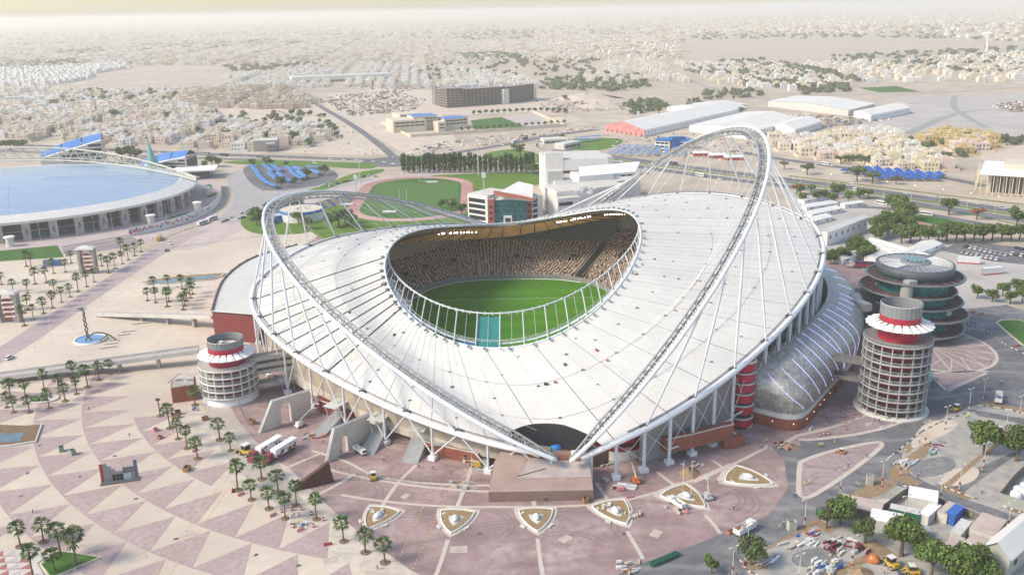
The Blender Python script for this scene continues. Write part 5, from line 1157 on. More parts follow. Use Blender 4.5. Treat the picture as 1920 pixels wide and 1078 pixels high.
# ---- construction frame, school, sheds
cfm = M('raw_concrete', (.30,.265,.24), .9, .15, .2); scf = M('scaffold_brown', (.16,.125,.11), .9, .2, .3)
cb = thing('unfinished_block', 'long grey-brown concrete frame building under construction with scaffolding', 'unfinished building', G(900,200), world=True)
def frame(xl, yl, xr, yr, dep, ytop, floors):
    a, b, d, n = front(xl, yl, xr, yr, dep); h = hz((xl+xr)/2, ytop, (a.y+b.y)/2); L = (b-a).length; ang = math.atan2(d.y, d.x)
    for k in range(floors+1):
        z = h*k/floors; c = (a+b)/2+n/2; MB().cbox(c.x, c.y, max(0, z-.5), L, dep, .6, ang).build('floor_slab', cfm, cb)
    mb = MB(); c = (a+b)/2+n/2; mb.cbox(c.x, c.y, 0, L*.93, dep*.72, h*.98, ang); mb.build('dark_core', scf, cb)
    k = 0
    while k < L: c = a+d*k-n.normalized()*.2; MB().cbox(c.x, c.y, 0, .8, .8, h, ang).build('frame_column', cfm, cb); k += 7
    for k in range(int(L/14)): c = a+d*(k*14+random.uniform(0,6))+n*random.uniform(.2,.8); MB().cbox(c.x, c.y, h, random.uniform(2,8), 4, random.uniform(1,4), ang).build('roof_clutter', concrete_l, cb)
frame(838,203, 950,195, 40, 166, 7); frame(812,196, 838,203, 30, 164, 7); frame(950,195, 1008,188, 40, 160, 7); block('lift_core', cb, 860,196, 905,193, 12, 160, M('core_blue_white', (.55,.6,.66), .8)); block('end_stair', cb, 945,196, 955,195, 14, 168, concrete_l)
sc_ = thing('school', 'cream school building with two flat blue roofs beside a green field', 'school', G(820,245), world=True); blue_roof = M('roof_blue', (.05,.20,.52), .5, .1, .1)
for args, rf in (((738,250,800,246,40,226), wall_cream), ((775,246,822,243,30,218), blue_roof), ((834,244,878,240,26,222), blue_roof), ((822,248,836,247,20,230), wall_cream), ((750,232,790,229,30,214), wall_cream)):
    a, b, d, n, h = block('school_wing', sc_, *args, wall_cream, roof=rf); strips(sc_, a, d, (b-a).length, [h-3.6] if h < 9 else [h-3.6, h-7.4], glass_dk, 2, h=1.6, split=6)
bw = thing('boundary_wall', 'long cream boundary wall in front of the school field', 'wall', G(900,258), world=True)
for p, q in (((715,232),(770,258)), ((770,258),(1060,238)), ((1060,238),(1000,212))): a, b = Vector(G(*p)), Vector(G(*q)); MB().add([tuple(a), tuple(b), tuple(b+Vector((0,0,3.5))), tuple(a+Vector((0,0,3.5)))], [(0,1,2,3)]).build('wall_run', wall_cream, bw)
def gable(label, f0, f1, back, eave, rise, m=None, cat='warehouse', name='warehouse', group='white sheds and warehouses', front_m=None, doors=0):
    a, b, c = Vector(G(*f0)), Vector(G(*f1)), Vector(G(*back)); v = c-b; t = thing(name, label, cat, tuple(a), group, world=True); m = m or white_paint; E = Vector((0,0,eave)); Rr = Vector((0,0,eave+rise)); mid = (a+b)/2
    mb = MB(); mb.add([tuple(q) for q in (a, b, b+E, mid+Rr, a+E)], [(0,1,2,3,4)]); mb.build('gable_end', front_m or m, t)
    mb = MB(); mb.add([tuple(q) for q in (b, b+v, b+v+E, b+E, a, a+v, a+v+E, a+E, mid+v+Rr)], [(0,1,2,3),(5,4,7,6),(1,5,6,8,2)]); mb.build('side_wall', m, t)
    o = (b-a).normalized()*.6; u = v.normalized()*.6
    for p, q in ((a-o, mid), (mid, b+o)):
        zp, zq = (E, Rr) if p is not mid else (Rr, E)
        mb = MB(); mb.add([tuple(x) for x in (p-u+zp, q-u+zq, q+v+u+zq, p+v+u+zp)], [(0,1,2,3)]); mb.build('roof_slope', M('shed_roof', (.66,.64,.59), .6, .06, .06), t)
    L = v.length; n = int(L/8); ang = math.atan2(v.y, v.x)
    for k in range(min(n, 26)):
        p = b+v*((k+.5)/n); MB().cbox(p.x, p.y, eave*.45, 1.6, .3, eave*.25, ang).build('side_window', glass_dk, t)
    for k in range(doors): p = a+(b-a)*((k+.5)/doors); MB().cbox(p.x, p.y, 0, 2.2, .4, 3, math.atan2((b-a).y, (b-a).x)).build('door', dark_steel, t)
    return t
pk = M('pink_hoarding', (.55,.22,.21), .8, .25, .15)
gable('long white warehouse with a faded pink gable', (1135,246),(1207,257),(1400,212), 8, 7, front_m=pk, doors=8)
gable('wide pale warehouse directly behind the eastern arch apex', (1292,246),(1400,262),(1500,232), 7, 5); gable('mid-sized white warehouse among the white villas', (1448,246),(1490,256),(1540,240), 8, 4)
gable('grey-roofed long warehouse at the far edge of the gravel lot', (1440,200),(1590,218),(1640,205), 8, 4, m=concrete_l); gable('short white warehouse nose at the gravel lot', (1600,220),(1632,228),(1705,213), 8, 3); gable('distant white shed with red end doors', (1250,208),(1330,213),(1400,203), 6, 4)
gable('long white cabin hall beside the eastern stays', (1535,460),(1550,462),(1625,432), 9, 1.5, cat='site cabin', name='cabin_hall'); gable('low white cabin row under the trees', (1560,492),(1580,497),(1650,475), 3.5, 1.6, cat='site cabin', name='cabin_hall'); gable('low white cabin row stretching to the round office', (1626,462),(1640,458),(1745,490), 4, 1.2, cat='site cabin', name='cabin_hall')
gable('white marquee behind the round office', (1672,490),(1700,496),(1742,478), 4.2, 1.6, cat='marquee', name='marquee'); gable('small white marquee with rounded roof near the tanker lorry', (1618,492),(1640,496),(1666,488), 3.6, 1.8, cat='marquee', name='marquee'); gable('white cabin row by the parked cars', (1716,467),(1745,475),(1765,466), 3.4, .8, cat='site cabin', name='cabin_hall')
gable('cream-roofed workshop at the lower right corner', (1838,1062),(1888,1085),(1960,1020), 6, 3.5, cat='workshop', name='workshop', m=M('workshop_wall', (.42,.43,.38), .8))
for k, (f0, f1, bk) in enumerate([((1500,392),(1512,397),(1570,388)), ((1508,405),(1522,410),(1580,398)), ((1512,417),(1524,423),(1560,414)), ((1575,388),(1584,392),(1620,387)), ((1495,380),(1508,383),(1560,374))]):
    gable(['topmost-but-one','middle','lowest','right-hand','topmost'][k]+' flat carport roof of the staff parking behind the eastern stays', f0, f1, bk, 3.2, .3, cat='carport', name='carport', group='staff parking carports')
# flat-roofed pavilion on columns at the right edge
fl = thing('colonnade_hall', 'cream hall with a thin overhanging roof on slender columns at the right edge', 'hall', G(1880,370), world=True); a, b, d, n, h = block('hall_core', fl, 1850,362, 1990,372, 50, 330, wall_cream); ang = math.atan2(d.y, d.x)
c = (a+b)/2+n/2; MB().cbox(c.x-2, c.y-2, h+.5, (b-a).length*1.22, 66, 1.3, ang).build('roof_slab', white_paint, fl); MB().cbox(c.x+6, c.y+4, h+1.8, 40, 30, 4, ang).build('roof_hall', wall_cream, fl)
for k in range(20): p = a-d*9-n.normalized()*9+d*(k*4.4); MB().cbox(p.x, p.y, 0, .6, .6, h+.5, ang).build('column', wall_cream, fl)
for k in range(8): p = a-d*9-n.normalized()*9+n.normalized()*(k*8.0); MB().cbox(p.x, p.y, 0, .6, .6, h+.5, ang).build('column', wall_cream, fl)
for k in range(14): p = a+d*(4+k*4.6)-n.normalized()*.1; MB().cbox(p.x, p.y, 1, 3, .5, h-3, ang).build('window', glass_dk, fl)
bb = thing('blue_office', 'two-storey office with a bright blue fascia beside the blue shade rows', 'office', G(1260,275), world=True)
for x0, x1, yt in ((1228,1255,262), (1258,1296,263), (1253,1260,258)): a, b, d, n, h = block('office_wing', bb, x0,278, x1,280, 16, yt, wall_white if yt > 260 else MATS['fascia_blue'], roof=MATS['fascia_blue']); strips(bb, a, d, (b-a).length, [1.2, h*.5], glass_dk, .8, h=h*.22, split=3); MB().cbox(((a+b)/2).x, ((a+b)/2).y-.2, h*.82, (b-a).length, .5, h*.18, math.atan2(d.y, d.x)).build('fascia', MATS['fascia_blue'], bb)
for lab, args in (('grey flat-roofed depot beside the curved lawn', (1020,272,1064,270,20,262)), ('small glazed grey depot left of the flat depot', (1058,282,1090,276,14,268))): t = thing('depot', lab, 'depot', G(args[0], args[1]), world=True); a, b, d, n, h = block('wall', t, *args, concrete_l); strips(t, a, d, (b-a).length, [h*.3], glass_dk, 1, h=h*.4, split=4)
wt = thing('water_tower', 'distant mushroom-shaped pale water tower near the right edge', 'water tower', G(1850,98)); MB().lathe([(4,0),(4,34),(16,52),(17,56),(.1,58)], n=20).build('tank', wall_white, wt, True)
# ------------------------------------------------------------------ houses of the city beyond the highways
HW = {k: M('house_'+k, c, .85, .06, .3) for k, c in dict(cream=(.66,.58,.47), white=(.66,.635,.60), sand=(.58,.50,.39), pink=(.63,.50,.43), yellow=(.63,.545,.39), ochre=(.50,.37,.17), grey=(.30,.28,.265), tan=(.44,.345,.24)).items()}
house_roof = M('house_roof', (.60,.545,.47), .9, .12, .2); house_win = M('house_window', (.07,.07,.075), .3, .2, 1)
def house_proto(v):
    r = random.Random(100+v); t = thing('house', '', 'house', (0,0,0)); w, d = [(14,13),(12,15),(17,13),(13,12),(20,13),(15,16)][v]; h = [7.6,8.2,7.4,10.6,7.8,8.4][v]
    mb = MB(); mb.box(-w/2,-d/2,0,w/2,d/2,h, False)
    if v in (0,2,4): mb.box(-w/2+1.5,-d/2-2.6,0,-w/2+6.5,-d/2-.01,h-1.2, False)
    if v in (1,3,5): mb.box(w/2-5.5,-d/2-1.8,0,w/2-.8,-d/2-.01,h*.55, False)
    for x0, y0, x1, y1 in ((-w/2,-d/2,w/2,-d/2+.3),(-w/2,d/2-.3,w/2,d/2),(-w/2,-d/2+.3,-w/2+.3,d/2-.3),(w/2-.3,-d/2+.3,w/2,d/2-.3)): mb.box(x0,y0,h,x1,y1,h+.9, False)
    mb.build('wall', HW['cream'], t)
    MB().box(-w/2+.31,-d/2+.31,h+.02,w/2-.31,d/2-.31,h+.1, False).build('roof', house_roof, t)
    x, y = r.uniform(-w*.25, w*.2), r.uniform(-d*.1, d*.3); mb = MB(); mb.box(x-2.4,y-2.2,h+.1,x+2.4,y+2.2,h+3.1, False)
    if v % 2: mb.box(x+3,y-2,h+.1,x+5,y,h+1.6, False)
    mb.build('stair_room', HW['cream'], t)
    mb = MB(); nf = 3 if v == 3 else 2
    for f in range(nf):
        z = 1.3+f*h/nf
        for k in range(int(w/3.4)): x = -w/2+1.9+k*3.3; yy = -d/2-2.62 if (v in (0,2,4) and 1.5 <= x+w/2 <= 6.5) else -d/2-.02; mb.box(x-.6,yy-.06,z,x+.6,yy+.02,z+1.7)
        for k in range(int(d/3.6)):
            y = -d/2+2+k*3.5
            for s in (-1, 1): mb.box(s*w/2-.06,y-.5,z,s*w/2+.06,y+.5,z+1.6)
    mb.build('windows', house_win, t, kind='stuff')
    mb = MB(); q = 3.2
    for a, b in (((-w/2-q,-d/2-q-2),(w/2+q,-d/2-q-2)), ((w/2+q,-d/2-q-2),(w/2+q,d/2+q)), ((w/2+q,d/2+q),(-w/2-q,d/2+q)), ((-w/2-q,d/2+q),(-w/2-q,-d/2-q-2))): mb.cbox((a[0]+b[0])/2,(a[1]+b[1])/2,0,math.hypot(b[0]-a[0],b[1]-a[1]),.3,2.3,math.atan2(b[1]-a[1],b[0]-a[0]))
    mb.build('garden_wall', HW['cream'], t); return t
PROTO = [house_proto(v) for v in range(6)]
EMPTY = [[(400,203),(640,215),(735,292),(560,292),(520,283),(640,262),(600,240),(440,238)],[(620,178),(800,172),(830,165),(1060,215),(1070,262),(760,280),(640,205)],[(1280,76),(1720,64),(1740,90),(1500,120),(1280,116)],[(1500,175),(1920,165),(2100,190),(2100,268),(1700,252),(1585,242)],[(1020,190),(1240,185),(1640,200),(1720,215),(1560,262),(1290,275),(1130,260)],
         [(170,140),(260,126),(440,150),(400,172),(180,172)],[(1830,285),(2100,280),(2100,345),(1840,330)],[(310,182),(322,178),(345,232),(330,232)],[(1010,165),(1290,165),(1290,200),(1060,215)],[(1600,158),(1700,155),(1740,172),(1650,178)],[(1290,148),(1350,165),(1480,190),(1470,198),(1330,178)]]
DIST = [  # phrase, polygon, palette weights, pitch x, pitch y, density, rotation
 ('beyond the western highway', [(-60,198),(330,192),(430,238),(600,240),(650,262),(625,286),(540,288),(400,282),(200,272),(-60,262)], [('cream',4),('white',3),('pink',2),('sand',2),('yellow',1)], 21, 22, .86, .04),
 ('of the tan flats', [(330,186),(350,172),(520,164),(600,192),(560,206),(400,205)], [('tan',4),('sand',2)], 19, 20, .85, .1),
 ('of the white terrace estate', [(-60,165),(-60,136),(235,121),(246,132),(110,160)], [('white',1)], 19, 21, .97, -.25),
 ('of the central white quarter', [(240,172),(380,150),(640,120),(820,125),(1000,150),(1010,165),(820,165),(640,165),(520,165),(340,180)], [('white',5),('cream',2),('sand',1)], 24, 25, .8, .1),
 ('of the old villas north of the dome', [(-60,198),(-60,168),(240,172),(330,180),(320,195)], [('white',3),('cream',3),('sand',1)], 28, 26, .7, .05),
 ('beside the eastern highway', [(1438,272),(1470,255),(1560,262),(1700,268),(1800,300),(1790,322),(1720,322),(1640,312),(1560,300),(1500,292)], [('cream',3),('white',2),('yellow',3),('pink',1)], 18, 20, .93, -.12),
 ('behind the eastern arch', [(1440,262),(1470,246),(1600,248),(1700,256),(1720,266),(1560,262)], [('white',4),('pink',1),('cream',1)], 18, 19, .93, -.12),
 ('of the ochre compound', [(1722,266),(1760,252),(1850,256),(1862,278),(1800,296),(1790,282)], [('ochre',1)], 16, 18, .95, -.15),
 ('of the eastern villa belt', [(1060,160),(1160,112),(1300,120),(1640,118),(2000,95),(2000,158),(1720,152),(1500,172),(1290,158)], [('white',3),('cream',3),('sand',2),('yellow',1)], 32, 32, .62, -.06),
 ('of the far quarter', [(-80,135),(-80,78),(640,70),(1280,66),(1280,112),(1150,112),(820,124),(640,120),(250,124)], [('white',2),('cream',3),('sand',3),('tan',2),('pink',1)], 34, 38, .72, .1),
 ('of the horizon', [(-100,80),(-100,52),(1000,30),(2050,12),(2050,95),(1720,62),(1280,66),(640,70)], [('white',2),('cream',2),('sand',3),('tan',2)], 62, 90, .75, 0)]
cand = []
for di, (ph, poly, pal, gx, gy, den, rot) in enumerate(DIST):
    W = [G(*p)[:2] for p in poly]; cx = sum(p[0] for p in W)/len(W); cy = sum(p[1] for p in W)/len(W); c, s = math.cos(rot), math.sin(rot)
    EW = [[G(*p)[:2] for p in e] for e in EMPTY]
    U = [((x-cx)*c+(y-cy)*s, -(x-cx)*s+(y-cy)*c) for x, y in W]
    r = random.Random(di*31+5)
    nj = 0
    for j in range(int((max(u[1] for u in U)-min(u[1] for u in U))/gy)+1):
        v = min(u[1] for u in U)+gy*(j+.5)
        if j % 3 == 2 and di not in (7,): v += 4
        row = []
        for i in range(int((max(u[0] for u in U)-min(u[0] for u in U))/gx)+1):
            u = min(q[0] for q in U)+gx*(i+.5)
            if i % 9 == 8 or r.random() > den: continue
            jx, jy = r.uniform(-.16,.16)*gx, r.uniform(-.12,.12)*gy; x, y = cx+(u+jx)*c-(v+jy)*s, cy+(u+jx)*s+(v+jy)*c
            if not inpoly((x, y), W) or any(inpoly((x, y), e) for e in EW): continue
            col_ = r.choices([p[0] for p in pal], [p[1] for p in pal])[0]
            if di == 7 and r.random() < .15: col_ = 'pink'
            row.append((x, y, col_, r.randrange(6), rot+r.choice([0,0,0,PI/2,PI]), r.uniform(.88,1.15)))
        if row:
            row.sort(key=lambda q: q[0])
            for i, q in enumerate(row): cand.append((q[1], di, nj, i, q))
            nj += 1
cand.sort(key=lambda q: q[0]); NI = 298
near, rest = cand[:NI], cand[NI:]
for _, di, j, i, (x, y, cl_, v, a, sc) in near:
    st = 'three-storey' if v == 3 else 'two-storey'
    h = put(PROTO[v], (x, y, 0), a if di != 7 else a, sc, label=f"{cl_} {st} flat-roofed house, {nth(i)} from left in the {nth(j)} row {DIST[di][0]}", group='houses of the city', mats={'wall': HW[cl_], 'stair_room': HW[cl_], 'garden_wall': HW[cl_]})
for p in PROTO:
    if not p.get('_used'):
        for ch in list(p.children): bpy.data.objects.remove(ch)
        bpy.data.objects.remove(p)
# everything farther off: one mass of small blocks
V = []; F = []; Mi = []; keys = list(HW); hm_ = [HW[k] for k in keys]+[house_roof, house_win]
def cb_(x, y, z0, w, d, h, a, m, top):
    o = len(V); c, s = math.cos(a), math.sin(a)
    for z in (z0, z0+h):
        for p, q in ((-w/2,-d/2),(w/2,-d/2),(w/2,d/2),(-w/2,d/2)): V.append((x+p*c-q*s, y+p*s+q*c, z))
    F.extend([(o+4,o+5,o+6,o+7),(o,o+1,o+5,o+4),(o+1,o+2,o+6,o+5),(o+2,o+3,o+7,o+6),(o+3,o,o+4,o+7)]); Mi.extend([top,m,m,m,m])
rr = random.Random(77)
for Y, di, j, i, (x, y, cl_, v, a, sc) in rest:
    m = keys.index(cl_); k = 1 if Y < 3000 else 1.5; w, d, h = rr.uniform(11,19)*sc*k, rr.uniform(11,17)*sc*k, rr.uniform(6,10)*sc
    if di == 10: w, d, h = rr.uniform(16,50), rr.uniform(16,40), rr.choice([6,8,8,10,12,18])
    cb_(x, y, 0, w, d, h, a, m, m if rr.random() < .6 else len(keys)); c, s = math.cos(a), math.sin(a)
    if Y < 3600:
        cb_(x+rr.uniform(-3,3), y+rr.uniform(-3,3), h+.01, w*.36, d*.36, 3, a, m, m)
        if rr.random() < .6: cb_(x+w*.6*c, y+w*.6*s, 0, w*.5, d*.7, h*.6, a, m, len(keys))
        for f in range(2):
            for q in range(int(w/4.5)):
                px = -w/2+2.2+q*4.2; aa = a
                if abs(math.sin(a)) > .5: aa = a+PI/2; 
                cb_(x+px*math.cos(aa)+(d/2+.02 if abs(math.sin(a))<.5 else w/2+.02)*math.sin(aa), y+px*math.sin(aa)-(d/2+.02 if abs(math.sin(a))<.5 else w/2+.02)*math.cos(aa), 1.4+f*h/2, 1.4, .2, h*.2, aa, len(keys)+1, len(keys)+1)
me = bpy.data.meshes.new('distant_houses'); me.from_pydata(V, [], F); [me.materials.append(m) for m in hm_]; me.polygons.foreach_set('material_index', Mi); me.update(); o = link('distant_houses', me); o['kind'] = 'stuff'
# grey unfinished villa in the sand and a red minaret
gv = thing('unfinished_villa', 'dark grey bare-block villa alone at the edge of the sand lot', 'villa', G(497,283), world=True); block('wall', gv, 476,285, 522,283, 22, 264, HW['grey']); a, b, d, n, h = block('wall', gv, 500,286, 518,285, 8, 270, HW['grey']); strips(gv, a, d, (b-a).length, [1.5,5], house_win, 1, split=3)
mn = thing('minaret', 'thin terracotta minaret rising among the western villas', 'minaret', G(182,218)); MB().lathe([(1.6,0),(1.4,14),(2.0,14.5),(2.0,15.5),(1.2,16),(1.0,20),(.05,23)], n=12).build('shaft', M('minaret_clay', (.48,.25,.15), .8), mn, True)
mq = thing('white_villa', 'large white villa with dark glazed centre, left of the pair', 'villa', G(28,195), world=True); a, b, d, n, h = block('wall', mq, 10,196, 44,194, 22, 183, HW['white']); strips(mq, a+d*8, d, 10, [1.5], house_win, h=6)
mq = thing('white_villa', 'large white villa with dark glazed centre, right of the pair', 'villa', G(66,195), world=True); a, b, d, n, h = block('wall', mq, 50,195, 84,193, 22, 182, HW['white']); strips(mq, a+d*8, d, 10, [1.5], house_win, h=6)
ln = thing('long_depot', 'very long white depot with a row of dark bays beyond the tan flats', 'depot', G(620,155), world=True); a, b, d, n, h = block('wall', ln, 548,158, 735,150, 50, 142, HW['white']); strips(ln, a+d*4, d, (b-a).length-8, [1.5], house_win, h=4, split=26)
# ------------------------------------------------------------------ far greenery: one mass of low crowns
leaf_d = M('foliage_far', (.075,.095,.035), .9, .3, .05, detail=4)
tv, tf = [], []; bmm = bmesh.new(); bmesh.ops.create_icosphere(bmm, subdivisions=1, radius=1); iv = [tuple(v.co) for v in bmm.verts]; ifc = [tuple(v.index for v in f.verts) for f in bmm.faces]; bmm.free()
def crown(x, y, r, hh):
    o = len(tv); z0 = hh*.35
    for a, b, c in iv: k = rr.uniform(.7, 1.25); tv.append((x+a*r*k, y+b*r*k, z0+(c+.6)*hh*.55*k))
    tf.extend(tuple(i+o for i in f) for f in ifc)
GREEN = [([(0,125),(40,117),(165,115),(170,127),(60,133),(0,136)], 90), ([(100,97),(190,92),(195,101),(110,103)], 50), ([(240,85),(560,72),(570,82),(400,92),(250,95)], 110), ([(420,125),(560,120),(620,122),(600,132),(440,134)], 60), ([(280,62),(640,55),(640,66),(300,72)], 80),
         ([(830,62),(1000,56),(1010,72),(900,78),(830,76)], 130), ([(850,104),(940,100),(1000,112),(990,120),(900,116)], 90), ([(1010,150),(1200,140),(1220,165),(1120,175),(1015,168)], 110), ([(1280,122),(1430,112),(1540,130),(1570,140),(1480,145),(1300,140)], 170), ([(1360,140),(1560,138),(1640,152),(1560,168),(1400,165)], 120), ([(1480,165),(1560,160),(1600,172),(1500,180)], 40), ([(1170,195),(1240,188),(1250,205),(1190,215)], 40),
         ([(1560,105),(1920,88),(1920,140),(1700,135),(1560,125)], 150), ([(1300,60),(1920,35),(1920,80),(1700,72),(1300,76)], 160), ([(640,60),(1280,45),(1280,64),(900,76),(640,76)], 130), ([(0,60),(300,55),(300,75),(0,90)], 100), ([(760,120),(1150,112),(1150,140),(800,150)], 90), ([(160,172),(330,175),(330,195),(90,200)], 80), ([(1300,175),(1440,168),(1460,182),(1330,190)], 30), ([(0,205),(600,215),(640,262),(0,258)], 190), ([(1440,262),(1850,270),(1800,310),(1480,292)], 40), ([(1750,262),(1920,262),(1920,272),(1760,272)], 40), ([(1290,190),(1330,185),(1340,210),(1300,215)], 10)]
for poly, n in GREEN:
    x0, x1, y0, y1 = min(p[0] for p in poly), max(p[0] for p in poly), min(p[1] for p in poly), max(p[1] for p in poly); k = 0; g = 0
    n = int(n*(1.9 if y1 < 142 else 1.25))
    while k < n and g < n*12:
        g += 1; px, py = rr.uniform(x0, x1), rr.uniform(y0, y1)
        if not inpoly((px, py), poly): continue
        x, y, _ = G(px, py); s = 1 if y < 1600 else (1.4 if y < 3000 else 2.2); crown(x, y, rr.uniform(2.6, 6)*s, rr.uniform(4, 7.5)*s**.4); k += 1
        if rr.random() < .6: crown(x+rr.uniform(-7,7)*s, y+rr.uniform(-5,5)*s, rr.uniform(2.6,5)*s, rr.uniform(3.5,6)*s**.4)
me = bpy.data.meshes.new('distant_trees'); me.from_pydata(tv, [], tf); me.materials.append(leaf_d); me.update(); o = link('distant_trees', me); o['kind'] = 'stuff'
# building rubble, stacked goods and parked plant in the sand lots: too many and too small to count
mb = MB(); dm_ = [M('rubble_'+k, c, .9, .2, .5) for k, c in (('brown', (.16,.10,.07)), ('grey', (.28,.27,.26)), ('white', (.62,.60,.57)), ('rust', (.35,.12,.07)), ('blue', (.07,.15,.30)), ('dust', (.40,.33,.26)))]
for poly, n, s in [([(612,182),(735,168),(800,190),(765,212),(660,218),(622,202)], 620, 1.0), ([(1425,222),(1500,214),(1640,226),(1690,222),(1560,240),(1440,232)], 330, .8), ([(1850,196),(1930,190),(1960,205),(1900,212)], 160, .8), ([(1000,190),(1130,182),(1180,205),(1040,214)], 200, .8), ([(640,150),(720,160),(800,165),(760,172),(650,165)], 150, .9), ([(640,168),(720,290),(560,292),(600,240)], 60, .5), ([(760,282),(860,262),(1000,250),(1120,236),(1120,242),(900,275),(800,290)], 120, .7), ([(1150,262),(1290,248),(1430,262),(1440,285),(1300,300),(1150,285)], 170, .6)]:
    x0, x1, y0, y1 = min(p[0] for p in poly), max(p[0] for p in poly), min(p[1] for p in poly), max(p[1] for p in poly); k = 0; g = 0
    while k < n and g < 9000:
        g += 1; px, py = rr.uniform(x0, x1), rr.uniform(y0, y1)
        if not inpoly((px, py), poly): continue
        k += 1; x, y, _ = G(px, py); mb.k = rr.choices(range(6), [4,4,4,2,1,4])[0]; mb.cbox(x, y, 0, rr.uniform(1.5,7)*s, rr.uniform(1.5,4)*s, rr.uniform(.6,2.8)*s, rr.uniform(0,3.1))
o = mb.build('rubble', dm_); o['kind'] = 'stuff'
mb = MB(); r_ = random.Random(3)
for px, py, w in [(1100,186,60),(1120,200,40),(1060,225,30),(700,240,14),(790,275,12),(1130,190,30),(1690,196,20)]:
    x, y, _ = G(px, py); mb.grid(lambda u, v: (x+w*v*math.cos(2*PI*u)*(1+.2*math.sin(5*u+px)), y+w*.8*v*math.sin(2*PI*u)*(1+.2*math.cos(7*u)), w*.16*max(0, 1-v**1.4)*(1+.2*math.sin(13*u))), 22, 5)
o = mb.build('dunes', sand_l, None, True); o['kind'] = 'structure'
# marks left on the paving: tyre arcs, repairs and covers
tm_ = M('tyre_mark', (.20,.15,.145), .9, .25, .3); r_ = random.Random(12)
for px, py, r0, a0, a1 in [(1090,985,9,20,200),(1092,987,11.5,30,170),(890,985,10,-40,120),(1240,985,13,100,250),(1330,935,9,-60,90),(1345,940,11,-60,80),(640,905,6,0,300),(880,925,7,-30,200),(760,1010,14,20,110),(950,1030,16,40,130),(1130,1010,18,60,120),(1000,905,5,0,250),(660,925,8,-20,150),(1060,1040,12,30,140)]:
    c = G(px, py)
    for q in (0, 1.9): ribbon([(c[0]+(r0+q)*math.cos(a), c[1]+(r0+q)*.85*math.sin(a)) for a in np.linspace(R(a0), R(a1), 26)], .32, .079+q*.001+r_.random()*.004).build('tyre_mark', tm_, forecourt)
cov = M('cover_iron', (.10,.09,.085), .7, .1, 1); rep = M('paving_repair', (.47,.385,.33), .9, .15, .4)
for px, py in [(52,887),(150,893),(255,935),(40,930),(330,1010),(215,855),(480,1040),(120,1000),(75,835),(560,1060),(900,1000),(1170,1000),(700,1010)]: g = G(px, py); MB().cbox(g[0], g[1], .09, 1.3, .9, .03, r_.uniform(0,2)).build('manhole_cover', cov, plaza if px < 600 else forecourt)
for px, py, w in [(352,1000,4),(258,1045,5),(160,1020,3),(620,1050,4),(860,1030,5),(1060,1010,4),(760,930,3),(1230,1000,4)]: g = G(px, py); MB().cbox(g[0], g[1], .088, w, w*.7, .012, r_.uniform(0,1)).build('paving_repair', rep, plaza if px < 650 else forecourt)
# ------------------------------------------------------------------ palms
bark = M('palm_bark', (.155,.105,.07), .95, .2, 2, coords='obj'); frond_m = [M('palm_frond_'+k, c, .7, .3, 1.5, rnd=.18, coords='obj') for k, c in (('green', (.052,.11,.018)), ('olive', (.09,.13,.028)))]
ring_soil = M('pit_soil', (.22,.15,.09), .95, .2, 2)
def palm_proto(seed, h, n, wrap=False):
    r = random.Random(seed); t = thing('palm', '', 'palm tree', (0,0,0)); lx, ly = r.uniform(-.35,.35), r.uniform(-.3,.3)
    pts = [(lx*(k/6)**2, ly*(k/6)**2, h*k/6) for k in range(7)]; MB().tube(pts, [.36,.27,.23,.22,.22,.25,.32], 7).build('trunk', bark, t, True)
    mb = MB(); c = Vector((lx, ly, h))
    for i in range(n):
        a = 2.399*i+r.uniform(-.2,.2); e = 1.25-1.9*(i/n)+r.uniform(-.1,.1); L = r.uniform(1.9,3.0)*(1 if not wrap else .8); u = Vector((math.cos(a)*math.cos(e), math.sin(a)*math.cos(e), math.sin(e))); s = Vector((-math.sin(a), math.cos(a), 0)); up = s.cross(u)
        if wrap: u = Vector((math.cos(a)*.35, math.sin(a)*.35, .9)).normalized()
        p0, p1 = c, c+u*L*.5; mb.k = 0 if r.random() < .7 else 1
        mb.quad(p0-s*.04, p0+s*.04, p1+s*.05, p1-s*.05)
        for q in range(-2, 3):      # fan of drooping leaflets
            an = q*.42; d = (u*math.cos(an)+s*math.sin(an)); m = p1+d*.6*L*.62; tip = p1+d*L*.62-Vector((0,0,.34+.06*abs(q))); w = s*math.cos(an)*.2-u*math.sin(an)*.2
            mb.add([tuple(p1), tuple(m+w), tuple(tip), tuple(m-w)], [(0,1,2,3)])
    mb.build('crown', frond_m if not wrap else [M('wrapped_fronds', (.16,.12,.09), .9)]*2, t)
    MB().lathe([(1.35,.10),(1.35,.3),(1.2,.3),(1.2,.16),(.01,.18)], n=14).build('tree_pit', [ring_soil], t); return t
PALM = [palm_proto(1, 6.4, 26), palm_proto(2, 7.0, 30), palm_proto(3, 5.6, 22), palm_proto(4, 7.5, 28)]; PALMW = palm_proto(9, 5.6, 12, True)
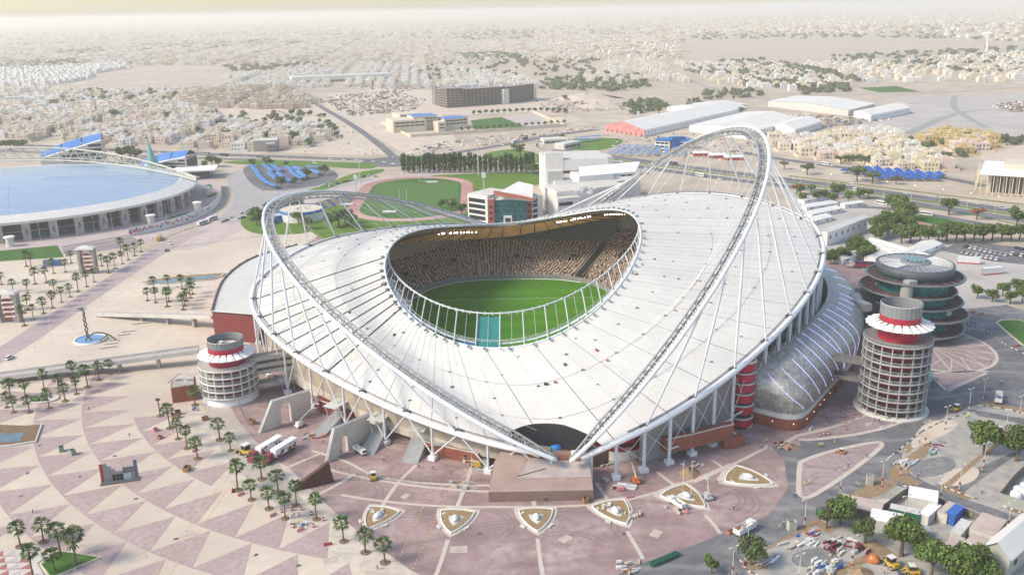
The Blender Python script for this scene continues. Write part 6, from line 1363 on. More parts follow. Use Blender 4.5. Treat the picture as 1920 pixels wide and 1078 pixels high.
PROWS = [('along the service lane below the ramp tower', [(319,803),(334,823),(350.7,841),(370.7,860)]), ('on the stadium side of the lane by the trucks', [(366,760),(412.5,825),(432.5,845),(491,898.5),(521.7,922.5),(556,947.5)]),
 ('on the plaza side of the service lane, front row', [(446,919),(471.7,937),(504.4,953.8),(535,972.5),(593.5,973.5),(644.6,1015),(685,1036),(721.7,1054.8)]), ('round the lawn corner planter at the lower left', [(38.4,1024.6),(62,1082),(82,1016),(103.5,1072),(115,1043.6),(143.6,1060)]),
 ('in the oval palm garden below the long footbridge', [(13.5,764),(26,773.5),(21,750),(49,748),(56,773.5),(92.7,765),(83,729.4),(112,735),(122.5,752.3),(139,715),(143.8,738.8),(165,726),(186,713),(206,701.7)]),
 ('in the plaza grove beside the triangular pool', [(277,564),(292,568),(314,575),(317,566),(344,581),(347,574),(351,565),(357,559),(361,552),(342,542),(316,540),(290,545)]),
 ('scattered on the western plaza by the stone gate towers', [(3,534),(25,547),(52,550),(50,500),(59,504),(66,533),(87.5,530),(101,513),(123,510),(134,494),(103,551),(116,567),(132,557),(147,547),(163,538),(177,529),(52,582),(63,599),(82,588),(99,578),(46,611)]),
 ('in the line beside the promenade below the dome', [(191,499),(204,512),(216,504),(230,495),(241,488),(253,480),(265,473),(227,475)])]
pr = random.Random(4)
for ph, L in PROWS:
    for i, (px, py) in enumerate(sorted(L)):
        big = 1.12 if 'lower left' in ph else 1.0
        put(PALM[pr.randrange(4)], G(px, py), pr.uniform(0, 6.28), pr.uniform(.84, 1.14)*big, label=f'{nth(i)} fan palm from the left {ph}', group='fan palms '+ph)
put(PALMW, G(300.6,780), 0, 1.0, label='fan palm with its fronds tied up, first on the service lane', group='fan palms along the service lane below the ramp tower')
# ------------------------------------------------------------------ broadleaf trees: trunk, limbs and a crown of leaf clumps
wood = M('tree_bark', (.13,.095,.07), .95, .2, 2, coords='obj')
leafs = [M('leaf_'+k, c, .75, .35, .9, rnd=.12, coords='obj') for k, c in (('mid', (.088,.142,.028)), ('light', (.145,.20,.04)), ('deep', (.06,.12,.018)))]
leaf_olive = M('leaf_olive', (.10,.125,.045), .8, .3, .9, rnd=.12, coords='obj'); leaf_pine = M('leaf_cypress', (.035,.065,.022), .85, .35, .8, rnd=.1, coords='obj'); leaf_fire = M('leaf_flame', (.40,.10,.03), .8, .35, .9, coords='obj')
def tree_proto(seed, nleaf, shape='round', lm=None, size=.5):
    r = random.Random(seed); g = np.random.default_rng(seed); t = thing('tree', '', 'tree', (0,0,0)); H = 6.0; mb = MB()
    if shape == 'column':
        mb.tube([(0,0,0),(0,0,2)], [.16,.12], 6); lobes = [((0,0,1.2+k*.8), 1.0-.06*abs(k-3)) for k in range(7)]
    else:
        mb.tube([(0,0,0),(.1,.05,1.2),(.05,.1,2.2)], [.3,.22,.18], 7); lobes = []
        for k in range(9 if shape == 'round' else 7):
            a = k*2.4+r.uniform(-.4,.4); rad = r.uniform(.8,1.9) if k else 0; z = r.uniform(2.7,4.6) if shape == 'round' else r.uniform(3.0,3.7); p = (rad*math.cos(a), rad*math.sin(a), z); lobes.append((p, r.uniform(.85,1.35)))
            mb.tube([(.05,.1,1.9), (p[0]*.55, p[1]*.55, 2.2+(z-2.2)*.5), p], [.12,.08,.03], 5)
    mb.build('trunk', wood, t)
    V = []; F = []; Mi = []; tot = sum(q[1]**2 for q in lobes)
    for (c, rad) in lobes:
        n = int(nleaf*rad**2/tot); d = g.normal(0, 1, (n, 3)); d /= np.linalg.norm(d, axis=1)[:, None]; rr_ = rad*(.55+.5*g.random(n)**.6); rr_ *= 1+.36*np.sin(d[:, 0]*7+seed)*np.cos(d[:, 1]*6)
        P = np.array(c)+d*rr_[:, None]*np.array([1, 1, .78 if shape != 'flat' else .5])
        for k in range(n):
            nn = d[k]+g.normal(0, .55, 3); nn /= np.linalg.norm(nn); u = np.cross(nn, [.3,.2,.9]); u /= np.linalg.norm(u)+1e-9; w = np.cross(nn, u); s = size*r.uniform(.55,1.15)*.5; o = len(V)
            for a, b in ((-1,-.5),(.2,-1),(1,.4),(-.3,1)): V.append(tuple(P[k]+u*a*s+w*b*s))
            F.append((o,o+1,o+2,o+3)); Mi.append(r.choices([0,1,2], [5,3,2])[0])
    me = bpy.data.meshes.new('crown'); me.from_pydata(V, [], F); [me.materials.append(m) for m in (lm or leafs)]; me.polygons.foreach_set('material_index', Mi); me.update(); link('crown', me, t); return t
BIG = [tree_proto(21, 3600, size=.36), tree_proto(22, 3600, size=.36), tree_proto(24, 3600, size=.36)]; SML = [tree_proto(31, 800, size=.55), tree_proto(32, 800, size=.55), tree_proto(33, 800, size=.55)]
OLV = [tree_proto(41, 1600, lm=[leaf_olive, leafs[0], leaf_olive], size=.4)]; FLT = [tree_proto(51, 700, 'flat', size=.5), tree_proto(52, 700, 'flat', lm=[leaf_olive, leafs[0], leafs[2]], size=.5)]; COLU = [tree_proto(61, 420, 'column', lm=[leaf_pine, leaf_pine, leafs[2]], size=.6), tree_proto(62, 420, 'column', lm=[leaf_pine, leafs[2], leaf_pine], size=.6)]; FLAME = [tree_proto(71, 700, 'flat', lm=[leaf_fire, leafs[0], leaf_fire], size=.5)]
def trees(ph, kind, protos, L, grp, hk=1.0):
    """L = (px, py of the foot, crown width in metres)"""
    for i, (px, py, w) in enumerate(sorted(L)): 
        p = protos[i % len(protos)]; s = w/(4.6 if protos not in (COLU,) else 2.1); lab = f'{nth(i)} {kind} from the left {ph}' if len(L) > 1 else f'{kind} {ph}'
        put(p, G(px, py), pr.uniform(0, 6.28), (s, s, s*hk), label=lab, group=grp)
trees('in the south-east yards', 'large leafy green tree', BIG, [(1845,852,10),(1906,864,10.5),(1575,982,8),(1690,1042,10.5),(1745,1082,8.5),(1795,1092,10),(1836,1094,8.5)], 'large trees in the south-east yards')
trees('in the south-east yards', 'small olive-leaved tree', OLV, [(1549,990,5.5),(1621,1018,6.5),(1408,1058,7.5)], 'small trees in the south-east yards'); trees('alone at the bottom edge beside the road', 'little round dark tree', SML, [(1334,1074,4.4)], 'small trees in the south-east yards')
trees('on the kerb beyond the round office', 'small green tree', SML, [(1832,560,6.5),(1860,566,6),(1880,556,6.5),(1893,570,6.5),(1916,566,6.5),(1905,548,6.5),(1925,552,6.5)], 'trees beyond the round office')
trees('between the cabin halls', 'bushy green tree', BIG, [(1598,480,9),(1612,478,10),(1630,486,8),(1568,492,8),(1556,496,7),(1582,490,7),(1618,492,8)], 'trees between the cabin halls')
trees('in the dense clump by the five-a-side pitch', 'bright green tree', BIG, [(1664,440,13),(1678,434,13),(1690,428,13),(1696,414,13),(1686,402,12),(1672,392,10),(1650,446,12),(1640,452,9),(1700,440,11)], 'trees by the five-a-side pitch')
trees('in the row behind the parked cars', 'round green tree', SML, [(x, 456-(x-1700)*.02+random.uniform(-3,3), random.uniform(9,12)) for x in range(1690, 1925, 17)], 'tree row behind the parked cars')
trees('on the verge of the eastern highway', 'dark round tree', SML, [(1779,404,11),(1906,426,12),(1570,372,11),(1700,398,6)], 'verge trees of the eastern highway'); trees('beside the five-a-side pitch', 'flame-coloured flowering tree', FLAME, [(1831,412,9),(1494,364,9)], 'flowering trees')
trees('between the eastern highway and the villas', 'spreading thorn tree', FLT, [(1513,328,11),(1606,341,14),(1635,345,11),(1680,346,8),(1470,318,8),(1576,308,9),(1590,306,9),(1602,306,9),(1622,308,9),(1545,292,7)], 'thorn trees by the eastern highway')
trees('by the staff carports', 'low green tree', SML, [(1505,380,7),(1530,378,8),(1545,376,8),(1560,382,7),(1590,378,7),(1612,374,8),(1628,372,6),(1500,366,7),(1520,362,6)], 'trees by the staff carports')
trees('in the hedge row north of the track', 'dark column-shaped tree', COLU, [(757+x*9.6, 324.5-x*.02+random.uniform(-.8,.8), random.uniform(4.4,6.4)) for x in range(26)], 'dark hedge row of column trees', 1.0); trees('beside the white institute, right of the hedge row', 'grey-green tree', SML, [(990,326,8),(1000,327,9),(1010,326,8)], 'trees beside the institute')
trees('in the clinic garden behind the western arch', 'green garden tree', SML, [(476,412,8),(487,418,9),(497,415,9),(482,424,9),(510,402,9),(520,398,8),(532,396,8),(545,396,8),(562,394,9),(560,420,8),(575,430,8),(635,424,11),(648,420,10),(660,428,9),(622,428,8)], 'clinic garden trees')
trees('in front of the college building', 'small green tree', SML, [(846,396,9),(866,404,8),(1060,398,7),(828,392,7)], 'trees by the college'); trees('behind the dome', 'broad dark tree', SML, [(228,300,12),(245,300,14),(256,302,11)], 'trees behind the dome')
trees('along the highway left of the dome', 'bushy dark tree', SML, [(4+x*8, 279, 9) for x in range(6)], 'trees left of the dome'); trees('right of the dome pavilion', 'small round tree', SML, [(365,314,8),(385,316,7),(398,313,10),(410,314,9)], 'trees right of the dome pavilion')
trees('in the blue-shaded car park', 'dark round tree', SML, [(474,313,7),(500,312,9),(510,312,6),(536,313,5),(528,351,9),(577,335,9),(608,328,9),(553,345,5)], 'car park trees'); trees('in the roundabout gardens', 'small tree', SML, [(798,300,5),(834,299,5),(975,292,11),(964,284,7),(1010,280,6),(1053,262,6),(1013,274,5),(1034,270,5)], 'trees of the roundabout gardens')
trees('round the school field, far side', 'clipped round tree', SML, [(888+k*11.5, 216.5-k*.55+(.09*max(0,k-8)**2), 6.5) for k in range(16)], 'clipped trees of the school'); trees('round the school field, near side', 'clipped round tree', SML, [(866+k*12, 247-k*.9, 5) for k in range(17)], 'clipped trees of the school')
trees('among the western villas', 'dark garden tree', SML, [(316,226,12),(319,240,9),(425,260,10),(550,266,11),(580,276,9),(602,250,10),(612,255,10),(500,243,8),(512,243,8),(215,226,14),(40,246,7),(100,262,7)], 'garden trees'); trees('near the sand lots', 'lone dark tree', SML, [(1235,214,12),(1060,190,9),(1190,212,14),(1215,208,10),(1390,215,9),(1290,206,10)], 'lone trees')
for grp_ in (PALM, [PALMW], BIG, SML, OLV, FLT, COLU, FLAME):
    for p in grp_:
        if not p.get('_used'):
            for ch in list(p.children): bpy.data.objects.remove(ch)
            bpy.data.objects.remove(p)
# mown beds: corner lawn and planters at the lower left
lw = MB(); P = [G(*p)[:2] for p in [(76,1060),(100,1037),(112,1034),(190,1046),(110,1080),(95,1085)]]; lw.prism(P, 0, .5); lo = struct(lw, 'lawn_planter', M('planter_kerb', (.60,.54,.43), .8, .1, .5)); c = (sum(p[0] for p in P)/6, sum(p[1] for p in P)/6); MB().poly([(c[0]+(x-c[0])*.94, c[1]+(y-c[1])*.94) for x, y in P], .56).build('planter_grass', lawn_d, lo)
# ------------------------------------------------------------------ vehicles
PAINT = {k: M('paint_'+k, c, .3, .04, 1, spec=.55) for k, c in dict(white=(.68,.67,.65), silver=(.42,.43,.44), black=(.03,.03,.035), red=(.35,.03,.03), navy=(.03,.05,.13), beige=(.5,.44,.35), yellow=(.48,.32,.05), orange=(.50,.15,.04), teal=(.12,.30,.30), maroon=(.22,.03,.05), green=(.02,.14,.08), blue=(.03,.12,.42), pink=(.60,.22,.26)).items()}
tyre = M('tyre', (.022,.022,.024), .85, .1, 2); head = M('headlamp', (.75,.75,.72), .2, .03, 1); tail = M('tail_lamp', (.35,.02,.02), .3, .1, 1); glassv = M('vehicle_glass', (.025,.03,.035), .1, .1, 1, spec=.6)
def wheels(t, pos, r=.34, w=.24, hub=True):
    for x, y in pos:
        mb = MB(); mb.tube([(x-w/2,y,r),(x+w/2,y,r)], r, 10, cap=True); o = mb.build('wheel', tyre, t)
        if hub: MB().tube([(x-w/2-.01,y,r),(x+w/2+.01,y,r)], r*.5, 8, cap=True).build('rim', PAINT['silver'], o)
def car_proto(kind):
    t = thing('car', '', 'car', (0,0,0)); L = 4.6 if kind == 'saloon' else 4.9; w = .92; mb = MB()
    prof = {'saloon': [(-L/2,.35),(-L/2,.75),(-L/2+.5,.95),(-1.2,1.0),(L/2-1.4,1.0),(L/2-.1,.8),(L/2,.4)], 'suv': [(-L/2,.45),(-L/2,1.05),(-L/2+.1,1.15),(-1.2,1.15),(L/2-1.3,1.15),(L/2-.1,.95),(L/2,.5)]}[kind]
    n = len(prof); mb.add([(-w,y,z) for y, z in prof]+[(w,y,z) for y, z in prof], [tuple(range(n)), tuple(range(2*n-1, n-1, -1))]+[(i, n+i, n+(i+1)%n, (i+1)%n) for i in range(n)]); mb.build('body', PAINT['white'], t)
    h = 1.0 if kind == 'saloon' else 1.15; top = 1.45 if kind == 'saloon' else 1.85; r0, r1, f0, f1 = (-1.9,-1.1,.35,1.15) if kind == 'saloon' else (-2.35,-2.1,.3,1.0)
    mb = MB(); v = [(-w*.93,r0,h),(w*.93,r0,h),(w*.93,f1,h),(-w*.93,f1,h),(-w*.76,r1,top-.06),(w*.76,r1,top-.06),(w*.76,f0,top-.06),(-w*.76,f0,top-.06)]; mb.add(v, [(0,1,5,4),(1,2,6,5),(2,3,7,6),(3,0,4,7)]); mb.build('window_band', glassv, t)
    mb = MB(); mb.box(-w*.78,r1-.03,top-.07,w*.78,f0+.03,top); mb.build('cabin_roof', PAINT['white'], t)
    wheels(t, [(-w+.1,-L/2+.85),(w-.1,-L/2+.85),(-w+.1,L/2-.85),(w-.1,L/2-.85)])
    for s in (-1, 1): MB().box(s*.65-.2,L/2-.12,.62,s*.65+.2,L/2+.01,.8).build('headlight', head, t); MB().box(s*.7-.15,-L/2-.01,.65,s*.7+.15,-L/2+.1,.85).build('tail_light', tail, t)
    return t
def bus_proto():
    t = thing('bus', '', 'bus', (0,0,0)); MB().box(-1.2,-5,.5,1.2,5,2.95).build('body', PAINT['white'], t); MB().box(-1.22,-4.8,1.5,1.22,4.4,2.4).build('window_band', glassv, t); MB().box(-1.05,4.6,1.3,1.05,5.03,2.6).build('windscreen', glassv, t); MB().box(-1.0,-2,2.96,1.0,1,3.2).build('cabin_roof', PAINT['white'], t); wheels(t, [(-1.1,-3.2),(1.1,-3.2),(-1.1,3.3),(1.1,3.3)], .48, .3); return t
CARS = [car_proto('saloon'), car_proto('suv')]; BUS = bus_proto()
cr_ = random.Random(8)
def cars(ph, L, grp, jit=0):
    """L = (px, py, heading in px) ; colours drawn from what stands there"""
    for i, (px, py, dx, dy, cl_, k) in enumerate(sorted(L)):
        a = Vector(G(px, py)); b = Vector(G(px+dx, py+dy)); ang = math.atan2(b.y-a.y, b.x-a.x)-PI/2; pt = PAINT[cl_]
        p = CARS[k] if k < 2 else BUS; nm = ['saloon car','estate car','bus'][k]
        put(p, tuple(a), ang, label=f'{cl_} {nm}, {nth(i)} from the left {ph}', group=grp, mats={'body': pt, 'cabin_roof': pt})
def rc(): return cr_.choices(['white','silver','black','red','navy','beige'], [9,3,2.5,1,1,1])[0]
cars('in the first row of the eastern car park', [(1805+k*9.2, 474+k*2.0+cr_.uniform(-.6,.6), 5, -2.2, rc(), cr_.randrange(2)) for k in range(8)], 'parked cars of the eastern car park')
cars('in the second row of the eastern car park', [(1811+k*9.4, 464+k*1.9, 5, -2.2, rc(), cr_.randrange(2)) for k in range(9)], 'parked cars of the eastern car park')
cars('at the far right of the eastern car park', [(1898+k*9, 478+k*1.6, 5, -2.2, rc(), cr_.randrange(2)) for k in range(4)]+[(1906+k*9, 466+k*2, 5, -2, 'navy', 0) for k in range(3)], 'parked cars of the eastern car park')
cars('by the trees near the cabin hall', [(1640,420,8,-3,'white',1),(1652,414,8,-3,'red',0),(1661,418,8,-3,'white',0),(1650,424,8,-3,'white',0),(1735,404,8,1,'white',2)], 'vehicles near the cabin hall')
cars('in the queue beside the mural wall road', [(417,417,8,-3,'white',1),(425,414,8,-3,'black',0),(433,409,8,-3,'white',0),(453,401,8,-3,'white',1),(462,397,8,-3,'white',0),(470,394.5,8,-3,'silver',1),(480,391,8,-3,'black',0),(448,411,8,-3,'white',0),(456,409,8,-3,'black',0),(467,403,8,-3,'black',1),(493,386,8,-3,'white',0),(506,379,8,-3,'silver',0)], 'cars queueing by the mural wall')
cars('at the bus stop below the mural wall', [(380,421,9,-3,'white',2),(398,413,9,-3,'white',2),(299,450,3,-6,'yellow',2),(318,458,5,1,'white',1),(313,471,4,-4,'black',0)], 'vehicles at the bus stop')
cars('on the plaza promenade', [(18,673,9,-5,'white',1),(151,581,7,-4,'silver',0)], 'cars on the promenade')
cars('in the line north of the running track', [(602,351,8,-2,'white',0),(612,348,8,-2,'silver',1),(633,345,8,-2,'navy',0),(646,342,8,-2,'black',0),(653,340.5,8,-2,'red',0),(663,337.5,8,-2,'silver',0),(674,335,8,-2,'silver',0),(683,332,8,-2,'black',1),(692,330.5,8,-2,'white',0),(704,332,8,-1,'silver',0),(620,349,8,-2,'white',1)], 'cars north of the running track')
cars('on the western highway', [(x, y, 9, .6, rc(), cr_.choice([0,0,1,1,2])) for x, y in [(20,268),(70,273),(210,283),(240,285),(300,288),(330,290),(385,289.5),(420,293),(462,295),(485,296),(500,296.5),(620,300),(645,301),(668,302),(678,303),(700,304),(720,305),(20,283),(120,287),(260,294),(330,296),(590,307)]], 'traffic on the western highway')
cars('near the roundabout', [(737,297,4,-4,'white',1),(742,294,4,-4,'white',0),(747,299,4,-3,'silver',0),(738,309,8,1,'white',1),(800,291,9,-1,'white',2),(965,268,9,-2,'white',2),(985,262,9,-2,'navy',2),(720,270,3,3,'white',0)], 'traffic near the roundabout')
cars('on the eastern highway', [(x, y, 9, 1.6, rc(), cr_.choice([0,0,0,1,2])) for x, y in [(1165,303),(1195,306),(1250,311),(1262,309),(1313,331),(1350,337),(1525,341),(1490,336),(1548,310),(1560,312),(1530,309),(1598,345),(1610,360),(1653,384),(1832,383),(1760,372),(1700,364),(1880,392)]], 'traffic on the eastern highway')
cars('beside the round office road', [(1741,718,2,-12,'teal',2)], 'minibus by the ramp tower'); cars('beside the brick service block', [(352,738,3,9,'white',1),(354,731,3,9,'black',1)], 'parked cars beside the brick block')
# articulated lorries
lt_pat = M('lorry_print', (.80,.80,.79), .5, .03, 1)
def lorry(t, trailer, cab, L=13.5):
    MB().box(-1.25,-L,1.1,1.25,0,4.0).build('trailer', trailer, t); MB().box(-1.15,1.0,.7,1.15,3.0,3.5).build('cab', cab, t); MB().box(-1.1,3.0,.7,1.1,4.4,1.9).build('bonnet', cab, t); MB().box(-1.0,2.7,2.1,1.0,3.06,3.1).build('windscreen', glassv, t); MB().box(-.9,-L,.7,.9,2.5,1.1).build('chassis', dark_steel, t)
    wheels(t, [(s*1.05,y) for s in (-1,1) for y in (-L+1.5,-L+2.9,.4,1.6,3.7)], .5, .35); return t
for lab, p, q in (('white lorry with maroon splash print and crimson cab, nearer the service lane', (470,868), (520,838)), ('white lorry with maroon splash print and crimson cab, nearer the fence', (498,872), (545,843))):
    a, b = Vector(G(*p)), Vector(G(*q)); d = (a-b).normalized(); t = lorry(thing('lorry', lab, 'lorry', tuple(a-d*4), 'printed lorries on the forecourt'), lt_pat, PAINT['maroon'], 11); t.rotation_euler = (0,0,math.atan2(d.y, d.x)-PI/2); r = random.Random(p[0])
    for side in (-1.27, 1.27):
        for k in range(30):
            y = -r.uniform(.4, 10.6); z = 1.3+r.random()**1.5*2.3*(1 if y > -7 else .6); s = r.uniform(.2,.6); mb = MB(); mb.add([(side,y+s*math.cos(x),z+s*math.sin(x)*r.uniform(.6,1.2)) for x in np.linspace(0, 2*PI, 8)[:-1]], [tuple(range(7))]); mb.build('splash_print', PAINT['maroon'], t)
    for k in range(6): MB().box(-1.28,-9.5+k*.5,3.0,-1.26,-9.2+k*.5,3.35).build('print_letter', PAINT['maroon'], t)
def tipper(lab, px, py, qx, qy, cl_='white', load=True, s=1.0):
    a, b = Vector(G(px, py)), Vector(G(qx, qy)); d = (b-a).normalized(); t = thing('tipper_truck', lab, 'truck', tuple(a)); t.rotation_euler = (0,0,math.atan2(d.y, d.x)-PI/2); t.scale = (s,)*3
    pt = PAINT[cl_]; mb = MB(); mb.box(-1.25,-6.2,1.1,1.25,-.4,1.3)
    for x0, y0, x1, y1 in ((-1.25,-6.2,-1.15,-.4),(1.15,-6.2,1.25,-.4),(-1.15,-6.2,1.15,-6.1),(-1.15,-.5,1.15,-.4)): mb.box(x0,y0,1.3,x1,y1,2.7)
    mb.build('tipping_body', pt, t); MB().box(-1.15,-.2,.8,1.15,1.7,2.9).build('cab', pt, t); MB().box(-1.05,1.5,1.8,1.05,1.74,2.7).build('windscreen', glassv, t); MB().box(-.6,-6,.6,.6,1.5,1.1).build('chassis', dark_steel, t); wheels(t, [(s_*1.0,y) for s_ in (-1,1) for y in (-5,-3.8,.8)], .5, .35)
    if load:
        for k in range(9): MB().cbox(random.uniform(-.8,.8), random.uniform(-5.6,-1), 1.3, random.uniform(.5,1.2), random.uniform(.5,1.3), random.uniform(.5,1.3), random.uniform(0,3)).build('load', PAINT[random.choice(['blue','beige','silver','white','orange'])], t)
tipper('white tipper truck loaded with scrap on the road at the lower right', 1405,993, 1448,968); tipper('white tipper truck parked beside the shaded arch wall', 680,852, 706,868, load=False, s=.75); tipper('white tipper truck with load beside the planter island', 1262,944, 1240,930, s=.8); tipper('white loaded tipper truck on the yard road at the right', 1872,748, 1875,722)
tk_ = thing('tanker', 'long flatbed lorry with dark tanks behind the round office', 'lorry', G(1602,502)); tk_.rotation_euler = (0,0,R(70)); lorry(tk_, PAINT['maroon'], PAINT['beige'], 12)
for k in range(4): MB().tube([(-.9,-10+k*2.6,3.9),(-.9+.01,-8+k*2.6,3.9)], .8, 8, cap=True).build('tank', PAINT['navy'], tk_)
for lab, p in (('white container with a red base stripe, nearer the parked cars', (1815,494)), ('white container with a red base stripe, right of the first', (1860,514))):
    t = thing('container', lab, 'container', G(*p), 'red-striped white containers'); t.rotation_euler = (0,0,R(-18 if p[0] < 1840 else 12)); MB().box(-6,-1.4,.8,6,1.4,4.0).build('box', PAINT['white'], t); MB().box(-6.02,-1.42,.1,6.02,1.42,.8).build('stripe', PAINT['red'], t); [MB().box(x,-1.43,.9,x+.1,1.43,3.9).build('rib', PAINT['silver'], t) for x in (-6,-3,0,3,5.9)]
# works machines
def boom_lift(lab, px, py, rot, reach, up, cl_='orange'):
    t = thing('boom_lift', lab, 'boom lift', G(px, py), 'works machines round the stadium'); t.rotation_euler = (0,0,rot); MB().box(-1.1,-1.7,.5,1.1,1.7,1.2).build('chassis', PAINT[cl_], t); MB().box(-.8,-1.2,1.2,.8,.9,2.2).build('turret', PAINT[cl_], t); MB().tube([(0,-.6,2.1),(0,reach*.55,2.1+up*.55)], .3, 5, cap=True).build('lower_boom', PAINT['beige'], t); MB().tube([(0,reach*.5,2.1+up*.5),(0,reach,2.1+up)], .2, 5, cap=True).build('upper_boom', PAINT[cl_], t)
    mb = MB(); mb.box(-.8,reach,1.6+up,.8,reach+.9,1.7+up); mb.tube([(-.8,reach,2.6+up),(.8,reach,2.6+up),(.8,reach+.9,2.6+up),(-.8,reach+.9,2.6+up)], .05, 4, closed=True); mb.build('basket', steel, t); wheels(t, [(-1.1,-1.2),(1.1,-1.2),(-1.1,1.2),(1.1,1.2)], .5, .4)
boom_lift('orange boom lift with its boom raised towards the stadium, right of the podium', 1192,905, .15, 9, 5); boom_lift('long orange boom lift folded low beside the podium', 1008,872, 1.5, 7, .5); boom_lift('yellow boom lift parked under the ring beam by the straight ramp', 895,876, 1.4, 4, .4, 'yellow'); boom_lift('white boom lift reaching up behind the larger arch wall', 562,800, -.6, 9, 4, 'white'); boom_lift('dim orange boom lift under the concourse roof', 985,852, 1.2, 3, .6); boom_lift('dim yellow boom lift under the concourse roof', 935,846, 1.7, 3, .6, 'yellow'); boom_lift('pale grey mast lift with a slim mast on the forecourt', 1327,935, .2, .5, 5, 'silver')
def loader(lab, px, py, rot, cl_='yellow', s=1.0):
    t = thing('loader', lab, 'loader', G(px, py), 'works machines round the stadium'); t.rotation_euler = (0,0,rot); t.scale = (s,)*3; MB().box(-.9,-1.8,.6,.9,1.3,1.5).build('body', PAINT[cl_], t); MB().box(-.75,-.7,1.5,.75,.7,2.6).build('cab', glassv, t); MB().box(-.85,-.8,2.6,.85,.8,2.75).build('cab_roof', PAINT['white'], t); mb = MB(); mb.tube([(-.6,.8,1.4),(-.6,2.4,.7)], .12, 4); mb.tube([(.6,.8,1.4),(.6,2.4,.7)], .12, 4); mb.build('arm', PAINT[cl_], t); mb = MB(); mb.add([(-1,2.3,.9),(1,2.3,.9),(1,2.3,.1),(-1,2.3,.1),(-1,3.0,.1),(1,3.0,.1)], [(0,1,2,3),(3,2,5,4)]); mb.build('bucket', dark_steel, t); wheels(t, [(-.9,-1.1),(.9,-1.1),(-.9,1.0),(.9,1.0)], .5, .35)
loader('small yellow skid loader with a white roof on the forecourt', 700,898, .3); loader('yellow telehandler beside the printed lorries', 462,852, 1.0, s=1.5); loader('dark yellow loader on the dusty road below the office', 1793,770, 2.2); loader('yellow excavator-like loader at the right end of the yards', 1872,812, 1.8); loader('yellow loader at the bottom of the yards, by the orange sheet', 1670,1062, .4, s=1.2); loader('yellow loader at the bottom edge under the trees', 1708,1076, 1.4, s=1.1); loader('orange mini loader on the mauve island', 1577,850, .9, 'orange', .7)
# ------------------------------------------------------------------ people (one continuous body, vest or shirt, trousers)
def person_mesh(seed, walk):
    me = bpy.data.meshes.new('body'); st = .22 if walk else .09; ar = .2 if walk else .05
    v = [(0,0,.95),(0,0,1.15),(0,0,1.42),(0,.01,1.55),(0,.03,1.68),(-.1,0,.9),(-.11,st,.5),(-.11,st*.7,.06),(-.11,st*.7+.16,.04),(.1,0,.9),(.11,-st*.6,.5),(.11,-st*1.3,.06),(.11,-st*1.3+.16,.04),(-.2,0,1.4),(-.27,-ar,1.12),(-.26,-ar+.14,.9),(.2,0,1.4),(.27,ar,1.12),(.26,ar+.14,.9)]
    e = [(0,1),(1,2),(2,3),(3,4),(0,5),(5,6),(6,7),(7,8),(0,9),(9,10),(10,11),(11,12),(2,13),(13,14),(14,15),(2,16),(16,17),(17,18)]
    r = [.15,.16,.17,.07,.12,.1,.075,.05,.045,.1,.075,.05,.045,.075,.055,.045,.075,.055,.045]
    me.from_pydata(v, e, []); o = bpy.data.objects.new('tmp', me); COL.objects.link(o); md = o.modifiers.new('s', 'SKIN')
    for i, x in enumerate(r): me.skin_vertices[0].data[i].radius = (x, x*.85)
    me.skin_vertices[0].data[0].use_root = True; o.modifiers.new('u', 'SUBSURF').levels = 1
    dg = bpy.context.evaluated_depsgraph_get(); m2 = bpy.data.meshes.new_from_object(o.evaluated_get(dg)); bpy.data.objects.remove(o); m2.name = 'body'
    for m in (M('vest', (.4,.6,.05), .8), M('trousers_navy', (.03,.04,.10), .9), M('skin', (.28,.15,.09), .6)): m2.materials.append(m)
    for p in m2.polygons: z = p.center.z; p.material_index = 1 if z < .93 else (2 if z > 1.5 or (abs(p.center.x) > .2 and z < 1.0) else 0)
    return m2
VEST = {'lime vest': M('vest_lime', (.45,.62,.04), .8), 'orange vest': M('vest_orange', (.65,.20,.04), .8), 'blue overalls': M('vest_blue', (.04,.08,.28), .8), 'red shirt': M('vest_red', (.40,.03,.05), .8), 'white shirt': M('vest_white', (.6,.6,.58), .8), 'dark clothes': M('vest_dark', (.04,.04,.05), .8)}
PM = [person_mesh(1, False), person_mesh(2, True)]; hat_me = MB().lathe([(.16,0),(.13,.09),(.06,.14),(.005,.15)], n=10).mesh('helmet', M('helmet_white', (.7,.7,.68), .4))
def people(ph, L, cl_=None):
    for i, (px, py, k) in enumerate(sorted(L)):
        g = G(px, py); c = k or cl_; w = (i+int(px)) % 2; o = link('person', PM[w]); o.location = g; o.rotation_euler = (0,0,cr_.uniform(0,6.28)); o.material_slots[0].link = 'OBJECT'; o.material_slots[0].material = VEST[c]
        tag(o, f"person in {c} {'walking' if w else 'standing'}, {nth(i)} from left {ph}" if len(L) > 1 else f"person in {c} {'walking' if w else 'standing'} alone {ph}", 'person', 'people '+ph); h = link('helmet', hat_me, o); h.location = (0,.03,1.7)
lv, bo, rs, ws, dc, ov = 'lime vest', 'blue overalls', 'red shirt', 'white shirt', 'dark clothes', 'orange vest'
people('on the plaza triangles', [(62,962,dc),(167,769,bo),(243,819,rs),(116,697,dc)]); people('on the long footbridge', [(160,682,rs),(9,710,rs),(17,710,bo)]); people('in the group beside the podium', [(1016,928,bo),(1021,934,bo),(1025,930,lv),(1030,936,lv),(1034,928,ws),(1018,921,bo),(1027,922,ws),(1032,921,lv),(1038,932,lv),(1023,940,bo)])
people('on the forecourt between ramps and fence', [(945,887,lv),(933,889,bo),(918,884,lv),(846,888,ov),(786,878,dc),(812,880,dc),(720,866,bo),(817,868,ov),(580,828,lv),(606,830,ov)]); people('on the pitch', [(908,530,ov),(963,524,ov),(965,528,ov),(971,526,lv),(1001,532,ov),(1007,540,ov),(849,562,ov),(887,562,ov),(925,562,ov),(953,562,ov),(1006,562,lv)])
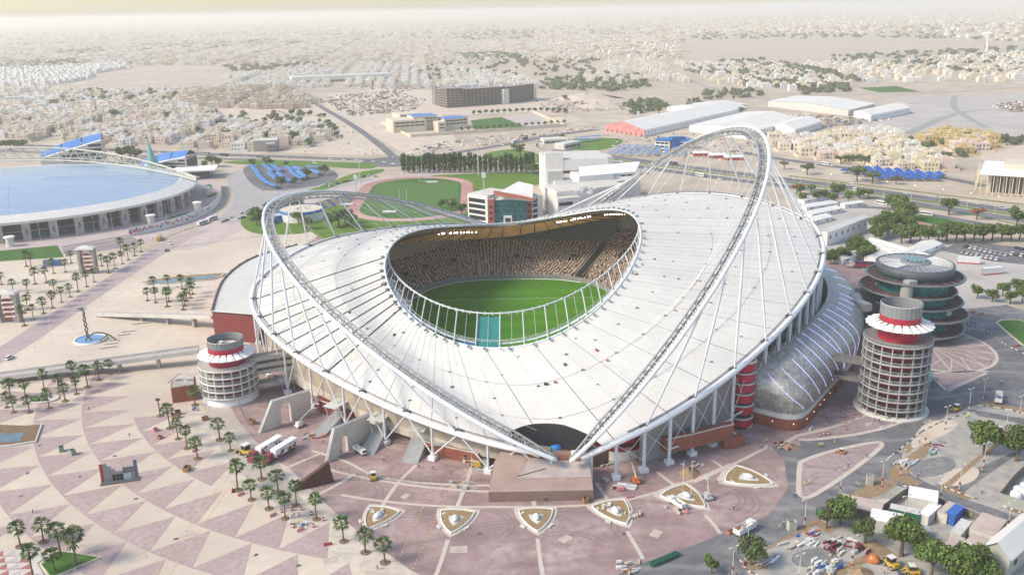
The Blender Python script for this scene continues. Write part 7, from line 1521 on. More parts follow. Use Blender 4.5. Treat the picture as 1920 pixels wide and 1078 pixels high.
people('at the hole dug in the service lane', [(548,972,bo),(552,970,ov),(561,968,bo),(577,987,bo),(560,982,lv),(545,985,ws)]); people('on the mauve islands', [(1537,838,lv),(1542,838,lv),(1564,834,lv),(1590,876,bo),(1625,858,bo),(1508,911,lv),(1517,908,lv),(1489,932,bo),(1494,934,bo),(1548,800,lv)]); people('by the foot of the grey ramp tower', [(1648,792,bo),(1653,796,bo),(1663,788,lv),(1668,787,bo),(1676,795,ws),(1640,790,bo)])
people('on the dusty road', [(1605,912,lv),(1610,914,lv),(1469,987,bo),(1461,993,lv),(1376,1043,dc),(1383,1038,bo),(1381,1079,rs),(1724,832,bo),(1743,834,ov),(1809,695,lv),(1858,679,ov),(1796,737,dc),(1812,785,lv),(1782,775,bo),(1875,722,dc),(1880,722,dc)]); people('in the yards', [(1721,896,rs),(1840,886,lv),(1658,1076,ov),(1748,854,lv),(1841,926,dc),(1820,972,lv),(1815,782,lv)])
people('beyond the east planter islands', [(1376,956,dc),(1437,830,lv),(1428,842,dc),(1345,905,ws)]); people('at the lane corner, bottom centre', [(708,1067,bo),(455,913,lv)])
# ------------------------------------------------------------------ lamps and masts
pole_m = M('lamp_post_cream', (.55,.51,.44), .6, .06, 1)
def lamp_proto():
    t = thing('street_lamp', '', 'street lamp', (0,0,0)); MB().lathe([(.3,0),(.3,.5),(.1,.7)], n=8).build('base', PAINT['red'], t); MB().tube([(0,0,.3),(0,0,9)], [.15,.09], 6).build('pole', pole_m, t); MB().tube([(-1.2,0,9),(1.2,0,9)], .06, 4).build('cross_arm', pole_m, t)
    for s in (-1, 1): MB().box(s*1.2-.45,-.2,8.95,s*1.2+.45,.2,9.15).build('lamp_head', pole_m, t)
    MB().cbox(0,0,2.2,.42,.42,.9).build('red_band', PAINT['maroon'], t); return t
LAMP = lamp_proto()
for i, (px, py) in enumerate(sorted([(1772,805),(1734,835),(1653,912),(1688,892),(1508,987),(1401,1033),(1373,1080),(1597,1059),(1575,928),(1816,770),(1843,751),(1910,785),(1843,877),(1798,920),(1762,940),(1889,992),(1694,980),(1497,1095),(1703,787),(1885,812)])): put(LAMP, G(px, py), .5, label=f'cream double-headed street lamp, {nth(i)} from left round the dusty yards', group='street lamps round the yards')
thin = thing('plaza_lamp', '', 'lamp', (0,0,0)); MB().tube([(0,0,0),(0,0,12)], [.12,.06], 5).build('pole', steel, thin); MB().box(-.5,-.1,11.9,.5,.1,12.1).build('lamp_head', steel, thin)
for k, (p0, p1, ph, n) in enumerate([((20,650),(295,468),'on the upper edge of the promenade',9), ((50,665),(330,468),'on the lower edge of the promenade',9), ((60,455),(330,415),'in front of the dome',8)]):
    for i in range(n): f = (i+.5)/n; put(thin, G(p0[0]+(p1[0]-p0[0])*f, p0[1]+(p1[1]-p0[1])*f), 0, label=f'slim plaza lamp, {nth(i)} from left {ph}', group='slim plaza lamps '+ph)
for i, (px, py, h) in enumerate([(676,346,30),(897,330,34),(1013,345,36),(909,412,34),(668,360,14),(1196,240,20)]):
    t = thing('floodlight_mast', ['tall light mast left of the running track','tall light mast by the hedge row','tall light mast beside the institute','tall light mast with a lamp cluster above the college','short mast by the track bend','light mast by the distant warehouses'][i], 'light mast', G(px, py)); MB().tube([(0,0,0),(0,0,h)], [.45,.25], 7).build('pole', pole_m, t)
    for q in range(6): MB().box(-1.5+(q%2)*1.6,-.3,h-3+(q//2)*1.3,-.1+(q%2)*1.6,.3,h-2+(q//2)*1.3).build('lamp_head', white_paint, t)
hl = thing('highway_lamp', '', 'street lamp', (0,0,0)); MB().tube([(0,0,0),(0,0,13)], [.2,.1], 5).build('pole', pole_m, hl); MB().tube([(-2,0,13.2),(2,0,13.2)], .1, 4).build('cross_arm', pole_m, hl); MB().box(1.4,-.3,13.1,2.4,.3,13.3).build('lamp_head', M('lamp_lit', (1,.55,.2), .4, emit=3), hl)
for i, px in enumerate(range(1240, 1920, 52)): put(hl, G(px, 311+(px-1240)*.148), .2, label=f'highway lamp with a lit orange head, {nth(i)} from left on the eastern median', group='lamps of the eastern highway')
for i, (px, py) in enumerate([(840,298),(900,300),(940,296),(980,300),(1005,306),(1060,285)]): put(hl, G(px, py), .2, label=f'lamp with a lit orange head, {nth(i)} from left in the roundabout gardens', group='lamps of the roundabout gardens')
for lab, px, py in (('rugby goal posts at the far end of the field', 792, 346), ('rugby goal posts at the near end of the field', 757, 392)):
    t = thing('rugby_goal', lab, 'goal posts', G(px, py), 'rugby goal posts')
    for s in (-2.8, 2.8): MB().tube([(s,0,0),(s,0,16)], .12, 5).build('post', white_paint, t); MB().cbox(s,0,0,.6,.6,2).build('pad', PAINT['red'], t)
    MB().tube([(-2.8,0,3),(2.8,0,3)], .1, 5).build('crossbar', white_paint, t)
for lab, px, py in (('high-jump landing mat at the far side of the infield', 810,342), ('high-jump landing mat at the near side of the infield', 730,398), ('long pit cover left of the track', 650,384)): t = thing('landing_mat', lab, 'mat', G(px, py)); MB().box(-5,-2.5,0,5,2.5,.8).build('mat', PAINT['white'], t); MB().box(-5.05,-2.55,0,5.05,2.55,.3).build('mat_base', PAINT['pink'], t)
# ------------------------------------------------------------------ blue shade canopies
sh_m = M('shade_blue', (.04,.15,.40), .55, .2, .4); sh_l = M('shade_blue_light', (.08,.24,.50), .55, .2, .4)
def shade(lab, pts, w, m, grp, gap=0):
    P = [Vector(G(*p)) for p in chaikin(pts, 2)]; t = thing('shade_canopy', lab, 'shade canopy', tuple(P[0]), grp, world=True)
    if gap: P = [P[0].lerp(P[-1], q/(2*gap)) for q in range(2*gap)]
    for i in range(len(P)-1):
        if gap and i % 2: continue
        a, b = P[i], P[i+1]; d = (b-a).normalized(); n = Vector((-d.y, d.x, 0))*w/2; mb = MB(); z = Vector((0,0,2.7)); u = Vector((0,0,.7)); mb.add([tuple(a-n+z), tuple(b-n+z), tuple(b+u+z), tuple(a+u+z), tuple(b+n+z), tuple(a+n+z)], [(0,1,2,3),(3,2,4,5)]); mb.build('canopy_panel', m if i % 2 else sh_l, t); MB().tube([tuple(a), tuple(a+z)], .1, 4).build('post', steel, t)
for i, (pts, m) in enumerate([([(472,314),(478,322),(485,330)], sh_m), ([(484,331),(497,346),(519,355)], sh_m), ([(495,313),(503,320),(512,326)], sh_m), ([(506,328),(514,338),(527,345)], sh_m), ([(510,313),(518,319),(527,325)], sh_m), ([(521,328),(532,338),(547,345)], sh_m), ([(537,317),(545,322),(551,325)], sh_m), ([(545,325),(555,334),(568,340)], sh_m), ([(552,317),(558,320),(565,324)], sh_l), ([(559,325),(566,332),(575,337)], sh_l), ([(577,316),(588,318),(602,317)], sh_l), ([(586,323),(592,327),(598,331)], sh_l)]): shade(f'blue shade canopy strip, {nth(i)} from left in the curved car park', pts, 5.5, m, 'blue shade strips of the curved car park')
for r in range(7):
    y = 277+r*2.5; shade(f'long row of blue shades, {nth(r)} from the back beside the blue-banded office', [(1168-r*5, y),(1230-r*2, y+1.3),(1288+r*1.0, y+2.6)], 5, sh_m if r % 2 else sh_l, 'blue shade rows beside the office', 9)
shade('single row of blue shades by the depot', [(1076,263),(1100,261),(1125,259)], 5, sh_m, 'blue shade rows beside the office'); shade('two-tone row of blue shades by the depot', [(1080,268),(1104,266),(1122,264)], 5, sh_l, 'blue shade rows beside the office')
for i, (px, py, w) in enumerate([(1316,292,50),(1345,296,44),(1375,300,40)]):
    t = thing('market_tent', f'white and red market tent, {nth(i)} from left seen through the eastern arch', 'tent', G(px, py)); MB().box(-9,-4,0,9,4,3).build('wall', PAINT['red'], t); mb = MB(); mb.add([(-9.5,-4.5,3),(9.5,-4.5,3),(9.5,4.5,3),(-9.5,4.5,3),(-7,0,5),(7,0,5)], [(0,1,5,4),(1,2,5),(2,3,4,5),(3,0,4)]); mb.build('roof', PAINT['white'], t)
um = thing('umbrella_shade', '', 'umbrella', (0,0,0)); mb = MB(); mb.add([(-3.4,-3.4,2.6),(3.4,-3.4,2.6),(3.4,3.4,2.6),(-3.4,3.4,2.6),(0,0,4.6)], [(0,1,4),(1,2,4),(2,3,4),(3,0,4)]); mb.build('cover', M('umbrella_navy', (.015,.09,.36), .55, .1, .3), um); MB().tube([(0,0,0),(0,0,4.5)], .1, 5).build('post', steel, um)
k = 0; UP = [(1578,326),(1600,318),(1650,320),(1770,330),(1762,340),(1720,346),(1655,343),(1640,336)]; o0 = Vector(G(1580,322)); ux = Vector((7.6,-1.5,0)); uy = Vector((1.5,8.2,0)); WP = [G(*p)[:2] for p in UP]
for j in range(-5, 5):
    row = [p for p in (o0+ux*i+uy*j for i in range(0, 16)) if inpoly((p.x, p.y), WP)]
    for i, p in enumerate(row): put(um, tuple(p), -.2, label=f'navy pyramid umbrella, {nth(i)} from left in the {nth(j+5)} row by the eastern highway', group='navy umbrella shades by the eastern highway')
# ------------------------------------------------------------------ planter islands, pools, sculpture, gate towers
straw = ground_mat('planter_soil', [(.30,.205,.105),(.40,.29,.16),(.22,.145,.07)], [.6,2.2]); dome_w = M('skylight_white', (.70,.69,.66), .35, .05, 1)
for i, (px, py, dx, dy, s) in enumerate([(708,972,-.35,-1,1.0),(853,978,-.12,-1,1.05),(1006,975,.02,-1,1.05),(1155,962,.35,-1,1.1),(1288,934,.75,-1,1.15),(1405,898,1.0,-.62,1.2)]):
    c = G(px, py); t = thing('planter_island', f'{nth(i)} shield-shaped soil planter with white kerb and domed light, counted from the left', 'planter', c, 'shield-shaped planters on the forecourt'); L = math.hypot(dx, dy); t.rotation_euler = (0,0,math.atan2(dy, dx)+PI/2)   # local -Y = tip
    def outline(k):
        pts = []
        for q in np.linspace(0, 1, 12): pts.append((-6.2*k*math.cos(q*PI/2)**.8 if q < 1 else 0, (6.5-14.5*q)*k))
        pts = [(x, y) for x, y in pts]+[(-x, y) for x, y in pts[-2::-1]]; pts += [(3.2*k, 7.3*k), (0, 7.6*k), (-3.2*k, 7.3*k)]; return [(x*s*.8, y*s*.8) for x, y in pts]
    o, n = outline(1.0), outline(.95); mb = MB(); N = len(o)
    for q in range(N): w = (q+1) % N; mb.add([o[q]+(0,), o[w]+(0,), o[w]+(.7,), o[q]+(.7,), n[q]+(.7,), n[w]+(.7,), n[q]+(.4,), n[w]+(.4,)], [(0,1,2,3),(3,2,5,4),(4,5,7,6)])
    mb.build('kerb', white_paint, t); mb = MB(); mb.poly(outline(1.28), .14); mb.build('apron', pav_band, t); mb = MB(); mb.poly(n, .48); mb.build('soil_bed', straw, t); mb = MB(); mb.poly([(x*.45, y*.45) for x, y in n], .54); mb.build('centre_paving', concrete_l, t)
    mb = MB(); mb.lathe([(1.55,0),(1.55,.7),(1.35,1.3),(.9,1.8),(.3,2.05),(.01,2.1)], (0,.3,.4), 20); mb.v = [(x*.7, y*1.2, z*.8) for x, y, z in mb.v]; mb.build('skylight', dome_w, t, True); mb = MB(); mb.lathe([(1.58,.75),(1.58,.95)], (0,.3,.4), 20); mb.v = [(x*.7, y*1.2, z*.8) for x, y, z in mb.v]; mb.build('skylight_band', dark_steel, t)
    for a in (2.4, 3.9, 5.5): MB().cbox(6.9*math.cos(a)*s*.8, 4.9*math.sin(a)*s, 0, 1.8, .7, .6, a+PI/2).build('bench', concrete_l, t)
    if i == 0 or i == 3:
        for q in range(4): MB().cbox(random.uniform(-3,3), random.uniform(1,5), .65, 1.2, .9, .35, q).build('loose_slab', concrete_l, t)
for q, lab in ((4, 'pair of flagpoles in the fifth planter'), ):
    for dx in (-14, 12): t = thing('flagpole', 'slim bare flagpole %s the dome of the fifth planter' % ('left of' if dx < 0 else 'right of'), 'flagpole', G(1288+dx*.6, 934)); MB().tube([(0,0,.6),(0,0,13)], .07, 5).build('pole', steel, t)
water = M('pool_water', (.10,.16,.17), .08, .2, .3, spec=.6)
def pool(lab, pts, inner, bedm):
    P = [G(*p)[:2] for p in pts]; c = (sum(p[0] for p in P)/len(P), sum(p[1] for p in P)/len(P)); t = thing('pool', lab, 'pool', c+(0,), world=True); mb = MB(); mb.prism(P, 0, .7); mb.build('pool_kerb', kerb_m, t); mb = MB(); mb.poly([(c[0]+(x-c[0])*.95, c[1]+(y-c[1])*.93) for x, y in P], .76); mb.build('pool_bed', bedm, t); mb = MB(); mb.poly(GP(inner, .82)); mb.build('water', water, t)
pool('long triangular pool with a soil border behind the palm grove', [(258,532),(300,524),(360,517),(423,513),(415,520),(395,526),(300,534)], [(265,532),(330,522),(408,515.5),(395,522),(300,531)], soil); pool('curved plaza pool with dark pebble border at the left edge', [(-40,796),(0,798),(50,800),(80,797),(68,830),(20,838),(-40,842)], [(-30,812),(20,812),(46,810),(38,827),(-30,831)], ground_mat('pebbles', [(.20,.13,.07),(.30,.21,.12),(.13,.085,.05)], [1.5,3]))
oc_ = thing('oval_bed', 'oval planted bed with dark shrubs in the palm garden', 'planted bed', G(78,749)); mb = MB(); mb.lathe([(5.2,0),(5.2,.6),(4.8,.6),(4.8,.4),(.01,.4)], n=24); mb.v = [(x*1.3, y*.9, z) for x, y, z in mb.v]; mb.build('bed_kerb', kerb_m, oc_)
for q in range(7): MB().blob((random.uniform(-3,3), random.uniform(-2,2), .8), 1.1, 2, .35, .7).build('shrub', leafs[2], oc_)
sc = thing('sculpture', 'tall twisted dark bronze sculpture with a long sweeping tail', 'sculpture', G(172,640)); br = M('bronze_dark', (.13,.095,.06), .45, .2, 1, metal=.5)
MB().tube(chaikin([(-3,0,.6),(-.6,0,3.5),(-2.9,.3,6),(-.7,.2,8.5),(-2.8,0,11),(-1.0,0,13),(-1.9,0,15.5)], 2), .34, 7).build('spiral_body', br, sc, True); MB().tube(chaikin([(.4,0,.6),(-2.8,.2,3.5),(-.6,.4,6),(-2.9,.3,8.5),(-.8,.2,11),(-2.4,.1,13),(-1.4,.1,15)], 2), .3, 6).build('spiral_body', br, sc, True)
for e in ((12,-1,1.0),(10.5,1,.8),(4,-2,.6)): MB().tube(chaikin([(-1.5,0,2),(1.5,0,4.4),(5,.2,4.2),(8.5,0,3.4),e], 2), .35, 6).build('tail', br, sc, True)
fp = thing('fountain_basin', 'round blue fountain basin at the foot of the bronze sculpture', 'fountain', G(170,638)); MB().lathe([(7.2,0),(7.2,.9),(6.7,.9),(6.7,.5)], n=36).build('basin', white_paint, fp, True); MB().lathe([(6.7,.6),(.01,.62)], n=30).build('basin_water', M('basin_blue', (.12,.28,.48), .1, .1, .4), fp)
for lab, (px, py), w in (('stone gate tower with red stair, farther one by the dome terrace', (168,512), 10), ('stone gate tower with red stair at the left edge', (20,603), 11.5)):
    t = thing('gate_tower', lab, 'gate tower', G(px, py), 'stone gate towers of the western plaza'); H = 15
    for s in (-1, 1):
        mb = MB(); rows = [(0,.24),(.3,.15),(.6,.13),(.85,.19),(1,.26)]
        for k in range(4): z0, a = rows[k]; z1, b = rows[k+1]; x0, x1 = s*w*.5, s*w*.5-s*w*a; x2, x3 = s*w*.5, s*w*.5-s*w*b; mb.add([(x0,-2,z0*H),(x1,-2,z0*H),(x3,-2,z1*H),(x2,-2,z1*H),(x0,2,z0*H),(x1,2,z0*H),(x3,2,z1*H),(x2,2,z1*H)], [(0,1,2,3),(7,6,5,4),(1,5,6,2),(4,0,3,7)])
        mb.build('pylon', M('tower_stone', (.31,.28,.255), .85, .1, .3), t)
    mb = MB(); mb.add([(-w*.56,-3,H),(w*.56,-3,H),(w*.56,3,H),(-w*.56,3,H),(-w*.52,-2.7,H+.8),(w*.52,-2.7,H+.8),(w*.52,2.7,H+.8),(-w*.52,2.7,H+.8),(0,0,H+2.2)], [(0,1,5,4),(1,2,6,5),(2,3,7,6),(3,0,4,7),(4,5,8),(5,6,8),(6,7,8),(7,4,8)]); mb.build('roof', concrete_l, t)
    for k in range(5): MB().box(-w*.2,-1.2,1+k*2.5,w*.2,1.2,1.9+k*2.5).build('stair_flight', M('stair_red', (.24,.055,.05), .7), t)
    for x in (-w*.2, w*.2): MB().tube([(x,-1.2,0),(x,-1.2,H)], .12, 4).build('stair_post', steel, t)
# display board on the plaza
bd = thing('display_board', 'tilted stepped sample board of red, grey and dark panels on the plaza', 'sample board', G(226,902)); bd.rotation_euler = (0,0,R(16)); W_, Hh = 11.5, 7.6
for i in range(10):
    for j in range(6):
        stp = [6,5,4,4,3,3,2,2,2,6][i] if i < 9 else 6
        x, z = -W_/2+i*W_/10, .6+j*Hh/7
        if j > [5,5,4,3,3,3,4,4,5,6][i]: m = None
        elif i == 0: m = PAINT['red']
        elif 3 <= i <= 5 and j < 2: m = black
        elif i == 9 or (i >= 6 and 2 <= j <= 3): m = M('slate_panel', (.10,.125,.16), .5)
        elif i in (6,7) and j < 2: m = M('aqua_panel', (.35,.50,.52), .4)
        elif j >= 3 and i > 3: m = None
        else: m = M('grey_panel', (.23,.25,.26), .6)
        if m: MB().box(x+.06,-.1,z+.06,x+W_/10-.06,.1,z+Hh/7-.06).build('sample_panel', m, bd)
        MB().tube([(x,0,z),(x+W_/10,0,z)], .05, 4).build('frame_bar', M('frame_cream', (.6,.56,.48), .5), bd)
for i in range(11): MB().tube([(-W_/2+i*W_/10,0,.3),(-W_/2+i*W_/10,0,Hh*.92)], .06, 4).build('frame_post', MATS['frame_cream'], bd)
MB().box(-W_/2-.3,-1.6,0,W_/2+.3,1.2,.35).build('ballast', dark_steel, bd)
tl = thing('tiled_court', 'red and white lattice paved corner at the lower left', 'paved court', G(25,1058), world=True); PL = [G(*p)[:2] for p in [(-80,1000),(0,1028),(70,1036),(92,1042),(70,1056),(95,1100),(60,1160),(-80,1160)]]; mb = MB(); mb.prism(PL, 0, .3); mb.build('court_slab', ground_mat('court_white', [(.55,.51,.47),(.60,.57,.53),(.48,.44,.41)], [.2,1]), tl); rt = M('court_red', (.36,.13,.11), .85, .12, .8)
for u in range(-8, 9):
    for v in range(-5, 6):
        x, y = G(30,1062)[0]+u*3.4+v*1.2, G(30,1062)[1]+v*3.2
        if all(inpoly(q, PL) for q in ((x-1.6,y-1.4),(x+1.6,y-1.4),(x,y+1.4))): MB().poly([(x-1.6,y-1.4),(x+1.6,y-1.4),(x+.2,y+1.3)], .33).build('court_tile', rt if (u+v) % 2 else M('court_rose', (.42,.22,.20), .85, .1, .8), tl)
        
        a, b = (x-1.7,y-1.55), (x+1.7,y-1.55)
        if inpoly(a, PL) and inpoly(b, PL): ribbon([a, b], .16, .335).build('court_joint', rt, tl)
# ------------------------------------------------------------------ fences, barriers, crates, cones, bins
def fence(lab, pts, h, m, step=2.6, solid=False, name='fence'):
    P = [Vector(G(*p)) for p in pts]; t = thing(name, lab, 'fence', tuple(P[0]), world=True)
    for a, b in zip(P[:-1], P[1:]):
        L = (b-a).length; n = max(1, int(L/step)); d = (b-a)/n
        for k in range(n):
            p, q = a+d*k, a+d*(k+1)
            if solid: mb = MB(); nn = Vector((-d.y, d.x, 0)).normalized()*.06; mb.add([tuple(x) for x in (p-nn,q-nn,q-nn+Vector((0,0,h)),p-nn+Vector((0,0,h)),p+nn,q+nn,q+nn+Vector((0,0,h)),p+nn+Vector((0,0,h)))], [(0,1,2,3),(7,6,5,4),(3,2,6,7)]); mb.build('fence_panel', m, t)
            else:
                MB().cbox(p.x, p.y, 0, .1, .1, h+.1).build('fence_post', m, t); mb = MB(); [mb.tube([p+Vector((0,0,z)), q+Vector((0,0,z))], .03, 3) for z in (.25, h*.5, h)]; [mb.tube([p.lerp(q, f)+Vector((0,0,.25)), p.lerp(q, f)+Vector((0,0,h))], .02, 3) for f in (.25,.5,.75)]; mb.build('fence_panel', m, t)
fm = M('fence_grey', (.17,.175,.185), .6, .1, 1); rustf = M('corrugated_grey', (.165,.15,.135), .8, .2, .7)
fence('grey mesh fence along the forecourt before the ramps', [(535,838),(575,862),(640,886),(700,899),(770,904),(830,905),(920,902)], 2.4, fm); fence('grey mesh fence by the foot of the western ramp tower', [(450,765),(463,795),(485,812)], 2.6, fm); fence('low grey fence along the road behind the white annex', [(310,468),(430,452),(520,440)], 1.6, fm, 4)
fence('rusty corrugated fence round the container yard, long side', [(1602,1000),(1690,935),(1712,922)], 2.8, rustf, 3, True); fence('rusty corrugated fence of the container yard, road side', [(1735,938),(1790,958),(1850,985),(1885,1000)], 2.6, rustf, 3, True); fence('grey panel fence of the yard at the right edge', [(1872,940),(1905,950),(1960,968)], 3, M('panel_green_grey', (.30,.33,.29), .7, .1, .5), 3, True); fence('dark fence side of the yard at the right edge', [(1872,940),(1900,905),(1930,878)], 3, rustf, 3, True); fence('corrugated fence between the workshop and container yard', [(1830,1055),(1880,1010),(1895,1000)], 2.4, rustf, 3, True)
crate_m = M('plywood', (.30,.16,.07), .85, .2, 1.5)
def crate(lab, px, py, w, d, h, m=crate_m, a=0, cat='crate', grp='crates and boxes on the paving'):
    t = thing('crate', lab, cat, G(px, py), grp); t.rotation_euler = (0,0,a); mb = MB(); mb.box(-w/2,-d/2,0,w/2,d/2,.15)
    for x0, y0, x1, y1 in ((-w/2,-d/2,w/2,-d/2+.08),(-w/2,d/2-.08,w/2,d/2),(-w/2,-d/2+.08,-w/2+.08,d/2-.08),(w/2-.08,-d/2+.08,w/2,d/2-.08)): mb.box(x0,y0,.15,x1,y1,h)
    mb.build('crate_side', m, t); MB().box(-w/2+.1,-d/2+.1,.15,w/2-.1,d/2-.1,h*.6).build('contents', dark_steel, t)
for i, (px, py, w, d, h, m, lab) in enumerate([(330,783,2.6,1.8,1.5,crate_m,'brown plywood crate beside the tied-up palm'), (334,777,2.0,1.6,1.8,M('crate_dark', (.13,.07,.04), .9),'dark tall crate behind the plywood crate'), (385,787,2.4,1.8,1.3,crate_m,'open plywood crate alone on the service lane'), (292,808,1.8,1.4,1.2,PAINT['pink'],'bright pink bin on the plaza'), (300,822,1.5,1.3,1.2,crate_m,'small plywood crate near the pink bin'), (351,882,2.6,1.8,1.6,crate_m,'red and brown crate stack on the plaza triangle'), (1098,942,2.0,1.6,1.8,crate_m,'brown crate in front of the podium corner'), (116,846,2.0,1.6,2.0,M('cabinet_green', (.27,.29,.25), .7),'grey-green cabinet on the plaza, left of the pair'), (137,852,1.9,1.6,2.0,MATS['cabinet_green'],'grey-green cabinet on the plaza, right of the pair'), (472,795,2.2,1.8,2.0,crate_m,'orange-brown site box near the fence by two workers'), (1630,908,2.0,1.8,3.4,M('cabinet_beige', (.42,.41,.34), .7),'beige switch cabinet on the sandy corner'), (1484,993,2.4,1.8,3.0,MATS['cabinet_beige'],'tall beige switch cabinet on the soil strip'), (1372,999,2.6,1.2,1.0,PAINT['orange'],'orange pallet load at the kerb of the forecourt')]): crate(lab, px, py, w, d, h, m, .3*i)
cone = thing('barrel', '', 'barrel', (0,0,0)); MB().lathe([(.34,0),(.34,.5)], n=10).build('barrel_base', PAINT['red'], cone); MB().lathe([(.33,.5),(.33,.8)], n=10).build('barrel_band', PAINT['white'], cone); MB().lathe([(.33,.8),(.3,1.05),(.01,1.05)], n=10).build('barrel_top', PAINT['red'], cone)
for ph, L in (('round the hole in the service lane', [(528,960),(547,957),(565,956),(584,965),(606,976),(551,989),(588,988),(547,951)]), ('on the mauve paving by the brick plinth', [(1580,782),(1597,773),(1600,777),(1583,793),(1598,788),(1537,818),(1545,816),(1553,815),(1621,770),(1611,782),(1590,765),(1585,806)])):
    for i, (px, py) in enumerate(sorted(L)): put(cone, G(px, py), 0, 1.15, label=f'red and white warning barrel, {nth(i)} from left {ph}', group='warning barrels '+ph)
bar = thing('road_barrier', '', 'barrier', (0,0,0)); mb = MB(); mb.add([(-1.2,-.3,0),(1.2,-.3,0),(1.2,.3,0),(-1.2,.3,0),(-1.2,-.1,.95),(1.2,-.1,.95),(1.2,.1,.95),(-1.2,.1,.95)], [(0,1,5,4),(1,2,6,5),(2,3,7,6),(3,0,4,7),(4,5,6,7)]); mb.build('barrier_body', PAINT['pink'], bar)
for i, (px, py, a, c) in enumerate([(452,928,.9,'pink'),(512,967,.9,'pink'),(564,995,.7,'pink'),(436,921,1.8,'red'),(615,1022,.3,'red'),(366,846,1,'pink'),(474,864,.8,'white'),(1602,584+0,.2,'red'),(1793,581,.2,'red'),(1812,584,.2,'white'),(1824,587,.2,'red'),(1840,590,.2,'red'),(1908,650,.3,'red'),(1629,797,.3,'white'),(1655,803,.3,'white'),(1520,805,.9,'white'),(1394,1058,1.2,'pink'),(1181,934,.4,'pink')]): put(bar, G(px, py), a, label=f'{c} plastic road barrier, {nth(i)} in the scatter from the service lane to the office road', group='plastic road barriers', mats={'barrier_body': PAINT[c]})
gb = thing('bin', '', 'bin', (0,0,0)); MB().box(-.6,-.5,.1,.6,.5,1.15).build('bin_body', PAINT['green'], gb); MB().box(-.63,-.53,1.15,.63,.53,1.25).build('lid', M('lid_green', (.02,.10,.07), .5), gb)
for i in range(14): put(gb, G(1222+i*3.6, 1060-i*1.55+(i%2)*3), .4, label=f'dark green wheeled bin, {nth(i)} from left in the cluster at the forecourt edge', group='green bins at the forecourt edge')
# scrap piles and stacked material: every plank and sheet a part
def pile(lab, px, py, n, L, cols, spread=3.0, h=.35, a0=0.6):
    cols = [{'red': 'maroon'}.get(c, c) for c in cols]+['silver','beige']
    t = thing('material_pile', lab, 'building material', G(px, py), 'stacks of building material'); r = random.Random(int(px*7+py))
    for k in range(n): MB().cbox(r.uniform(-spread,spread), r.uniform(-spread*.6,spread*.6), .02+.12*(k%4), L*r.uniform(.6,1.1), r.uniform(.25,.9), h*r.uniform(.6,1.4), a0+r.uniform(-.25,.25)+(1.5 if r.random() < .1 else 0)).build('plank', PAINT[r.choice(cols)], t)
pile('stack of white and red beams beside the bush', 1440,1052, 14, 5, ['white','silver','white','maroon']); pile('neat stack of white lengths in the yard middle', 1484,1022, 12, 3.5, ['white','silver','beige']); pile('grey lengths right of the white stack', 1510,1018, 9, 3, ['silver','white']); pile('red and orange rods at the top of the yard', 1535,1002, 10, 3, ['maroon','orange','red','silver']); pile('blue sheet pile by the soil strip', 1510,1005, 6, 2.5, ['silver','white','blue'])
pile('dark brown heap of scrap crates', 1557,1025, 12, 2.2, ['maroon','black','beige'], 2.5, .9); pile('long red and silver ducts beside the scrap heap', 1585,1020, 10, 4.5, ['red','silver','white','silver'], 3, .7, -.6); pile('white ribbed panels below the scrap heap', 1570,1036, 8, 3, ['white','maroon','silver'], 2.5, .6); pile('brown scrap right of the red ducts', 1612,1034, 8, 2.2, ['maroon','black','white'], 2, .7); pile('heap of white boxes at the bottom of the yard', 1555,1062, 16, 2.4, ['white','silver','white','blue'], 3.5, 1.0); pile('more white boxes at the bottom edge of the yard', 1535,1072, 12, 2.2, ['white','silver'], 3, .9)
pile('silver lattice trusses on the right yard', 1704,872, 9, 4.5, ['silver','white'], 4, .6, .75); pile('silver parts stacked by the yellow vest worker', 1747,848, 7, 3, ['silver','teal'], 2.2, .6, .9); pile('rods and boards at the edge of the right yard', 1762,834, 7, 4, ['maroon','silver','beige'], 3, .25, -.2); pile('white and red barriers stacked in front of the boom lift', 1170,915, 12, 3, ['pink','white','red','white'], 2.8, .8, 0); pile('timber and boards beside the podium', 1142,870, 8, 2, ['beige','white','silver'], 3, .3); pile('blue tarpaulin bundles beside the red bin', 1136,902, 5, 1.8, ['blue','blue','red'], .8, .9); pile('pallets of stone blocks along the fifth planter', 1268,958, 9, 1.2, ['beige','pink','beige'], 4, .8, -.5)
pile('blocks and pallets by the fourth planter', 1188,968, 8, 1.1, ['beige','white','pink'], 2.5, .7, 1.2); pile('orange scaffold racks behind the larger arch wall', 588,818, 12, 2.4, ['orange','beige','orange'], 4, .5, .3); pile('rubble and bags at the foot of the wing plinth', 1462,838, 12, 1.6, ['beige','silver','maroon'], 5, .5); pile('building waste at the kerb by the green bins', 1180,1066, 14, 2.2, ['maroon','beige','white','orange'], 5, .6, .2); pile('pallets at the foot of the southern brick balcony', 1302,872, 8, 1.6, ['beige','white'], 4, .4); pile('grey turnstile parts below the fence', 868,912, 8, 1.6, ['silver','silver'], 4, .8, 0); pile('tarps and tools in the hole of the service lane', 563,984, 9, 1.6, ['beige','blue','white'], 2.5, .3); pile('blue sheeting by the tower foot', 372,768, 7, 1.6, ['blue','white','blue'], 1.8, .5)
for lab, px, py, r_, h_ in (('heap of brown sand beside the fifth planter', 1290,888, 3.6, 2.4), ('pale sand heap at the bottom of the yards', 1612,1076, 3.5, 1.5), ('loose sand heap at the wing plinth corner', 1480,838, 3, 1)):
    t = thing('sand_heap', lab, 'sand heap', G(px, py)); mb = MB(); mb.grid(lambda u, v: (r_*v*math.cos(2*PI*u)*(1+.2*math.sin(6*u+1)), r_*v*math.sin(2*PI*u)*(1.1+.15*math.cos(9*u)), h_*max(0, 1-v**1.3)*(1+.12*math.sin(11*u))), 22, 6); mb.build('heap', soil, t, True)
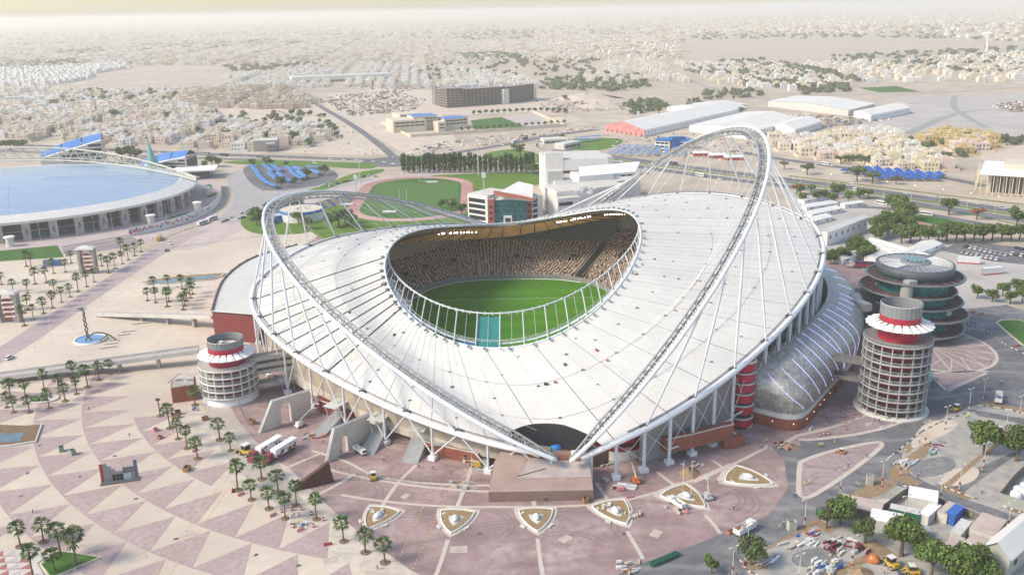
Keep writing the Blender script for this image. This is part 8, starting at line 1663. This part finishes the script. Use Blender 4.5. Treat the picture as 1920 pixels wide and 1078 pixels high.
tarp = thing('orange_sheet', 'crumpled orange tarpaulin on the yard floor', 'tarpaulin', G(1637,1052)); MB().blob((0,0,.8), 1.8, 2, .22, .8).build('sheet', PAINT['orange'], tarp, True); tarp = thing('blue_sheet_bundle', 'bright blue tarpaulin bundle on top of the podium', 'tarpaulin', G(1042,846,5.6)); MB().blob((0,0,1.0), 2.0, 2, .22, .7).build('sheet', M('tarp_blue', (.02,.22,.65), .5), tarp, True)
# containers and sheds of the south-east yard
rw = M('weathered_white', (.55,.53,.49), .8, .12, .6); rp = M('weathered_pink_roof', (.48,.38,.34), .85, .12, .4)
def shed(lab, px, py, L, W, H, a, wall, roof, cat='container'):
    t = thing('container' if cat == 'container' else 'shed', lab, cat, G(px, py), 'containers and sheds of the yard'); t.rotation_euler = (0,0,a); MB().box(-L/2,-W/2,0,L/2,W/2,H).build('box', wall, t); MB().box(-L/2-.1,-W/2-.1,H,L/2+.1,W/2+.1,H+.14).build('roof', roof, t); n = int(L/1.2)
    for k in range(n+1):
        for s in (-1, 1): MB().box(-L/2+k*L/n-.05,s*W/2-.04,.1,-L/2+k*L/n+.05,s*W/2+.04,H-.1).build('rib', wall, t)
    MB().box(L/2,-W*.25,.1,L/2+.05,W*.25,2.1).build('door', dark_steel, t)
shed('cube-like shed with a bright white roof by the cross road', 1728,950, 8, 7, 4.4, -.45, rw, white_paint, 'shed'); shed('shed with a bright white roof behind the big tree', 1660,990, 8.5, 6.5, 3.8, -.45, rw, white_paint, 'shed'); shed('dark green container between the white sheds', 1695,972, 8, 3, 3.2, -.5, PAINT['green'], rw); shed('white container printed with dark figures', 1742,972, 9, 2.8, 3.2, .75, rw, white_paint); shed('beige container left of the blue one', 1775,970, 8, 2.8, 3.2, .75, rw, rp); shed('bright blue container in the yard row', 1788,975, 7, 2.6, 3.4, .75, PAINT['blue'], PAINT['blue']); shed('open weathered container with clutter on top', 1800,1004, 9, 2.8, 3, .8, rw, rw); shed('wide pinkish-roofed container pair', 1850,1003, 11, 6.5, 3.6, .8, rw, rp); shed('pink-roofed container under the right-hand trees', 1786,1034, 8, 3, 3, .75, rw, rp); shed('low white container under the right-hand trees', 1805,1044, 7, 2.8, 3, .75, rw, rw); shed('small cabin with a faded roof by the workshop', 1828,1030, 6, 4, 2.8, .75, rw, rp); shed('long pale-roofed open shed behind the first yard tree', 1612,962, 12, 7, 3.4, -.5, M('shed_dark', (.16,.15,.14), .9), rp, 'shed'); shed('small grey hut behind the tallest yard tree', 1722,1006, 5, 3.5, 2.8, -.4, concrete, concrete, 'shed'); shed('dark green skip box at the foot of the first yard tree', 1545,965, 4, 2.5, 2, .3, PAINT['green'], dark_steel)
for i in range(5): t = thing('water_tank', f'white bulk water tank, {nth(i)} from left in the fenced yard at the right edge', 'tank', G(1903+i%3*12+i//3*6, 938-(i%3)*6+i//3*-9), 'white tanks in the right-edge yard'); MB().lathe([(1.6,0),(1.6,2.6),(1.3,3),(.01,3.05)], n=16).build('tank', white_paint, t, True)
for i in range(4): t = thing('yellow_pipe', f'yellow steel drum section, {nth(i)} from left behind the workshop', 'drum', G(1880+i*13, 1006+i*5), 'yellow drum sections'); t.rotation_euler = (0,0,.3); MB().tube([(-1.6,0,1),(1.6,0,1)], .95, 10, cap=True).build('drum', PAINT['yellow'], t)
kb_ = thing('info_kiosk', 'small blue and glass kiosk on the western plaza', 'kiosk', G(99,498)); MB().box(-5,-1.6,0,5,1.6,3.8).build('kiosk_box', M('kiosk_slate', (.14,.19,.24), .5), kb_); MB().box(.5,-1.7,.5,4.5,1.65,3.5).build('poster', PAINT['blue'], kb_)
for i, (px, py, w) in enumerate([(263,607,4),(232,628,3),(240,622,3),(208,645,3),(203,652,4)]): t = thing('bench', f'long plain stone bench, {nth(i)} right of the bronze sculpture', 'bench', G(px, py), 'stone benches by the sculpture'); t.rotation_euler = (0,0,.35); MB().box(-w,-.4,.3,w,.4,.6).build('seat', kerb_m, t); [MB().box(x-.3,-.3,0,x+.3,.3,.3).build('leg', concrete, t) for x in (-w*.7, w*.7)]
# roofers' tools along the roof opening
_tk = sorted((random.uniform(190, 345), random.choice([.95,.9,.97,.72,.6]), random.choice(['red','maroon','black','orange','beige'])) for i in range(26))
for i, (t, k, c) in enumerate(_tk):
    p = roofP(R(t), k); o = MB().cbox(0, 0, -.1, random.uniform(.5,1.5), random.uniform(.4,.8), random.uniform(.3,.9), t).build('tool_box', PAINT[c]); o.location = p; tag(o, f'small {c} tool box on the white roof, {nth(i)} along the opening from its west end', 'tool box', 'tool boxes on the roof membrane')
